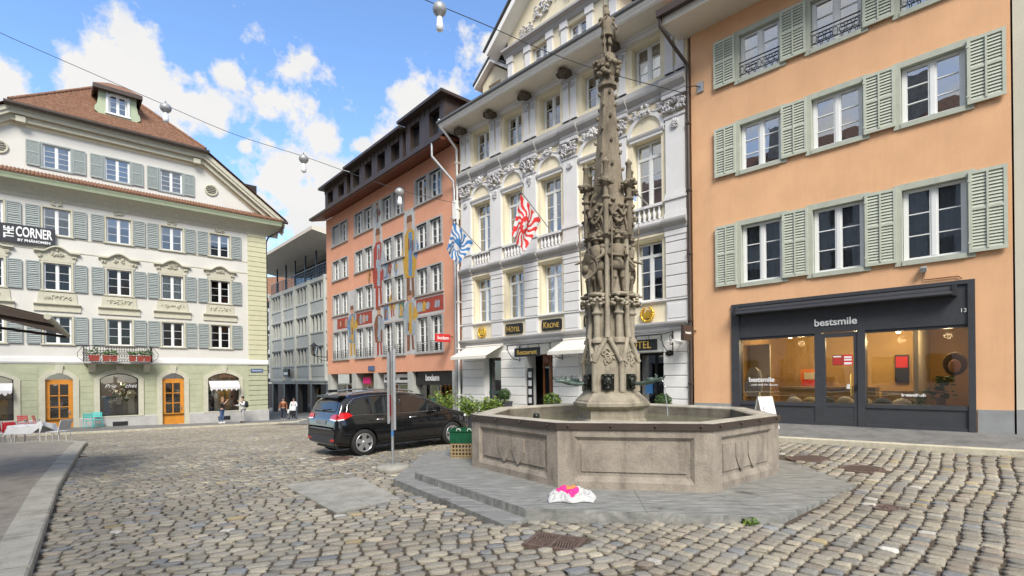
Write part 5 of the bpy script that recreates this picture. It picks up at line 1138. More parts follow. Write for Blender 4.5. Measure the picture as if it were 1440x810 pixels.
    def strip(off0,off1,ya,yb,mi):
        for a,b in zip(V0[:-1],V0[1:]):
            v.add([(a[0],ya,a[1]+off0),(b[0],ya,b[1]+off0),(b[0],ya,b[1]+off1),(a[0],ya,a[1]+off1),(a[0],yb,a[1]+off0),(b[0],yb,b[1]+off0),(b[0],yb,b[1]+off1),(a[0],yb,a[1]+off1)],[(0,3,2,1),(4,5,6,7),(0,1,5,4),(3,7,6,2)],mi)
    strip(-.12,.16,-.62,-.5,0); strip(-.32,-.10,-.55,.0,0); strip(-.62,-.3,-.32,0,0); v.build('verge_board',m['trim'],B)
    v=MB(); strip(-.78,-.6,-.06,0,0); v.build('verge_moulding',m['cream'],B)
    for x in(-4.35,-12.75): q=MB(); q.box(x-.2,x+.2,-.5,-.05,16.12,16.42); q.build('roof_bracket',m['trim'],B)
    # roof
    r=MB(); rz_=20.9; ay=2.4; c=-8.55; ey=-.78
    Aq=(1.25,13.2);Bq=(-3.9,16.95);Cq=(-13.2,16.95);Dq=(-18.35,13.2)
    r.add([(Aq[0],ey,Aq[1]+.14),(Aq[0],15,Aq[1]+.14),(Bq[0],15,Bq[1]+.12),(Bq[0],ey,Bq[1]+.12)],[(0,1,2,3)]); r.add([(Bq[0],ey,Bq[1]+.12),(Bq[0],15,Bq[1]+.12),(c,15,rz_),(c,ay,rz_)],[(0,1,2,3)])
    r.add([(Dq[0],ey,Dq[1]+.14),(Cq[0],ey,Cq[1]+.12),(Cq[0],15,Cq[1]+.12),(Dq[0],15,Dq[1]+.14)],[(0,1,2,3)]); r.add([(Cq[0],ey,Cq[1]+.12),(c,ay,rz_),(c,15,rz_),(Cq[0],15,Cq[1]+.12)],[(0,1,2,3)])
    r.add([(Aq[0],15,13.2),(Dq[0],15,13.2),(Cq[0],15,17),(c,15,rz_),(Bq[0],15,17)],[(0,1,2,3,4)])
    # hip laid in tile courses
    n=26
    for k in range(n):
        t0,t1=k/n,(k+1)/n
        P=lambda s,t,dz:(Bq[0]*(1-s)*(1-t)+Cq[0]*s*(1-t)+c*t,ey*(1-t)+ay*t-.0,(17.07)*(1-t)+rz_*t+dz)
        N_=max(3,int(40*(1-t0)))
        for i in range(N_):
            s0,s1=i/N_,(i+1)/N_; h=.05+.02*rr.random(); r.add([P(s0,t0,h),P(s1,t0,h),P(s1,t1,.0),P(s0,t1,.0),P(s0,t0,-.02),P(s1,t0,-.02)],[(1,0,3,2),(4,0,1,5),(0,4,3),(1,2,5)])
    r.tube([(Bq[0],ey,17.1),(c,ay,rz_+.03)],.1,6); r.tube([(Cq[0],ey,17.1),(c,ay,rz_+.03)],.1,6); r.tube([(c,ay,rz_+.03),(c,15,rz_+.03)],.1,6); r.build('roof',m['tile'],B)
    q=MB(); q.profile([(-.9,16.82),(-.94,16.9),(-.94,17.0),(-.76,17.02),(-.76,16.82)],-13.4,-3.7); q.build('gutter',m['bmetal'],B)
    # dormer in the hip
    d=MB(); dx=-8.45; y=-.12
    wall(d,dx-.92,dx+.92,17.6,19.35,[(dx-.46,dx+.46,18.08,19.2,.12)],y,.12)
    d.add([(dx-.92,y,17.4),(dx-.92,y,19.35),(dx-.92,3,19.35),(dx-.92,3,17.4)],[(0,1,2,3)]); d.add([(dx+.92,y,17.4),(dx+.92,3,17.4),(dx+.92,3,19.35),(dx+.92,y,19.35)],[(0,1,2,3)])
    for s in(-1,1): d.prism([(dx+s*.92,17.9),(dx+s*1.12,18.05),(dx+s*1.1,18.3),(dx+s*1.0,18.45),(dx+s*.92,18.9)][::-s],y,y+.2)
    Dm=d.build('dormer',m['gfascia'],B)
    s=MB(); s.box(dx-.58,dx-.46,y-.06,y+.1,18.0,19.25); s.box(dx+.46,dx+.58,y-.06,y+.1,18.0,19.25); s.box(dx-.62,dx+.62,y-.08,y+.1,17.98,18.08); arch_band(s,dx,.92,19.02,.16,.12,y-.06,y+.1); s.build('dormer_trim',m['wfr'],Dm)
    f_,gm=window_mesh(.9,1.1,'wfr',2,2); inst('window_frame',f_,Dm,(dx,y+.06,18.08)); inst('pane',gm.mesh('pane',m['pane']),Dm,(dx,y+.06,18.08)); inst('blind',curtain_mesh(.8,1.0,'wblind'),Dm,(dx,y+.25,18.1))
    q=MB(); e0=19.28; o=1.2
    q.box(dx-o,dx+o,y-.4,y-.3,e0-.05,e0+.18); q.box(dx-o,dx-o+.08,y-.3,3.2,e0-.05,e0+.18); q.box(dx+o-.08,dx+o,y-.3,3.2,e0-.05,e0+.18); q.box(dx-o,dx+o,y-.38,3,e0+.1,e0+.16); q.build('dormer_eaves',m['bmetal'],Dm)
    q=MB(); q.add([(dx-o,y-.4,e0+.18),(dx+o,y-.4,e0+.18),(dx+.35,y+.9,e0+1.0),(dx-.35,y+.9,e0+1.0),(dx-o,4,e0+.18),(dx+o,4,e0+.18),(dx-.35,4,e0+1.0),(dx+.35,4,e0+1.0)],[(0,1,2,3),(1,5,7,2),(0,3,6,4),(3,2,7,6)]); q.build('dormer_roof',m['tile'],Dm)
    # wrought iron balcony over the middle shop window
    q=MB(); q.box(-10.2,-6.95,-.85,0,2.86,2.96); Bf=q.build('balcony',m['plinth'],B)
    for x in(-9.82,-7.18):
        q=MB(); q.profile([(0,2.86),(-.7,2.86),(-.7,2.78),(-.35,2.6),(-.25,2.4),(-.1,2.34),(0,2.34)],x-.16,x+.16); q.build('console',m['trim'],Bf)
    q=MB(); 
    for z in(3.0,3.3,3.62,3.9): q.tube([(-10.2,0,z),(-10.2,-.82,z),(-6.95,-.82,z),(-6.95,0,z)],.018,5)
    for k in range(27): x=-10.2+3.25*k/26; q.tube([(x,-.82,2.96),(x,-.82,3.9)],.013,5); q.tube([(x+.06*math.cos(t*1.05),-.83,3.45+.1*math.sin(t*1.05)) for t in range(7)],.011,4); q.tube([(x+.06*math.cos(t*1.05),-.83,3.14+.08*math.sin(t*1.05)) for t in range(7)],.011,4)
    for k in range(7): y=-.82*k/7; q.tube([(-10.2,y,2.96),(-10.2,y,3.9)],.013,5); q.tube([(-6.95,y,2.96),(-6.95,y,3.9)],.013,5)
    for s,x in((-1,-10.2),(1,-6.95)): q.tube([(x,-.82,2.96),(x+s*.28,-.95,3.2),(x+s*.3,-.95,3.45),(x+s*.1,-.85,3.75),(x,-.82,3.9)],.015,5)
    q.build('balcony_railing',m['iron'],Bf)
    d=MB(); d.tube([(.9,-.9,12.95),(.85,-.8,12.6),(.15,-.12,12.1),(.1,.3,11.8),(.1,.3,-1.3)],.06,8); d.build('downpipe',m['bmetal'],B)
    q=MB(); q.profile([(-.9,13.1),(-1.05,13.0),(-1.12,13.08),(-1.1,13.2),(-.95,13.2)],.85,1.2); q.build('gutter_end',m['bmetal'],B)
    return B
corner_house()
def balcony_pots():
    first=None; lab=['leftmost red flower trough on the iron balcony, filled with bushy leaves','second red flower trough from the left on the iron balcony','third red flower trough from the left on the iron balcony, with sparse leaves','red flower trough left of the last two at the right half of the iron balcony','second red flower trough from the right on the iron balcony','rightmost red flower trough on the iron balcony, with drooping leaves']
    for k,u in enumerate((-9.75,-9.2,-8.85,-7.95,-7.55,-7.2)):
        T=thing('flower_trough',lab[k],'flower pot',tuple(LB.w(u,-1.0,3.0)),LB.rz,'red flower troughs on the iron balcony'); rr=random.Random(k); a=.25 if k in(0,) else .17
        q=MB(); q.loft([[(sx*a*t,sy*.1*t,z) for sx,sy in((-1,-1),(1,-1),(1,1),(-1,1))] for z,t in((0,.85),(.28,1),(.3,1.06),(.33,1.06))]); q.build('trough',m['terra'],T)
        q=MB()
        for i in range(90): q.cbox((rr.gauss(0,a*.55),rr.gauss(0,.09),.38+abs(rr.gauss(0,.14))*(1.3 if k in(0,5) else .7)),.05,.006,.03,Matrix.Rotation(rr.uniform(0,3),3,'Z')@Matrix.Rotation(rr.uniform(0,3),3,'X'),0 if rr.random()<.85 else 1)
        q.build('leaves',[m['leafm'],m['cloth']],T)
balcony_pots()
def banner():
    T=thing('hanging_banner','dark banner with white capital lettering hung between the top windows of the white corner house','banner',tuple(LB.w(-12.9,-.16,10.0)),LB.rz)
    q=MB(); q.box(-1.3,1.53,-.02,.02,-.5,.5); Pn=q.build('banner_cloth',m['dark'],T)
    q=MB(); 
    for x in(-1.2,1.45):
        for z in(-.45,.45): q.tube([(x,.0,z),(x,.15,z)],.012,5)
    q.build('fixings',m['iron'],T)
    inst('lettering',text_mesh('CORNER',.74,.004,m['wtxt'],bold=.018,sx=.50),Pn,(.64,-.025,.10)); inst('lettering',text_mesh('BY PHÄNOMEN',.19,.004,m['wtxt'],bold=.006,sx=1.02),Pn,(.64,-.025,-.34))
    o=inst('lettering',text_mesh('THE',.56,.004,m['wtxt'],bold=.016,sx=.62),Pn,(-.36,-.025,.03)); o.rotation_euler=(0,-math.pi/2,0)
banner()
# ------------------------------------------------------------------ figures grown from a skeleton
def skin(name,J,E,mats,parent=None,loc=(0,0,0),rz=0,sub=1,root='pelvis'):
    """J: name -> (x,y,z,rx[,ry]); E: list of pairs. One continuous surface."""
    k=list(J); me=bpy.data.meshes.new(name); me.from_pydata([J[a][:3] for a in k],[(k.index(a),k.index(b)) for a,b in E],[])
    o=bpy.data.objects.new(name,me); COL.objects.link(o)
    md=o.modifiers.new('skin','SKIN'); md.use_smooth_shade=True; md.branch_smoothing=.3
    if not me.skin_vertices: me.skin_vertices.new()
    for i,a in enumerate(k):
        r=J[a][3:]; sv=me.skin_vertices[0].data[i]; sv.radius=(r[0],r[-1]); sv.use_root=(a==root)
    s=o.modifiers.new('sub','SUBSURF'); s.levels=sub; s.render_levels=sub
    bake(o); o.data.materials.clear(); o.data.materials.append(mats); o.name=name; o.data.name=name
    o.location=loc; o.rotation_euler=(0,0,rz)
    if parent: o.parent=parent
    return o
def human_joints(H=1.75,arms=None,legs=None,lean=0,head=(0,0)):
    """facing -y. arms: {'l':(elbow,hand),'r':...}; legs: {'l':(knee,ankle)}"""
    k=H/1.75; J={}
    def S(n,x,y,z,*r): J[n]=(x*k,y*k,z*k)+tuple(a*k for a in r)
    L=lambda z:-lean*(z-.95)
    S('pelvis',0,L(.95),.95,.135,.10); S('waist',0,L(1.1),1.1,.12,.09); S('chest',0,L(1.3),1.3,.15,.105); S('neckb',0,L(1.45),1.45,.075,.065); S('neck',0,L(1.5)-.01,1.52,.055,.055)
    hx,hy=head; S('jaw',hx*.5,L(1.58)-.03+hy*.5,1.585,.068,.078); S('skull',hx,L(1.66)-.02+hy,1.67,.078,.095); S('crown',hx,L(1.72)-.01+hy,1.735,.05,.06)
    arms=arms or {}; legs=legs or {}
    for s,q in((1,'l'),(-1,'r')):
        e,h=arms.get(q,((s*.26,.02,1.14),(s*.27,-.05,.9))); S('sh'+q,s*.175,L(1.41),1.41,.062); S('el'+q,*e,.045); S('wr'+q,*h,.03)
        d=(Vector(h)-Vector(e)).normalized()*.09; S('ha'+q,h[0]+d.x,h[1]+d.y,h[2]+d.z,.038,.022); S('fi'+q,h[0]+d.x*1.9,h[1]+d.y*1.9,h[2]+d.z*1.9,.022,.014); S('th'+q,h[0]+d.x*.9-s*.03,h[1]+d.y*.9-.03,h[2]+d.z*.9,.013)
        kn,an=legs.get(q,((s*.10,-.02,.5),(s*.105,.02,.09))); S('hi'+q,s*.09,L(.9),.88,.09); S('kn'+q,*kn,.06); S('an'+q,*an,.042); S('to'+q,an[0]+s*.02,an[1]-.15,an[2]-.055,.042,.03)
    E=[('pelvis','waist'),('waist','chest'),('chest','neckb'),('neckb','neck'),('neck','jaw'),('jaw','skull'),('skull','crown')]
    for q in 'lr': E+=[('chest','sh'+q),('sh'+q,'el'+q),('el'+q,'wr'+q),('wr'+q,'ha'+q),('ha'+q,'fi'+q),('ha'+q,'th'+q),('pelvis','hi'+q),('hi'+q,'kn'+q),('kn'+q,'an'+q),('an'+q,'to'+q)]
    return J,E
def sub_joints(J,E,keep,grow):
    K={a:J[a][:3]+tuple(r+grow*(1 if len(J[a])<5 or i==0 else 1) for i,r in enumerate(J[a][3:])) for a in keep}
    return K,[e for e in E if e[0] in K and e[1] in K]
# ================================================================== the fountain
def fountain():
    FO=thing('stone_fountain','large octagonal stone fountain with a carved gothic column of knights','fountain',(FC.x,FC.y,FZ))
    V=[(-.743,9.32),(.646,7.41),(2.725,6.97),(4.318,8.31),(4.74,10.42),(3.35,12.33),(1.28,12.77),(-.32,11.43)]
    V=[Vector((x-FC.x,y-FC.y)) for x,y in V]; cen=sum(V,Vector((0,0)))/8
    def off(d):
        out=[]; n=8
        for i in range(n):
            p0,p1,p2=V[i-1],V[i],V[(i+1)%n]; n1=Vector(((p1-p0).y,-(p1-p0).x)).normalized(); n2=Vector(((p2-p1).y,-(p2-p1).x)).normalized()
            b=(n1+n2).normalized(); out.append(p1+b*d/max(.3,b.dot(n1)))
        return out
    ring=lambda d,z:[(p.x,p.y,z) for p in off(d)]
    b=MB(); b.loft([ring(-.05,-.2),ring(-.05,.9)],caps=False)
    b.loft([ring(-.30,-.05),ring(-.30,.9)][::-1],caps=False); b.add(ring(-.3,-.02),[tuple(range(8))]); 
    # corner piers, base and top bands as one carved face each
    for i in range(8):
        A,Bq=V[i],V[(i+1)%8]; t=(Bq-A); L=t.length; t/=L; nrm=Vector((t.y,-t.x))
        def P(u,v,z): p=A+t*u+nrm*v; return (p.x,p.y,z)
        def slab(u0,u1,z0,z1,v0=-.06,v1=0,ch=.0):
            b.add([P(u0,v0,z0),P(u1,v0,z0),P(u1,v0,z1),P(u0,v0,z1),P(u0,v1,z0),P(u1,v1,z0),P(u1,v1,z1),P(u0,v1,z1)],[(4,5,6,7),(0,4,7,3),(1,2,6,5),(3,7,6,2),(0,1,5,4)])
        e=.002
        slab(0,.24,-.2,.9,-.06,0); slab(L-.24,L,-.2,.9,-.06,0); slab(.24,L-.24,.74,.9,-.06,-e); slab(.24,L-.24,-.2,.10,-.06,-e)
        # splayed inner edges of the panel
        def splay(Q): b.add([P(*q) for q in Q],[(0,1,2,3)])
        u0,u1,z0,z1=.24,L-.24,.10,.74; k=.05; vi=-.047
        splay([(u0,-e,z0),(u1,-e,z0),(u1-k,vi,z0+k*1.6),(u0+k,vi,z0+k*1.6)]); splay([(u0,-e,z1),(u0+k,vi,z1-k),(u1-k,vi,z1-k),(u1,-e,z1)])
        splay([(u0,-e,z0),(u0+k,vi,z0+k*1.6),(u0+k,vi,z1-k),(u0,-e,z1)]); splay([(u1,-e,z0),(u1,-e,z1),(u1-k,vi,z1-k),(u1-k,vi,z0+k*1.6)])
        # raised field
        f0,f1,g0,g1=u0+.1,u1-.1,z0+.14,z1-.11; slab(f0,f1,g0,g1,-.06,-.03)
        if i in(0,2,4):
            for s in(-.19,.19):
                c=L/2+s; Q=[(c-.17,.62),(c+.17,.62),(c+.17,.42),(c+.09,.28),(c,.2),(c-.09,.28),(c-.17,.42)]
                vs=[P(u,-.012,z) for u,z in Q]+[P(u,-.05,z) for u,z in Q]+[P(c,-.001,.45)]; n=7
                b.add(vs,[(j,j+n,(j+1)%n+n,(j+1)%n) for j in range(n)]+[(2*n,(j+1)%n,j) for j in range(n)])
    b.build('basin',m['basin'],FO)
    c=MB(); c.loft([ring(-.0,.9),ring(.015,.905),ring(.015,.925),ring(-.03,.945),ring(-.26,.945),ring(-.30,.92),ring(-.30,.6)],caps=False); c.build('coping',m['coping'],FO)
    c=MB(); c.loft([ring(.017,.845),ring(.032,.848),ring(.032,.935),ring(.017,.94)],caps=False)
    for i in range(8):
        A,Bq=V[i],V[(i+1)%8]
        for t in(.08,.36,.64,.92): p=A+(Bq-A)*t; n_=(p-cen).normalized(); c.blob((p.x+n_.x*.05,p.y+n_.y*.05,.9),.018,.018,.018,0,6,4)
    c.build('iron_band',m['bmetal'],FO)
    wt_=MB(); wt_.add(ring(-.302,.72),[tuple(range(8))]); w_=wt_.build('water',m['water']); w_.location=(FC.x,FC.y,FZ); struct(w_)
    # platform and lower step (world outline -> local)
    q=MB(); P_=[(x-FC.x,y-FC.y) for x,y in PLAT]; q.hprism([(x,y) for x,y in P_],-.5,-.006,0)
    I_=[p-cen*0 for p in off(-.2)]; order=[1,2,3,4,5,6,7,0]
    for k in range(8):
        a,b=Vector(P_[k]),Vector(P_[(k+1)%8]); c,d=I_[order[(k+1)%8]],I_[order[k]]
        for j in range(2):
            t0,t1=j/2,(j+1)/2; A=a+(b-a)*t0; Bq=a+(b-a)*t1; Cq=d+(c-d)*t1; Dq=d+(c-d)*t0; ce=(A+Bq+Cq+Dq)/4
            sh=lambda p:p+(ce-p).normalized()*.006
            Q=[sh(A),sh(Bq),sh(Cq),sh(Dq)]; q.hprism([(p.x,p.y) for p in Q],-.15 if 0 else -.12,0.0,0)
    q.build('platform',m['slate'],FO)
    q=MB(); P_=[(x-FC.x,y-FC.y) for x,y in STEP]; q.hprism(P_[::1],-.5,-.115); q.build('lower_step',m['slate'],FO)
    # ---- column
    ph=R(-107); ax=Vector((-.05,0,0)); base=-FZ
    hexa=lambda r,z,n=6,o=30:[(ax.x+r*math.cos(ph+R(o)+2*math.pi*i/n),r*math.sin(ph+R(o)+2*math.pi*i/n),z+base) for i in range(n)]
    q=MB(); q.loft([hexa(.66,.3),hexa(.66,.92),hexa(.62,.96),hexa(.62,1.13),hexa(.70,1.17),hexa(.73,1.2),hexa(.73,1.255),hexa(.69,1.28),hexa(.68,1.31),hexa(.54,1.44),hexa(.54,1.47)]); q.build('pedestal',m['fountp'],FO)
    q=MB(); q.loft([hexa(.50,1.47),hexa(.50,2.15),hexa(.44,2.48),hexa(.37,2.5),hexa(.34,4.6)])
    dirv_=lambda a:Vector((math.cos(ph+R(a)),math.sin(ph+R(a)),0))
    at_=lambda a,r,z:Vector((ax.x,0,z+base))+dirv_(a)*r
    ap=.866
    for k in range(6):
        a=30+60*k
        q.tube([at_(a,.5,1.47),at_(a,.5,2.18)],.055,8)
        # ogee arch on every face, finial rising as a rib
        f=60*k; t=Vector((-math.sin(ph+R(f)),math.cos(ph+R(f)),0)); n_=dirv_(f)
        for s in(-1,1):
            pts=[]
            for j in range(9):
                u=j/8; x=s*.25*(1-u)**.75*(1 if u<.6 else .95); z=2.02+.47*u**1.15; pts.append(Vector((ax.x,0,z+base))+n_*(.44*(1-.13*u)+.03)+t*x)
            q.tube(pts,[.045-.0*j for j in range(9)],7)
        q.tube([at_(f,.42,2.47),at_(f,.385,2.8),at_(f,.385,4.4)],[.06,.052,.048],8)
        rr=random.Random(k)
        for j in range(16): 
            u=rr.uniform(-.15,.15); z=rr.uniform(1.98,2.26); 
            if abs(u)>.2*(1-(z-1.98)/.4): continue
            pt=Vector((ax.x,0,z+base))+n_*.445+t*u; q.tube([pt+t*(.045*math.cos(w))+Vector((0,0,.045*math.sin(w))) for w in [i*.9 for i in range(6)]],.014,5)
    q.build('shaft',m['fountp'],FO)
    for k in range(6):
        a=30+60*k; q=MB(); q.tube([at_(a,.40,2.48),at_(a,.40,3.04)],.068,9); q.lathe(at_(a,.40,2.46),[(.11,0),(.11,.05),(.075,.1)],9); q.lathe(at_(a,.40,2.98),[(.07,0),(.1,.02),(.1,.05),(.075,.07),(.09,.17),(.15,.27)],9); rr=random.Random(k+9)
        for j in range(34): w=rr.uniform(0,6.28); z=rr.uniform(3.16,3.34); r0=.12+.05*rr.random()+.2*(z-3.16)*.5; c_=at_(a,.41,z)+Vector((math.cos(w)*r0,math.sin(w)*r0,0)); q.blob(c_,.042,.042,.03,0,6,4)
        q.lathe(at_(a,.40,3.33),[(.15,0),(.17,.02),(.17,.05),(.12,.06)],10); q.build('leaf_bracket',m['fountp'],FO,loc=(0,0,-.08))
    # six knights on the brackets
    poses=[dict(arms={'l':((.30,-.10,1.16),(.16,-.34,.98)),'r':((-.30,.0,1.14),(-.22,-.30,1.04))},legs={'l':((.13,-.08,.5),(.16,.02,.09)),'r':((-.10,.03,.5),(-.12,.08,.09))},head=(.02,-.02)),
           dict(arms={'l':((.31,.02,1.16),(.20,-.24,1.12)),'r':((-.31,-.02,1.18),(-.06,-.26,1.1))},legs={'l':((.15,-.04,.5),(.20,.0,.09)),'r':((-.13,-.04,.5),(-.18,.02,.09))},head=(-.02,-.01)),
           dict(arms={'l':((.29,-.04,1.13),(.32,-.28,1.05)),'r':((-.28,.05,1.12),(-.30,-.12,.92))},legs={'l':((.11,-.06,.5),(.13,-.04,.09)),'r':((-.14,.02,.5),(-.17,.05,.09))},head=(.03,0))]
    S_=1.08/1.75
    for k in range(6):
        a=30+60*k-60; J,E=human_joints(1.75,**poses[k%3]); 
        J={n:(v[0],v[1],v[2])+tuple(r*1.36 for r in v[3:]) for n,v in J.items()}
        J['belly']=(0,-.07,1.02,.13,.1); E.append(('waist','belly'))
        p=at_(a+0,.37,3.29); yaw=ph+R(a)+math.pi/2
        o=skin('knight_statue',J,E,m['fount'],FO,tuple(p),yaw); o.data.transform(Matrix.Diagonal((S_,S_,S_,1)))
        q=MB(); q.lathe((0,0,0),[(.105,1.62),(.12,1.68),(.11,1.77),(.06,1.84),(.0,1.86)],10); q.lathe((0,-.02,1.66),[(.1,0),(.17,-.02),(.17,.01),(.1,.03)],10); q.lathe((0,0,.72),[(.17,.28),(.2,.2),(.22,.0),(.2,.0)],12,sx=1.05,sy=.85); q.lathe((0,-.02,1.12),[(.17,0),(.19,.12),(.2,.25),(.14,.36)],12,sx=1,sy=.8)
        for s in(-1,1): q.blob((s*.2,0,1.43),.1,.1,.085); q.blob((s*.12,-.07,.5),.075,.08,.08)
        h=q.build('armour',m['fount'],o); h.data.transform(Matrix.Diagonal((S_,S_,S_,1)))
        if k%3==0:
            q=MB(); n=22; rim=[(.0+.30*math.cos(2*math.pi*i/n)*(1-.12*(math.sin(2*math.pi*i/n)>.6)),-.46+.05*math.cos(4*math.pi*i/n),.78+.36*math.sin(2*math.pi*i/n)) for i in range(n)]
            rin=[(x*.85,y+.02,.78+(z-.78)*.85) for x,y,z in rim]; mid=[(x*.45,y+.07,.78+(z-.78)*.45) for x,y,z in rim]; back=[(x*.98,y+.05,z) for x,y,z in rim]
            q.loft([rim,rin,mid],0,True,True,False); q.add([(0,-.37,.78)]+mid,[(0,(i+1)%n+1,i+1) for i in range(n)]); q.loft([back,rim],0,True,True,False); q.add(back,[tuple(range(n))]); q.blob((-.1,-.47,.72),.12,.06,.12)
            h=q.build('shield',m['fount'],o); h.data.transform(Matrix.Diagonal((S_,S_,S_,1)))
        else:
            q=MB(); x=.34 if k%3==2 else -.28; q.tube([(x,-.22,.02),(x*1.05,-.28,2.15)],.022,6); q.prism([(x-.04,1.95),(x+.05,1.95),(x+.01,2.25)],-.3,-.27) if k%3==2 else q.blob((x,-.2,.8),.05,.05,.05)
            h=q.build('halberd' if k%3==2 else 'sword',m['fount'],o); h.data.transform(Matrix.Diagonal((S_,S_,S_,1)))
    # canopy with blind tracery, ogee gables and pinnacles
    hx0=lambda r,z:hexa(r,z,6,0)
    q=MB(); q.loft([hx0(.36,4.5),hx0(.46,4.6),hx0(.49,4.64),hx0(.49,4.68),hx0(.45,4.72),hx0(.42,5.2),hx0(.36,5.42),hx0(.29,5.55)])
    for k in range(6):
        rr=random.Random(k+70); f=60*k+30; n_=dirv_(f); t=Vector((-math.sin(ph+R(f)),math.cos(ph+R(f)),0))
        for s in(-1,1): q.tube([Vector((ax.x,0,4.72+.42*u+base))+n_*.40+t*(s*.19*math.cos(u*math.pi/2)**.8) for u in [j/8 for j in range(9)]],.03,6)
        for j in range(7): w=j*2*math.pi/6; c_=Vector((ax.x,0,4.88+base))+n_*.395+(t*math.cos(w)*.075+Vector((0,0,.085*math.sin(w))) if j<6 else Vector((0,0,0))); q.tube([c_+t*(.04*math.cos(i*.9))+Vector((0,0,.04*math.sin(i*.9))) for i in range(8)],.013,5)
        for j in range(5): q.blob(Vector((ax.x,0,rr.uniform(4.55,4.72)+base))+n_*.43+t*rr.uniform(-.25,.25),.045,.035,.03,0,6,4)
        q.blob(Vector((ax.x,0,5.2+base))+n_*.38+t*.08,.06,.05,.045,0,6,4); q.blob(Vector((ax.x,0,5.3+base))+n_*.37-t*.07,.05,.05,.04,0,6,4)
        f=60*k; n_=dirv_(f); t=Vector((-math.sin(ph+R(f)),math.cos(ph+R(f)),0))
        for s in(-1,1):
            q.tube([Vector((ax.x,0,4.86+.55*u**1.4+base))+n_*(.40+.07*u)+t*(s*.23*(1-u)**1.4) for u in [j/8 for j in range(9)]],.03,6)
            for u in(.3,.62): q.blob(Vector((ax.x,0,4.86+.55*u**1.4+base+.03))+n_*(.44+.05*u)+t*(s*(.23*(1-u)**1.4+.03)),.042,.042,.034,0,6,4)
    q.build('canopy',m['fount'],FO,loc=(0,0,-.26))
    for k in range(6):
        a=60*k; q=MB(); q.tube([at_(a,.46,4.62),at_(a,.46,5.5)],.05,8); q.lathe(at_(a,.46,5.26),[(.05,0),(.085,.02),(.085,.05),(.06,.07)],8)
        q.lathe(at_(a,.46,5.5),[(.06,0),(.12,.06),(.14,.1),(.07,.14),(.055,.17),(.047,.42),(.065,.44),(.065,.47),(.03,.5),(.0,.55)],8)
        rr=random.Random(k+33)
        for j in range(13): w=rr.uniform(0,6.28); c_=at_(a,.46,5.52+rr.uniform(0,.11))+Vector((math.cos(w)*.12,math.sin(w)*.12,0)); q.blob(c_,.043,.043,.032,0,6,4)
        q.build('pinnacle',m['fount'],FO,loc=(0,0,-.24))
    q=MB(); oc=lambda r,z:[(ax.x+r*math.cos(ph+R(22.5)+2*math.pi*i/8),r*math.sin(ph+R(22.5)+2*math.pi*i/8),z+base) for i in range(8)]
    q.loft([oc(.325,5.1),oc(.125,7.28)]+[oc(.19,7.3),oc(.19,7.36),oc(.15,7.38),oc(.15,7.56)])
    rr=random.Random(2)
    for lv in range(7):
        z=5.75+lv*.235; r_=.30+(.125-.30)*(z-5.4)/1.88
        for k in range(8):
            if (k+lv)%2: continue
            w=ph+R(22.5)+2*math.pi*k/8; q.blob((ax.x+math.cos(w)*(r_+.02),math.sin(w)*(r_+.02),z+base),.032,.032,.036,0,6,4); q.blob((ax.x+math.cos(w)*(r_+.035),math.sin(w)*(r_+.035),z+.025+base),.022,.022,.02,0,6,4)
    q.build('spire',m['fount'],FO)
    q=MB(); q.lathe((ax.x,0,7.5+base),[(.15,0),(.17,.05),(.23,.18),(.25,.25),(.17,.28),(.15,.3),(.16,.4),(.15,.42)],12)
    for j in range(46): w=rr.uniform(0,6.28); z=rr.uniform(-.02,.27); r0=.17+.3*max(0,z)*.5+.03; q.blob((ax.x+math.cos(w)*r0,math.sin(w)*r0,7.5+z+base),.05,.05,.045,0,6,4)
    q.build('crown_capital',m['fount'],FO)
    J,E=human_joints(1.75,arms={'l':((.33,-.02,1.18),(.34,-.2,1.0)),'r':((-.31,-.1,1.12),(-.13,-.32,1.22))}); J={n:v[:3]+tuple(r*1.25 for r in v[3:]) for n,v in J.items()}
    o=skin('knight_statue',J,E,m['fount'],FO,(ax.x,0,7.92+base),ph+math.pi/2+R(15)); k=.86/1.75; o.data.transform(Matrix.Diagonal((k,k,k,1)))
    q=MB(); q.lathe((0,0,0),[(.13,1.6),(.14,1.7),(.1,1.82),(.0,1.86)],10); q.lathe((0,0,.55),[(.23,.22),(.21,.3),(.17,.5),(.2,.65),(.22,.82),(.13,.95)],12,sx=1.1,sy=.9); q.blob((.12,-.06,.48),.09,.1,.1); q.blob((-.12,-.06,.48),.09,.1,.1); q.blob((.22,0,1.42),.11,.12,.1); q.blob((-.22,0,1.42),.11,.12,.1); q.blob((.33,-.12,.85),.09,.16,.28); q.build('armour',m['fount'],o).data.transform(Matrix.Diagonal((k,k,k,1)))
    q=MB(); q.tube([(-.14,-.36,-.1),(-.2,-.4,3.4)],.022,6); q.build('lance',m['fount'],o).data.transform(Matrix.Diagonal((k,k,k,1)))
    q=MB(); q.box(-.1,.1,.12,.3,.0,2.05); q.lathe((0,.2,2.05),[(.1,0),(.13,.04),(.06,.12)],8); q.build('banner_post',m['fount'],o).data.transform(Matrix.Diagonal((k,k,k,1)))
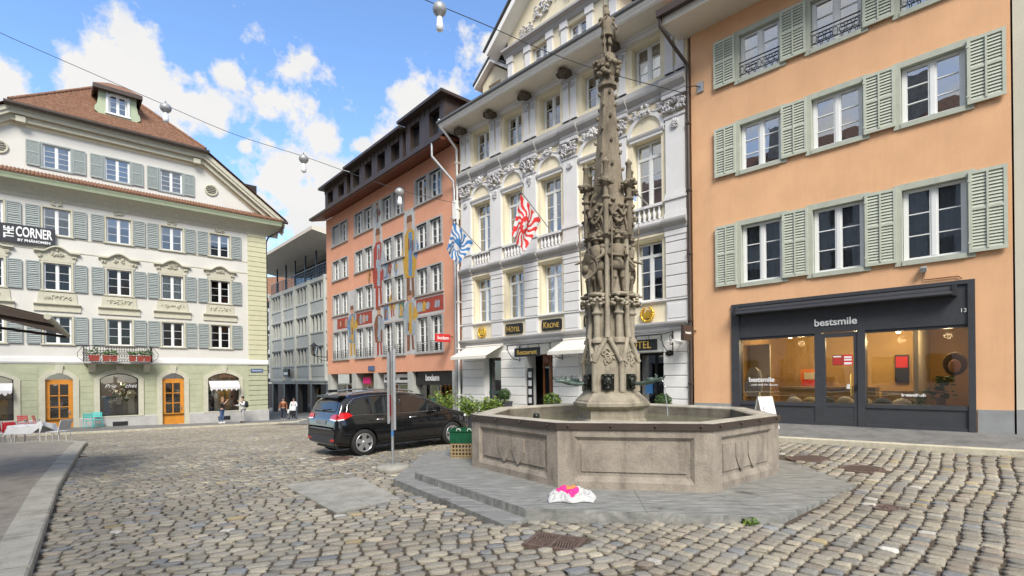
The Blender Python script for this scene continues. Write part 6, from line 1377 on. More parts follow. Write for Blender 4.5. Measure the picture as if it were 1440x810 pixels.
    # bronze masks and spouts
    for f,sp in((0,False),(60,True),(-60,True),(180,False),(120,True),(-120,True)):
        q=MB(); rot=Matrix.Rotation(ph+R(f)+math.pi/2,3,'Z'); c_=at_(f,.445,1.65)
        W=lambda x,y,z:rot@Vector((x,y,z))+c_
        q.cbox(c_,.115,.03,.145,rot); 
        q.blob(W(0,-.05,.0),.09,.06,.11,0,10,7,rot); q.blob(W(0,-.11,-.01),.022,.03,.03,0,6,4,rot)
        for s in(-1,1): q.blob(W(s*.035,-.09,.03),.022,.02,.018,0,6,4,rot); q.blob(W(s*.05,-.085,-.03),.03,.03,.025,0,6,4,rot); q.blob(W(s*.09,-.05,.06),.03,.03,.05,0,6,4,rot); q.blob(W(s*.04,-.06,.11),.05,.03,.03,0,6,4,rot)
        q.blob(W(0,-.09,-.06),.035,.02,.018,0,6,4,rot); q.blob(W(0,-.07,-.11),.06,.03,.04,0,6,4,rot)
        M_=q.build('bronze_mask',m['bronze'],FO)
        if sp:
            q=MB(); q.tube([W(0,-.08,-.03),W(0,-.25,-.04),W(0,-.42,-.0),W(0,-.56,.03),W(0,-.66,.02)],[.03,.035,.05,.035,.022],8); q.blob(W(0,-.42,.03),.05,.09,.05,0,7,5,rot); q.blob(W(0,-.63,.05),.03,.05,.028,0,7,5,rot); q.blob(W(0,-.7,.09),.016,.02,.035,0,6,4,rot); q.tube([W(0,-.5,.05),W(0,-.55,.1),W(0,-.52,.13)],.014,5); q.build('spout',m['verd'],M_)
    sp=at_(60,.445,1.65); d=dirv_(60); J_=thing('water_jet','thin stream of water falling from the right hand bronze spout into the basin','water jet',(FC.x+sp.x+d.x*.66,FC.y+sp.y+d.y*.66,FZ+sp.z-.0))
    q=MB(); q.tube([(d.x*.13*t,d.y*.13*t,.03+.02*t-.95*t*t) for t in [i/12 for i in range(13)]],[.012-.003*i/12 for i in range(13)],6); q.build('water_stream',m['wjet'],J_)
    q=MB(); q.tube([(-1.55,-1.3,.5),(-1.55,-1.3,.90)],.03,8); q.lathe((-1.55,-1.3,.88),[(.03,0),(.055,.03),(.055,.1),(.03,.12),(.0,.12)],10); q.build('overflow_pipe',m['bronze'],FO)
    return FO
fountain()
# ================================================================== the parked car
def car():
    Cx=[-.95,-.93,-.89,-.84,-.78,-.70,-.62,-.54,-.3,.3,.9,1.5,1.9,2.3,2.68,3.0,3.25,3.42,3.53,3.58]
    wx=lambda x: x if x>-.35 else -.35+(x+.35)*.62
    Cx=[wx(x) for x in Cx]
    ZT=[.72,.87,.95,1.02,1.11,1.23,1.36,1.44,1.525,1.585,1.60,1.565,1.45,1.25,1.05,.985,.92,.84,.75,.62]
    WD=[.74,.79,.82,.845,.86,.872,.88,.885,.895,.9,.9,.9,.9,.895,.885,.86,.80,.73,.62,.52]
    ZB=[.36,.33,.30,.28,.27,.26,.25,.24,.22,.2,.2,.2,.2,.2,.2,.2,.21,.23,.26,.32]
    f=lambda T,x:float(np.interp(x,Cx,T))
    def sect(x):
        zt,w,zb_=f(ZT,x),f(WD,x),f(ZB,x); zs=min(.99,zt-.05); t=max(0,min(1,(zt-1.02)/.55)); rw=.95-.215*t; 
        mid=lambda a:min(a,zs-.03*(1.2-a))
        return [(.80*w,zb_),(.955*w,zb_+.07),(.99*w,mid(.42)),(1.0*w,mid(.62)),(.995*w,mid(.80)),(.965*w,mid(.93)),(.94*w,zs),(rw*w+.02*w*t,zt-.075*t-.02),(rw*w-.06*w,zt-.03*t-.008),(rw*w*.6,zt-.006),(0,zt)]
    def Y(x,z):
        s=sect(x)
        for (a,za),(b,zb2) in zip(s[:-1],s[1:]):
            if za<=z<=zb2 and zb2>za: return a+(b-a)*(z-za)/(zb2-za)
        return s[0][0] if z<s[0][1] else 0
    def Xr(y,z):
        lo,hi=wx(-.951),.4
        ok=lambda x:f(ZT,x)>=z and Y(x,z)>=abs(y)
        for _ in range(30):
            c=(lo+hi)/2
            if ok(c): hi=c
            else: lo=c
        return hi
    root=thing('parked_car','black people carrier with silver roof rails and red tail lamps parked on the cobbles','car',(-4.29,13.32,g(-4.0,13.6)+.01),R(44.6))
    b=MB(); xs=sorted(set(list(np.linspace(wx(-.95),-.5,16))+list(np.linspace(-.5,2.9,40))+list(np.linspace(2.9,3.58,18)))); rings=[]
    for x in xs:
        s=sect(x); 
        d=[]
        for (a,c) in zip(s[:-1],s[1:]): d+= [a,((a[0]+c[0])/2,(a[1]+c[1])/2)]
        d.append(s[-1]); L=[(x,-y,z) for y,z in d]; Rr=[(x,y,z) for y,z in d[::-1][1:]]; rings.append(L+Rr)
    b.loft(rings,0,True,True,True); o=b.build('body',m['car'],root)
    sm=o.modifiers.new('s','SMOOTH'); sm.factor=.5; sm.iterations=3
    cut=MB(); 
    for x in(0,2.75):
        for s in(-1,1): cut.lathe((0,0,0),[(.375,-.14),(.375,.14)],36)
    cv=[]; cut2=MB()
    for x in(0,2.75):
        for s in(-1,1):
            n=36; r1=[(x+.375*math.cos(2*math.pi*i/n),s*.62,.33+.375*math.sin(2*math.pi*i/n)) for i in range(n)]; r2=[(p[0],s*1.1,p[2]) for p in r1]; cut2.loft([r1,r2] if s<0 else [r2,r1])
    co=cut2.build('cutter',m['black']); co.parent=root; bo=o.modifiers.new('b','BOOLEAN'); bo.object=co; bo.operation='DIFFERENCE'; bo.solver='EXACT'; bake(o); bpy.data.objects.remove(co)
    o.name='body'; 
    for p in o.data.polygons: p.use_smooth=abs(p.normal.y)<.999 or True
    def grid_patch(poly,proj,step=.05):
        bm=bmesh.new(); vs=[bm.verts.new((x,z,0)) for x,z in poly]; bm.faces.new(vs)
        for a in(0,1):
            v=[p[a] for p in poly]; k=math.floor(min(v)/step)*step
            while k<max(v):
                c=[0,0,0];n=[0,0,0];c[a]=k;n[a]=1; bmesh.ops.bisect_plane(bm,geom=bm.verts[:]+bm.edges[:]+bm.faces[:],plane_co=c,plane_no=n); k+=step
        r=bmesh.ops.triangulate(bm,faces=bm.faces[:]); V=[proj(v.co.x,v.co.y) for v in bm.verts]; bm.verts.index_update(); F_=[[v.index for v in q.verts] for q in bm.faces]; bm.free(); return V,F_
    def side(poly,s,off=.006): return grid_patch([(wx(x),z) for x,z in poly],lambda x,z:(x,s*(Y(x,z)+off),z))
    def rear(poly,off=.006): return grid_patch(poly,lambda y,z:(Xr(y,z)-off,y,z))
    def emit_part(name,parts,mat):
        q=MB()
        for V,F_ in parts: q.add(V,F_,0,True)
        return q.build(name,m[mat],root)
    for s in(-1,1):
        for poly in ([(-.42,1.05),(.12,1.04),(.12,1.43),(-.14,1.41),(-.32,1.28)],[(.2,1.04),(1.02,1.03),(1.02,1.48),(.2,1.46)],[(1.12,1.03),(2.12,1.04),(2.05,1.18),(1.75,1.40),(1.5,1.47),(1.12,1.48)],[(2.18,1.05),(2.38,1.05),(2.18,1.16)]):
            emit_part('side_window',[side(poly,s)],'cglass')
        q=MB(); L=[(wx(a),b) for a,b in [(2.45,1.02),(1.1,1.01),(.2,1.02),(-.45,1.03),(-.5,1.06),(-.40,1.28),(-.2,1.43),(.2,1.485),(1.1,1.51)]]
        for a,c in zip(L[:-1],L[1:]):
            pts=[(a[0]+(c[0]-a[0])*t,a[1]+(c[1]-a[1])*t) for t in(0,.25,.5,.75,1)]; q.tube([(x,s*(Y(x,z)+.006),z) for x,z in pts],.006,5)
        q.build('window_trim',m['chrome'],root)
        for x in(.35,1.32): q=MB(); q.tube([(x,s*(Y(x,.89)+.002),.885),(x+.04,s*(Y(x,.89)+.03),.89),(x+.17,s*(Y(x,.89)+.03),.895),(x+.21,s*(Y(x,.89)+.002),.895)],.014,6); q.build('door_handle',m['chrome'],root)
        for x0,x1 in((.16,.165),(1.07,1.075),(2.2,2.205)): emit_part('door_seam',[side([(x0,.36),(x1+.004,.36),(x1+.004,1.02),(x0,1.02)],s,.0015)],'black')
        emit_part('sill_trim',[side([(.42,.26),(2.33,.26),(2.33,.33),(.42,.35)],s,.012)],'black')
        q=MB(); q.tube([(x,s*.62,z) for x,z in((-.28,1.52),(-.20,1.57),(.3,1.625),(.9,1.64),(1.45,1.60),(1.6,1.55))],.02,6); q.build('roof_rail',m['chrome'],root)
        emit_part('tail_lamp',[side([(-.90,.92),(-.62,.93),(-.28,1.02),(-.42,1.10),(-.76,1.10)],s,.012)]+[rear([(s*.46,.94),(s*.80,.92),(s*.80,1.06),(s*.50,1.05)][::s],.012)],'redl')
        emit_part('tail_lamp_lens',[rear([(s*.48,.92),(s*.79,.90),(s*.79,.935),(s*.48,.95)][::s],.014)]+[side([(-.86,.905),(-.62,.93),(-.62,.95),(-.86,.935)],s,.014)],'bulb')
        emit_part('rear_reflector',[rear([(s*.52,.40),(s*.74,.41),(s*.74,.47),(s*.52,.45)][::s],.012)],'redl')
        q=MB(); q.cbox((2.12,s*1.0,1.07),.06,.09,.065,Matrix.Rotation(s*.2,3,'Z')); q.tube([(2.2,s*.86,1.02),(2.14,s*.95,1.05)],.025,6); q.build('wing_mirror',m['car'],root)
        q=MB(); q.blob((3.30,s*.68,.80),.2,.09,.07,0,10,6,Matrix.Rotation(-s*.5,3,'Z')); q.build('headlight',m['bulb'],root)
        for x in(0,2.75):
            q=MB(); n=40
            prof=[(.21,-.10),(.24,-.105),(.315,-.10),(.332,-.08),(.335,0),(.332,.08),(.315,.10),(.24,.105)]
            rg=[[(r*math.cos(2*math.pi*i/n),s*h,r*math.sin(2*math.pi*i/n)) for i in range(n)] for r,h in prof]; q.loft(rg,0,True,True,False); q.add(rg[0],[tuple(range(n))])
            W_=q.build('wheel',m['tyre'],root,loc=(x,s*.79,.335))
            q=MB(); out=.092*s
            rg=[[(r*math.cos(2*math.pi*i/n),h*s,r*math.sin(2*math.pi*i/n)) for i in range(n)] for r,h in((.235,.09),(.225,.103),(.205,.10),(.2,.04))]; q.loft(rg,0,True,True,False)
            q.lathe((0,0,0),[(.0,0)],3) if 0 else None
            for k in range(5):
                a=2*math.pi*k/5+.3; ca,sa=math.cos(a),math.sin(a); T=lambda r,t,h:(r*ca-t*sa,h*s,r*sa+t*ca)
                for tw in(-1,1): q.add([T(.03,tw*.0,.075),T(.05,tw*.05,.075),T(.21,tw*.062,.095),T(.21,tw*-.004,.095),T(.03,0,.04),T(.05,tw*.05,.04),T(.21,tw*.062,.06),T(.21,tw*-.004,.06)],[(0,1,2,3),(4,7,6,5),(0,3,7,4),(1,5,6,2)])
            q.blob((0,.08*s,0),.055,.015,.055,0,12,5); q.build('rim',m['rim'],W_)
            q=MB(); q.add([(.2*math.cos(2*math.pi*i/24),s*.035,.2*math.sin(2*math.pi*i/24)) for i in range(24)],[tuple(range(24))]); q.build('brake_disc',m['black'],W_)
            q=MB(); n2=18; rgs=[[( .385*math.cos(math.pi*i/(n2-1)), y, .385*math.sin(math.pi*i/(n2-1))) for i in range(n2)] for y in(s*-.25,s*.09)]; q.loft(rgs,0,True,False,False); q.add(rgs[0],[tuple(range(n2))]); q.build('wheel_liner',m['black'],root,loc=(x,s*.79,.33))
    emit_part('rear_window',[rear([(-.56,1.10),(.56,1.10),(.62,1.18),(.54,1.39),(-.54,1.39),(-.62,1.18)],.008)],'cglass')
    emit_part('windscreen',[grid_patch([(-.66,1.12),(.66,1.12),(.58,1.48),(-.58,1.48)],lambda y,z:(float(np.interp(-z,[-x for x in ZT[11:16]],Cx[11:16]))+.02-.06*abs(y)**2*2,y,z+.012))],'cglass')
    q=MB(); q.box(-.52,-.34,-.62,.62,1.475,1.51); q.cbox((-.47,0,1.475),.1,.62,.018,Matrix.Rotation(-.1,3,'Y')); q.build('rear_spoiler',m['car'],root)
    q=MB(); x=Xr(0,.86)-.012; q.box(x-.01,x+.012,-.26,.26,.79,.90); q.build('number_plate',m['steel'],root)
    emit_part('bumper_trim',[rear([(-.70,.34),(.70,.34),(.76,.44),(.72,.54),(-.72,.54),(-.76,.44)],.010)],'dark')
    q=MB(); x=Xr(0,.70); q.box(x-.012,x+.02,-.6,.6,.685,.70); q.build('tailgate_seam',m['chrome'],root)
    q=MB(); q.tube([(Xr(.05,1.14)-.02,.05,1.14),(Xr(-.35,1.17)-.02,-.35,1.17)],.012,5); q.blob((Xr(.05,1.13)-.02,.05,1.13),.03,.04,.03); q.build('rear_wiper',m['black'],root)
    q=MB(); q.cbox((-.3,.2,1.61),.12,.02,.035); q.build('roof_aerial',m['car'],root)
    q=MB(); q.box(-.55,3.3,-.6,.6,.2,.3); q.build('underbody',m['black'],root)
    # seats seen through the glass are left dark
car()
# ================================================================== street furniture
def sign_pole():
    x,y=-2.44,10.4; z=g(x,y); T=thing('sign_pole','thin steel sign post on a round concrete foot in front of the black car','sign post',(x,y,z+.005))
    q=MB(); q.lathe((0,0,0),[(.33,0),(.34,.03),(.335,.08),(.30,.105),(.06,.115)],32); q.build('concrete_foot',m['slab'],T)
    q=MB(); q.tube([(0,0,.1),(.0,0,2.42)],.028,10); q.build('post',m['steel'],T)
    q=MB(); q.lathe((0,0,.70),[(.031,0),(.031,.1)],12); q.build('blue_band',m['blue'],T)
    for s,rz,z0,z1,ph_ in((1,R(102),.86,2.44,.06),(-1,R(94),.98,2.38,-.05)):
        q=MB(); q.box(-.2,.2,-.012,.012,z0,z1); q.box(-.215,-.2,-.022,.022,z0-.02,z1+.02); q.box(.2,.215,-.022,.022,z0-.02,z1+.02); P=q.build('sign_board',m['steel'],T,loc=(ph_,-.04*s,0),rz=rz)
        for sg in(-1,1):
            f=MB(); f.box(-.19,.19,.0125 if sg>0 else -.0145,.0145 if sg>0 else -.0125,z0+.03,z1-.03); f.build('board_face',m['cloth'],P); f=MB(); f.box(-.15,.15,.0145 if sg>0 else -.0165,.0165 if sg>0 else -.0145,z0+.12,z0+.55); f.build('board_print',m['fred'],P)
sign_pole()
def crate(z0,col,solid,label,x,y,rz,w=.60,d=.40,h=.29):
    T=thing('plastic_crate',label,'crate',(x,y,z0),rz); q=MB(); t=.018
    q.box(-w/2,w/2,-d/2,d/2,0,.02)
    if solid:
        for a,b,c,e in((-w/2,w/2,-d/2,-d/2+t),(-w/2,w/2,d/2-t,d/2),(-w/2,-w/2+t,-d/2+t,d/2-t),(w/2-t,w/2,-d/2+t,d/2-t)): q.box(a,b,c,e,.02,h)
        for a,b,c,e in((-w/2-.02,w/2+.02,-d/2-.02,-d/2),(-w/2-.02,w/2+.02,d/2,d/2+.02),(-w/2-.02,-w/2,-d/2,d/2),(w/2,w/2+.02,-d/2,d/2)): q.box(a,b,c,e,h-.04,h+.005)
        for k in range(4): x_=-w/2+.1+k*.13; q.box(x_,x_+.02,-d/2-.012,-d/2,.03,h-.05)
    else:
        for sy in(-1,1):
            for k in range(9): x_=-w/2+.03+(w-.06)*k/8; q.box(x_-.014,x_+.014,sy*d/2-.01*(sy+1),sy*d/2+.01*(1-sy),.02,h)
            for z in(.03,.10,.17,.255): q.box(-w/2,w/2,sy*d/2-.012*(sy+1)-.002,sy*d/2+.012*(1-sy)+.002,z,z+.028)
        for sx in(-1,1):
            for k in range(6): y_=-d/2+.03+(d-.06)*k/5; q.box(sx*w/2-.01*(sx+1),sx*w/2+.01*(1-sx),y_-.014,y_+.014,.02,h)
            for z in(.03,.10,.17,.255): q.box(sx*w/2-.012*(sx+1)-.002,sx*w/2+.012*(1-sx)+.002,-d/2,d/2,z,z+.028)
    q.build('crate_body',m[col],T)
    if solid:
        for k in(-.12,.1): q=MB(); q.tube([(k-.04,-d/2-.03,h-.02),(k-.03,-d/2-.035,h+.02),(k+.03,-d/2-.035,h+.02),(k+.04,-d/2-.03,h-.02)],.008,5); q.build('clip',m['whitep'],T)
crate(FZ+.002,'tanp',False,'slatted tan crate at the foot of the fountain, under the green one',-.93,10.45,R(-8)); crate(FZ+.296,'grnp',True,'dark green crate stacked on the tan crate beside the fountain basin',-.93,10.45,R(-8),.62,.42,.27)
def bag():
    T=thing('fabric_bag','crumpled white cloth bag with a pink and orange print lying on the fountain step','bag',(.76,6.72,FZ+.003),R(-4)); n=44; q=MB(); V=[]; F_=[]; MI=[]
    rr=random.Random(3)
    def hgt(u,v):
        e=max(0,1-abs(u)**3.2)*max(0,1-abs(v)**3); p=Vector((u*2.3,v*2.1,.3)); 
        return e**.6*(.06+.05*mnoise.noise(p*1.0)+.035*mnoise.noise(p*2.6)+.05*(v>0)*v+.028*(1-abs(mnoise.noise(p*1.7))*3.2)+.02*(1-abs(mnoise.noise(p*3.1+Vector((3,1,2))))*3))+.004
    for j in range(n+1):
        for i in range(n+1):
            u,v=i/n*2-1,j/n*2-1; k=1+.12*mnoise.noise(Vector((u*1.5,v*1.5,5))); x=u*.32*k*(1-.16*abs(v)**2); y=v*.23*k-.03*math.cos(u*5)*(v<-.4); V.append((x,y,hgt(u,v)))
    for j in range(n):
        for i in range(n):
            u,v=(i+.5)/n*2-1,(j+.5)/n*2-1; mi=0; 
            if ((u+.15)/.46)**2+((v-.28)/.62)**2<1: mi=1
            if mi and ((u-.05)/.3)**2+((v-.62)/.34)**2<1: mi=2
            MI.append(mi); F_.append((j*(n+1)+i,j*(n+1)+i+1,(j+1)*(n+1)+i+1,(j+1)*(n+1)+i))
    q.v=V;q.f=F_;q.m=MI;q.sm=[True]*len(F_)
    o=q.build('bag_cloth',[m['bagc'],m['pinkp'],m['ornp']],T); s=o.modifiers.new('s','SOLIDIFY'); s.thickness=.006; s.offset=1; bake(o)
bag()
def a_board():
    p=OR.w(2.22,-.95); T=thing('pavement_sign','small white folding A board on the pavement before the charcoal shopfront','a board',(p.x,p.y,.46),OR.rz+R(58))
    for s in(-1,1):
        q=MB(); q.cbox((0,s*.12,.38),.20,.012,.39,Matrix.Rotation(s*.30,3,'X')); o=q.build('panel',m['whitep'],T)
    q=MB(); q.tube([(-.2,0,.75),(.2,0,.75)],.018,6); q.build('hinge',m['whitep'],T)
    q=MB(); q.cbox((0,-.15,.42),.13,.003,.16,Matrix.Rotation(-.30,3,'X')); q.build('print',m['frosted'],T)
a_board()
def drain():
    z=g(*GRATE); T=thing('drain_grate','rusty square drain grate with curved slots set in the foreground cobbles','drain',(GRATE[0],GRATE[1],z),R(-25.5)); q=MB()
    a,b=.29,.23
    for x0,x1,y0,y1 in((-a,a,-b,-b+.04),(-a,a,b-.04,b),(-a,-a+.04,-b+.04,b-.04),(a-.04,a,-b+.04,b-.04),(-.02,.02,-b+.04,b-.04)): q.box(x0,x1,y0,y1,-.04,.006)
    for s in(-1,1):
        for k in range(7):
            xx=s*(.055+k*.03); q.add([(xx+dx+s*.022*math.cos(t*.9),-b+.03+(2*b-.06)*(t/6+.0),zz) for t in [i-0 for i in range(7)] for dx,zz in((-.0075,.004),(.0075,.004),(.0075,-.03),(-.0075,-.03))],[(4*t+i,4*t+(i+1)%4,4*t+4+(i+1)%4,4*t+4+i) for t in range(6) for i in range(4)])
    q.build('grate',m['rust'],T); q=MB(); q.box(-a,a,-b,b,-.12,-.1); q.build('sump',m['black'],T)
drain()
lab=['round rusty manhole cover by the right end of the fountain platform, farther from the viewer','round rusty manhole cover nearer the viewer of two by the right end of the platform','small iron valve cap ringed by curved stones in the right foreground','dark iron cover in the cobbles just behind the steel sign post base','rusty cover at the far right edge of the cobbles by the kerb']
for (x,y,r_),L in zip(COVERS,lab):
    T=thing('manhole_cover',L,'manhole cover',(x,y,g(x,y))); sl=.055
    dx=(g(x+.2,y)-g(x-.2,y))/.4; dy=(g(x,y+.2)-g(x,y-.2))/.4
    q=MB(); q.lathe((0,0,0),[(r_+.03,-.06),(r_+.03,.004),(r_,.008),(r_-.01,-.004),(0,-.004)],28,sm=False)
    for i in range(int(r_/.05)):
        for j in range(int(r_/.05)): 
            for sx,sy in((1,1),(-1,1),(1,-1),(-1,-1)):
                a,b=(i+.5)*.055*sx,(j+.5)*.055*sy
                if a*a+b*b<(r_-.05)**2: q.box(a-.016,a+.016,b-.016,b+.016,-.004,.004)
    q.v=[(a,b,c+a*dx+b*dy) for a,b,c in q.v]; q.build('cover',m['rust'],T)
def leafy(T,name,c,rad,n,size,mats,rr,flat=1,fn=None):
    q=MB()
    for i in range(n):
        if fn: p=fn(rr)
        else:
            d=Vector((rr.gauss(0,1),rr.gauss(0,1),rr.gauss(0,1))).normalized(); p=Vector(c)+Vector((d.x*rad,d.y*rad,d.z*rad*flat))*(rr.uniform(.55,1.02)**.6)
        rot=Matrix.Rotation(rr.uniform(0,6.3),3,'Z')@Matrix.Rotation(rr.uniform(-1.3,1.3),3,'X')@Matrix.Rotation(rr.uniform(-1,1),3,'Y')
        a,b=size*rr.uniform(.7,1.3),size*.36*rr.uniform(.8,1.2)
        q.add([p+rot@Vector(v) for v in((-a,0,0),(0,-b,.15*a),(a,0,0),(0,b,.15*a))],[(0,1,2,3)],rr.randrange(len(mats)))
    return q.build(name,[m[k] for k in mats],T)
def pot_plant(name,label,p,rz,pot,kind,seed,group=None):
    T=thing(name,label,'potted plant',p,rz,group); rr=random.Random(seed); w,h=pot
    q=MB(); q.loft([[(sx*w*k,sy*w*k,z) for sx,sy in((-1,-1),(1,-1),(1,1),(-1,1))] for z,k in((0,.82),(h-.05,.97),(h-.05,1.05),(h,1.05),(h,.9),(h-.06,.88))]); q.build('planter',m['dark2'],T)
    if kind=='ball':
        q=MB(); q.tube([(0,0,h-.1),(.01,0,h+.18)],.02,6); q.blob((0,0,h+.24),.19,.19,.18,0,10,7); q.build('stem',m['leafd'],T); leafy(T,'foliage',(0,0,h+.25),.25,900,.03,['leafd','leafd','leafm'],rr)
    elif kind=='bush':
        q=MB(); 
        for k in range(6): a=k*1.05; q.tube([(0,0,h-.1),(.1*math.cos(a),.1*math.sin(a),h+.2),(.2*math.cos(a),.2*math.sin(a),h+.3)],.008,4)
        q.build('stem',m['leafm'],T); leafy(T,'foliage',(0,0,h+.2),.32,420,.07,['leafm','leafl','leafd'],rr,.75)
    else:
        q=MB(); S=[]
        H=kind
        for k in range(16):
            a=rr.uniform(0,6.28); r0=w*rr.uniform(.1,.7); t=rr.uniform(.1,.5); hh=H*rr.uniform(.65,1.0); p0=Vector((r0*math.cos(a),r0*math.sin(a),h-.1)); p2=p0+Vector((t*math.cos(a)*.8,t*math.sin(a)*.8,hh)); p1=(p0+p2)/2+Vector((0,0,.12)); q.tube([p0,p1,p2],[.009,.007,.004],4); S.append((p0,p1,p2))
        q.build('stem',m['leafm'],T)
        def fn(r_):
            a,b,c=r_.choice(S); t=r_.uniform(.2,1.05); p=(a*(1-t)+b*t)*(1-t)+(b*(1-t)+c*t)*t; return p+Vector((r_.gauss(0,.09),r_.gauss(0,.09),r_.gauss(0,.06)))
        leafy(T,'foliage',None,0,620,.07,['leafl','leafl','leafm'],rr,fn=fn)
pot_plant('bamboo_planter','tall bright green bamboo in a dark planter behind the car bonnet',(-2.75,20.2,g(-2.7,20.2)),R(-45),(.26,.5),1.2,1)
pot_plant('bamboo_planter','shorter yellow green bamboo clump at the hotel corner, near the basin edge',(-1.65,19.3,g(-1.6,19.3)),R(-45),(.28,.5),.85,2)
pot_plant('bamboo_planter','short yellow green bamboo clump between the car nose and the hotel shop window',(-1.05,19.0,g(-1.1,19)),R(-45),(.28,.5),.75,8)
p=HO.w(3.1,-.45); pot_plant('box_ball','clipped box ball in a planter left of the hotel restaurant door',(p.x,p.y,.25),HO.rz,(.22,.6),'ball',3)
p=HO.w(2.85,-.75); pot_plant('grass_planter','low yellow green grassy plant in front of the left clipped ball',(p.x,p.y,.15),HO.rz,(.25,.35),.45,4)
p=HO.w(5.5,-.45); pot_plant('leafy_planter','loose spiky green plant in a planter right of the restaurant door',(p.x,p.y,.3),HO.rz,(.2,.45),'bush',5)
p=HO.w(9.78,-.5); pot_plant('box_ball','clipped box ball in a square pot right of the hotel entrance',(p.x,p.y,.42),HO.rz,(.2,.34),'ball',6)
def weed():
    T=thing('weed','small green weed growing at the front edge of the fountain platform','weed',(2.66,5.76,g(2.66,5.76))); rr=random.Random(5); q=MB(); q.tube([(0,0,-.02),(0,0,.04)],.006,4); q.build('stem',m['leafm'],T); leafy(T,'leaves',(0,0,.03),.09,60,.035,['leafl','leafm'],rr,.4)
weed()
def lantern():
    T=thing('wall_lantern','old black lantern on an iron arm at the corner of the salmon house','lantern',(-12.75,33.0,3.55)); q=MB(); q.tube([(0,0,-.25),(.3,0,-.3),(.85,.0,-.35)],.03,6); q.tube([(.85,0,-.6),(.85,0,.1)],.03,6); q.tube([(.15,0,-.27),(.45,0,-.55),(.85,0,-.6)],.018,5); q.build('arm',m['iron'],T)
    q=MB(); q.loft([[(r_*math.cos(i*math.pi/3),r_*math.sin(i*math.pi/3),z) for i in range(6)] for z,r_ in((.52,.03),(.62,.02),(.50,.12),(.42,.26),(.40,.26))]); q.loft([[(r_*math.cos(i*math.pi/3),r_*math.sin(i*math.pi/3),z) for i in range(6)] for z,r_ in((-.25,.05),(-.2,.14),(-.17,.14))])
    for i in range(6): q.tube([(.14*math.cos(i*math.pi/3),.14*math.sin(i*math.pi/3),-.18),(.23*math.cos(i*math.pi/3),.23*math.sin(i*math.pi/3),.41)],.012,4)
    q.build('lantern_frame',m['iron'],T); q=MB(); q.loft([[(r_*math.cos(i*math.pi/3),r_*math.sin(i*math.pi/3),z) for i in range(6)] for z,r_ in((-.17,.12),(.4,.21))]); q.build('lantern_glass',m['pane'],T)
lantern()
# ---- wires and hanging lamps
def wire(pts,label):
    P=[Vector(wp(*p)) for p in pts]; out=[]
    for i in range(len(P)-1):
        p0,p1,p2,p3=P[max(i-1,0)],P[i],P[i+1],P[min(i+2,len(P)-1)]
        for k in range(6):
            t=k/6; out.append(.5*((2*p1)+(p2-p0)*t+(2*p0-5*p1+4*p2-p3)*t*t+(3*p1-p0-3*p2+p3)*t**3))
    out.append(P[-1]); q=MB(); q.tube([p-P[0] for p in out],.011,5); o=q.build('overhead_cable',m['iron']); o.location=P[0]; tag(o,label,'cable')
wire([(-60,15,16.6),(0,46,17.4),(118,98,18.6),(233,148,19.8),(330,189,20.5),(427,220,21.1),(500,246,21.5),(562,267,21.8),(610,279,22),(648,287,22.0)],'long overhead cable with three lamps crossing the sky above the corner house')
wire([(540,-28,12.6),(594,-2,12.9),(618,8,13.1),(690,38,13.4),(760,69,13.8),(822,92,14.1),(870,107,14.3),(930,123,14.5),(984,136,14.62)],'short overhead cable passing behind the fountain spire to the orange house')
def hang_lamp(px,py,d,k,label):
    p=wp(px,py,d); T=thing('street_lamp',label,'hanging lamp',p)
    q=MB(); q.lathe((0,0,0),[(.03,.06),(.06,.05),(.17*k,.0),(.235*k,-.07),(.245*k,-.16),(.2*k,-.24),(.11*k,-.3),(.09*k,-.34)],18); q.build('housing',m['lampm'],T)
    q=MB(); q.lathe((0,0,0),[(.09*k,-.34),(.1*k,-.36),(.13*k,-.56),(.12*k,-.66),(.05*k,-.7),(0,-.7)],16); q.build('lamp_glass',m['bulb'] if k<.9 else m['pane'],T)
    q=MB(); q.tube([(0,0,-.3),(0,0,-.5)],.035,8); q.lathe((0,0,-.66),[(.0,0),(.11*k,.01),(.1*k,.05),(.02,.06)],12); q.build('lamp_cap',m['lampm'],T)
    q=MB(); q.tube([(0,0,.12),(0,0,.04)],.02,6); q.build('hanger',m['iron'],T)
hang_lamp(233,147,19.8,.82,'hanging lamp seen beside the dormer of the white corner house'); hang_lamp(427,219,21.1,.78,'hanging lamp against the clouds midway along the long cable'); hang_lamp(562,266,21.8,.8,'hanging lamp in front of the salmon house facade, at the end of the cable'); hang_lamp(618,6,13.1,.72,'hanging lamp cut by the top edge of the picture, on the short cable')
def cable_bracket():
    p=OR.w(.27,-.02,9.85); T=thing('cable_bracket','small iron cable anchor plate on the orange wall near the drainpipe','bracket',tuple(p),OR.rz); q=MB(); q.box(-.09,.09,-.02,.02,-.14,.14); q.build('plate',m['steel'],T); q=MB(); q.tube([(0,-.02,0),(-.1,-.16,.02),(-.3,-.2,.04)],.015,5); q.build('hook',m['iron'],T)
cable_bracket()
def wall_spot():
    p=OR.w(5.15,0,3.95); T=thing('wall_spot','small spotlight on a thin conduit above the charcoal shopfront','spotlight',tuple(p),OR.rz); q=MB(); q.tube([(0,-.02,-.05),(0,-.03,-.22),(.55,-.03,-.22),(.6,-.03,-.28)],.012,5); q.build('conduit',m['bwood'],T); q=MB(); q.cbox((0,-.08,.0),.05,.08,.05,Matrix.Rotation(.4,3,'X')); q.build('housing',m['lampm'],T)
wall_spot()
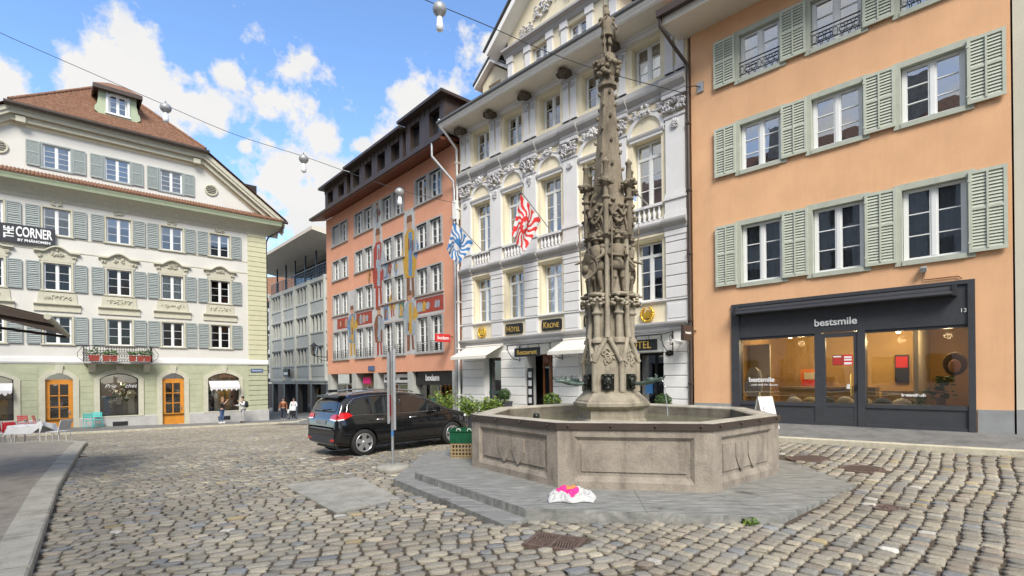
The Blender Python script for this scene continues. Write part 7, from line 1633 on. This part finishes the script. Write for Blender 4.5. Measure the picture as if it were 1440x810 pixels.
# ---- awning over the terrace at the left edge
def terrace_awning():
    C2=Vector((-7.7,8.5,2.85)); C1=Vector((-10.4,12.0,2.85)); bk=Vector((-2.4,-1.85,1.15)); T=thing('terrace_awning','brown canvas awning reaching into the picture at the left edge','awning',(C1.x,C1.y,0)); L=lambda p:p-Vector((C1.x,C1.y,0))
    q=MB(); n=10; V=[]
    for j in range(n+1):
        for i in range(n+1): p=C2+(C1-C2)*(i/n)+bk*(j/n)+Vector((0,0,-.12*math.sin(math.pi*j/n))); V.append(L(p))
    q.add(V+[v+Vector((0,0,.012)) for v in V],[(j*(n+1)+i,j*(n+1)+i+1,(j+1)*(n+1)+i+1,(j+1)*(n+1)+i) for j in range(n) for i in range(n)]+[(121+j*(n+1)+i,121+(j+1)*(n+1)+i,121+(j+1)*(n+1)+i+1,121+j*(n+1)+i+1) for j in range(n) for i in range(n)],0,True); q.build('canvas',m['bcanvas'],T)
    q=MB(); q.tube([L(C2),L(C1)],.05,8); q.build('front_bar',m['trim'],T)
    for t in(.25,.9):
        a=C2+(C1-C2)*t; q=MB(); q.tube([L(a+Vector((0,0,-.06))),L(a+bk*.45+Vector((.9*(.5-t),1.1*(t-.5),-.35))),L(a+bk+Vector((0,0,-.35)))],.035,6); q.build('folding_arm',m['bmetal'],T)
    q=MB(); e=C1+bk*.42; q.lathe(L(e+Vector((0,0,-.42))),[(.03,0),(.03,.3),(.15,.34),(.15,.37),(.02,.38)],10); q.build('arm_bracket',m['bmetal'],T)  # hanging bracket of the awning arm, not a lamp
    q=MB(); w0=bk.normalized(); a=L(C2+bk); b=L(C1+bk); q.tube([a,b],.09,8); q.build('cassette',m['bmetal'],T)
terrace_awning()
# ---- tables and chairs
def chair_tree(name,label,col,kind):
    T=thing(name,label,'chair'); 
    for x in(-.21,.21):
        q=MB(); q.tube([(x,-.21,0),(x,-.2,.44)],.014,6); q.build('leg',m[col],T)
        q=MB(); q.tube([(x,.25,0),(x,.19,.44),(x*.97,.23,.66),(x*.95,.29,.88)],.014,6); q.build('leg',m[col],T)
    if kind=='mesh':
        q=MB(); q.box(-.2,.2,-.2,.2,.435,.45); q.build('seat',m['mesh'],T); q=MB(); q.add([(-.2,.19,.48),(.2,.19,.48),(.19,.285,.86),(-.19,.285,.86),(-.2,.2,.48),(.2,.2,.48),(.19,.295,.86),(-.19,.295,.86)],[(0,1,2,3),(7,6,5,4)]); q.build('backrest',m['mesh'],T)
        q=MB(); q.tube([(-.21,-.2,.44),(.21,-.2,.44),(.21,.19,.44),(-.21,.19,.44),(-.21,-.2,.44)],.013,5); q.tube([(-.2,.29,.88),(.2,.29,.88)],.014,5); q.build('seat_frame',m[col],T)
    else:
        q=MB()
        for k in range(6): y=-.19+k*.075; q.box(-.22,.22,y,y+.055,.435,.45)
        q.build('seat',m[col],T); q=MB()
        for z in(.6,.7,.8): q.cbox((0,.215+(z-.6)*.27,z+.03),.22,.008,.036,Matrix.Rotation(-.26,3,'X'))
        q.build('backrest',m[col],T)
        for y in(-.2,.24): q=MB(); q.tube([(-.21,y,.12),(.21,y,.12)],.01,5); q.build('stretcher',m[col],T)
    return T
def put(T,x,y,rz,z=None): T.location=(x,y,g(x,y) if z is None else z); T.rotation_euler=(0,0,rz)
w0=chair_tree('terrace_chair','white mesh garden chair nearest the viewer right of the white clothed table','whitep','mesh'); put(w0,-17.75,19.9,R(-80))
w0['group']='white terrace chairs'
c=dup(w0,'white mesh garden chair right of the table, half hidden behind the nearer one'); put(c,-18.15,20.6,R(-70))
c=dup(w0,'white garden chair with a red blanket, nearest the left edge of the picture'); put(c,-19.85,19.75,R(75))
c=dup(w0,'white garden chair with a red blanket, just left of the white tablecloth'); put(c,-20.0,20.6,R(85))
r0=chair_tree('bistro_chair','red slatted bistro chair by the green wall behind the white table','redp','slat'); r0['group']='red bistro chairs'; z_=lambda x,y:g(x,y)+.105
put(r0,-25.7,27.0,R(200),z_(-25.7,27)); c=dup(r0,'red slatted bistro chair turned sideways, right of the other red one'); put(c,-25.1,27.2,R(120),z_(-25.1,27.2))
t0=chair_tree('bistro_chair','turquoise slatted bistro chair against the grey base of the corner house','teal','slat'); t0['group']='turquoise bistro chairs'
p=LB.w(-9.6,-.55); put(t0,p.x,p.y,LB.rz,z_(p.x,p.y)); p=LB.w(-10.0,-1.2); c=dup(t0,'turquoise slatted bistro chair standing nearer the kerb, left of the other turquoise one'); put(c,p.x,p.y,LB.rz+R(160),z_(p.x,p.y))
def table():
    x,y=-18.95,20.2; T=thing('terrace_table','white legged terrace table under the draped white cloth','table',(x,y,g(x,y)),R(6)); 
    for sx in(-1,1):
        for sy in(-1,1): q=MB(); q.tube([(sx*.52,sy*.32,0),(sx*.48,sy*.3,.71)],.02,6); q.build('leg',m['whitep'],T)
    q=MB(); q.box(-.58,.58,-.4,.4,.71,.735); q.build('tabletop',m['whitep'],T)
    C=thing('tablecloth','white cloth over the terrace table with one corner blown up','tablecloth',(x,y,g(x,y)+.74),R(6)); q=MB(); n=40; V=[]
    for j in range(n+1):
        for i in range(n+1):
            u,v=(i/n*2-1)*.95,(j/n*2-1)*.78; ex,ey=max(0,abs(u)-.59),max(0,abs(v)-.41); z=-(ex+ey)*.95+.0; X=u if ex==0 else math.copysign(.59+.18*ex,u); Yv=v if ey==0 else math.copysign(.41+.18*ey,v)
            if ex or ey: X+=.03*math.sin(v*11)*(ex>0); Yv+=.03*math.sin(u*12)*(ey>0)
            if u>.35 and v<.3: k=(u-.35)*(.3-v)/.6; z+=.5*max(0,math.sin(k*2.2))*(.6 if ex or ey else .55)
            V.append((X,Yv,z+.006))
    q.add(V,[(j*(n+1)+i,j*(n+1)+i+1,(j+1)*(n+1)+i+1,(j+1)*(n+1)+i) for j in range(n) for i in range(n)],0,True); o=q.build('cloth',m['cloth'],C); s=o.modifiers.new('s','SOLIDIFY'); s.thickness=.004; bake(o)
    G_=thing('wine_glasses','few small glasses standing on the white tablecloth','glasses',(x,y,g(x,y)+.75))
    for dx,dy in((-.35,.1),(-.1,-.15),(.12,.15)): q=MB(); q.lathe((dx,dy,0),[(.035,0),(.006,.01),(.006,.08),(.035,.11),(.038,.17),(.03,.2)],10); q.build('glass',m['pane'],G_)
table()
for k,(x,y,rz,L) in enumerate(((-19.85,19.75,75,'red fleece blanket over the chair nearest the left picture edge'),(-20.0,20.6,85,'red fleece blanket over the chair beside the tablecloth'))):
    B_=thing('blanket',L,'blanket',(x,y,g(x,y)),R(rz)); q=MB(); n=14; V=[]
    for j in range(n+1):
        t=j/n
        for i in range(9):
            u=(i/8-.5)*.44
            if t<.5: y_,z_=.20+(.30-.20)*(t*2)**.8,.52+.38*t*2
            else: y_,z_=.31+.03*math.sin(u*20)*(t-.5),.90-(t-.5)*2*.5
            V.append((u,y_-(.03 if t<.5 else -.02),z_))
    q.add(V,[(j*9+i,j*9+i+1,(j+1)*9+i+1,(j+1)*9+i) for j in range(n) for i in range(8)],0,True); o=q.build('fleece',m['red'],B_); s=o.modifiers.new('s','SOLIDIFY'); s.thickness=.02; bake(o)
# ================================================================== people
def face(T,J,hair,long=False):
    s=Vector(J['skull'][:3]); q=MB(); q.blob((s.x,s.y-.092,s.z-.02),.014,.022,.02,0,6,4); q.build('nose',m['skin'],T)
    q=MB(); 
    for sx in(-1,1): q.blob((s.x+sx*.03,s.y-.082,s.z+.012),.011,.009,.007,0,6,4)
    q.build('eyes',m['hair'],T); q=MB(); q.blob((s.x,s.y-.082,s.z-.062),.022,.008,.006,0,6,4); q.build('mouth',m['redp'],T)
    q=MB(); q.blob((s.x,s.y+.02,s.z+.035),.092,.105,.095,0,12,8)
    if long: q.blob((s.x,s.y+.07,s.z-.09),.085,.05,.15,0,10,7)
    q.build('hair',m[hair],T)
def person(label,p,rz,H,top,low,hair,arms=None,legs=None,lean=0,head=(0,0),long=False,shoe='cloth',coat=0,sleeve='wr'):
    T=thing('person',label,'person',p,rz); J,E=human_joints(1.75,arms,legs,lean,head)
    o=skin('body',J,E,m['skin'],T)
    keep=['waist','chest','neckb','shl','shr','ell','elr']+(['wrl','wrr'] if sleeve=='wr' else []); K,Ee=sub_joints(J,E,keep,.018); pv=J['pelvis']; K['hem']=(0,pv[1],.93-coat,.155+coat*.12,.125+coat*.1); K['neckb']=J['neckb'][:2]+(1.47,.075,.07)
    t_=skin('jacket',K,Ee+[('waist','hem')],m[top],T,root='chest')
    keep=['pelvis','hil','hir','knl','knr','anl','anr']; K,Ee=sub_joints(J,E,keep,.016); skin('trousers',K,Ee,m[low],T)
    for s in 'lr':
        a,b=Vector(J['an'+s][:3]),Vector(J['to'+s][:3]); q=MB(); q.blob(((a.x+b.x)/2,(a.y+b.y)/2+.0,.045),.05,.14,.05,0,10,6,Matrix.Rotation(math.atan2(b.x-a.x,-(b.y-a.y)),3,'Z')); q.box(min(a.x,b.x)-.03,max(a.x,b.x)+.03,b.y-.03,a.y+.07,0,.02); q.build('shoe',m[shoe],T)
    face(T,J,hair,long); k=H/1.75; T.scale=(k,k,k); return T
p=LB.w(-1.95,-1.25); P1=person('person in a long white shirt and grey trousers with a black backpack',(p.x,p.y,g(p.x,p.y)+.108),LB.rz+R(-78),1.74,'cloth','greyc','hair',arms={'l':((.27,-.10,1.16),(.10,-.30,1.42)),'r':((-.27,-.16,1.14),(-.16,-.42,1.18))},legs={'l':((.09,-.05,.5),(.10,.0,.09)),'r':((-.09,.0,.5),(-.10,.05,.09))},coat=.22,shoe='blackc')
q=MB(); q.blob((0,.24,1.22),.16,.11,.24,0,12,8); q.blob((0,.31,1.12),.11,.07,.12,0,10,6); bp=thing('backpack','black backpack on the back of the person in the white shirt','backpack',(p.x,p.y,g(p.x,p.y)+.108),LB.rz+R(-78)); q.build('pack',m['blackc'],bp)
q=MB(); 
for s in(-1,1): q.tube([(s*.1,.16,1.42),(s*.12,.0,1.49),(s*.13,-.12,1.36),(s*.14,-.1,1.15),(s*.13,.14,1.08)],.018,5)
q.build('strap',m['blackc'],bp)
p=LB.w(-3.2,-1.15); person('person in a black top and blue jeans raising both hands at the shop window',(p.x,p.y,g(p.x,p.y)+.108),LB.rz+R(60),1.68,'blackc','denim','hairb',arms={'l':((.3,-.2,1.33),(.1,-.32,1.55)),'r':((-.3,-.22,1.32),(-.08,-.34,1.54))},legs={'l':((.08,-.06,.5),(.09,.02,.09)),'r':((-.06,.06,.5),(-.05,.14,.09))},long=True,lean=.06,sleeve='el')
x,y=-17.45,39.0; person('person in a rust brown jacket and dark trousers walking out of the lane',(x,y,g(x,y)+.012),R(22),1.69,'brownc','dnavy','hair',arms={'l':((.25,.06,1.14),(.25,-.04,.9)),'r':((-.25,-.04,1.14),(-.26,-.16,.92))},legs={'l':((.09,-.1,.5),(.10,-.14,.10)),'r':((-.09,.04,.5),(-.09,.2,.12))},long=True)
x,y=-16.95,39.7; person('person in a cream top pushing a pushchair out of the lane',(x,y,g(x,y)+.012),R(18),1.66,'cloth','dnavy','hair',arms={'l':((.24,-.12,1.14),(.2,-.42,1.04)),'r':((-.24,-.12,1.14),(-.2,-.42,1.04))},legs={'l':((.09,-.12,.5),(.10,-.12,.10)),'r':((-.09,.06,.5),(-.09,.22,.12))},long=True)
def stroller():
    x,y=-16.75,39.05; T=thing('pushchair','dark pushchair with a grey hood pushed by the person in the cream top','pushchair',(x,y,g(x,y)+.012),R(18))
    for sx in(-1,1):
        for yy,r_ in((-.35,.1),(.28,.14)): q=MB(); q.lathe((0,0,0),[(r_-.03,-.02),(r_,-.015),(r_,.015),(r_-.03,.02)],14); o=q.build('wheel',m['tyre'],T,loc=(sx*.26,yy,r_)); o.rotation_euler=(0,R(90),0)
    q=MB(); 
    for sx in(-1,1): q.tube([(sx*.26,-.35,.1),(sx*.24,.0,.5),(sx*.22,.55,1.05)],.014,5); q.tube([(sx*.26,.28,.14),(sx*.24,.0,.5)],.014,5)
    q.tube([(-.22,.55,1.05),(.22,.55,1.05)],.016,5); q.build('frame',m['steel'],T)
    q=MB(); q.loft([[(-.2,-.3,.38),(.2,-.3,.38),(.2,.1,.4),(-.2,.1,.4)],[(-.22,-.34,.55),(.22,-.34,.55),(.22,.2,.6),(-.22,.2,.6)]]); q.loft([[(-.2,.08,.45),(.2,.08,.45),(.2,.16,.45),(-.2,.16,.45)],[(-.2,.22,.95),(.2,.22,.95),(.2,.28,.95),(-.2,.28,.95)]]); q.build('seat',m['blackc'],T)
    q=MB(); n=8; rg=[[(xx,.22-.38*math.sin(a*.24),.72+.34*math.cos(a*.24)) for a in range(n)] for xx in(-.23,0,.23)]; q.loft(rg,0,True,False,False); o=q.build('hood',m['curtg'],T); s=o.modifiers.new('s','SOLIDIFY'); s.thickness=.015; bake(o)
    q=MB(); q.blob((-.33,.25,.62),.1,.12,.2,0,10,6); q.build('hanging_bag',m['cloth'],T)
stroller()
for u,e in((-14.3,14),(-8.5,16),(-2.83,18)):
    l=bpy.data.lights.new('display_lamp','POINT'); l.energy=e; l.color=(1,.80,.55); l.shadow_soft_size=.06; o=bpy.data.objects.new('display_lamp',l); COL.objects.link(o); o.location=LB.w(u,.42,1.75)
# ---- house across the square, behind the viewer (seen only mirrored in the windows)
def house_behind():
    d=Vector((-.70114,.71302,0)); O=Vector((-.713,-.701,0))*9.5-d*14; B=thing('townhouse','plain rendered townhouse across the square, seen mirrored in the upper windows','house',tuple(O),math.atan2(d.y,d.x))
    w=MB(); holes=[(1.5+i*2.6,2.7+i*2.6,z,z+1.6,.2) for i in range(15) for z in(1.2,4.6,7.8,11)]; wall(w,0,41,-1,14.5,holes,0,.2); shell(w,0,41,-1,14.5,10); w.build('wall',m['gsur'],B); q=MB(); q.box(.2,40.8,.7,.8,-.5,14.3); q.build('interior_wall',m['room'],B)
    q=MB(); q.add([(-.5,-.8,14.3),(41.5,-.8,14.3),(41.5,5,19.8),(-.5,5,19.8),(-.5,10.8,14.3),(41.5,10.8,14.3)],[(0,1,2,3),(3,2,5,4)]); 
    q.build('roof',m['tile'],B)
    for x,h in((4,21.5),(11,21),(19,21.6),(27,21.2),(35,21.7)): q=MB(); q.box(x,x+1.1,4,4.9,17,h); q.build('chimney',m['basin'],B)
    for x in(7.5,15,22,31): q=MB(); q.box(x,x+1.8,1.2,4,15,17.6); q.build('dormer',m['dark2'],B)
house_behind()
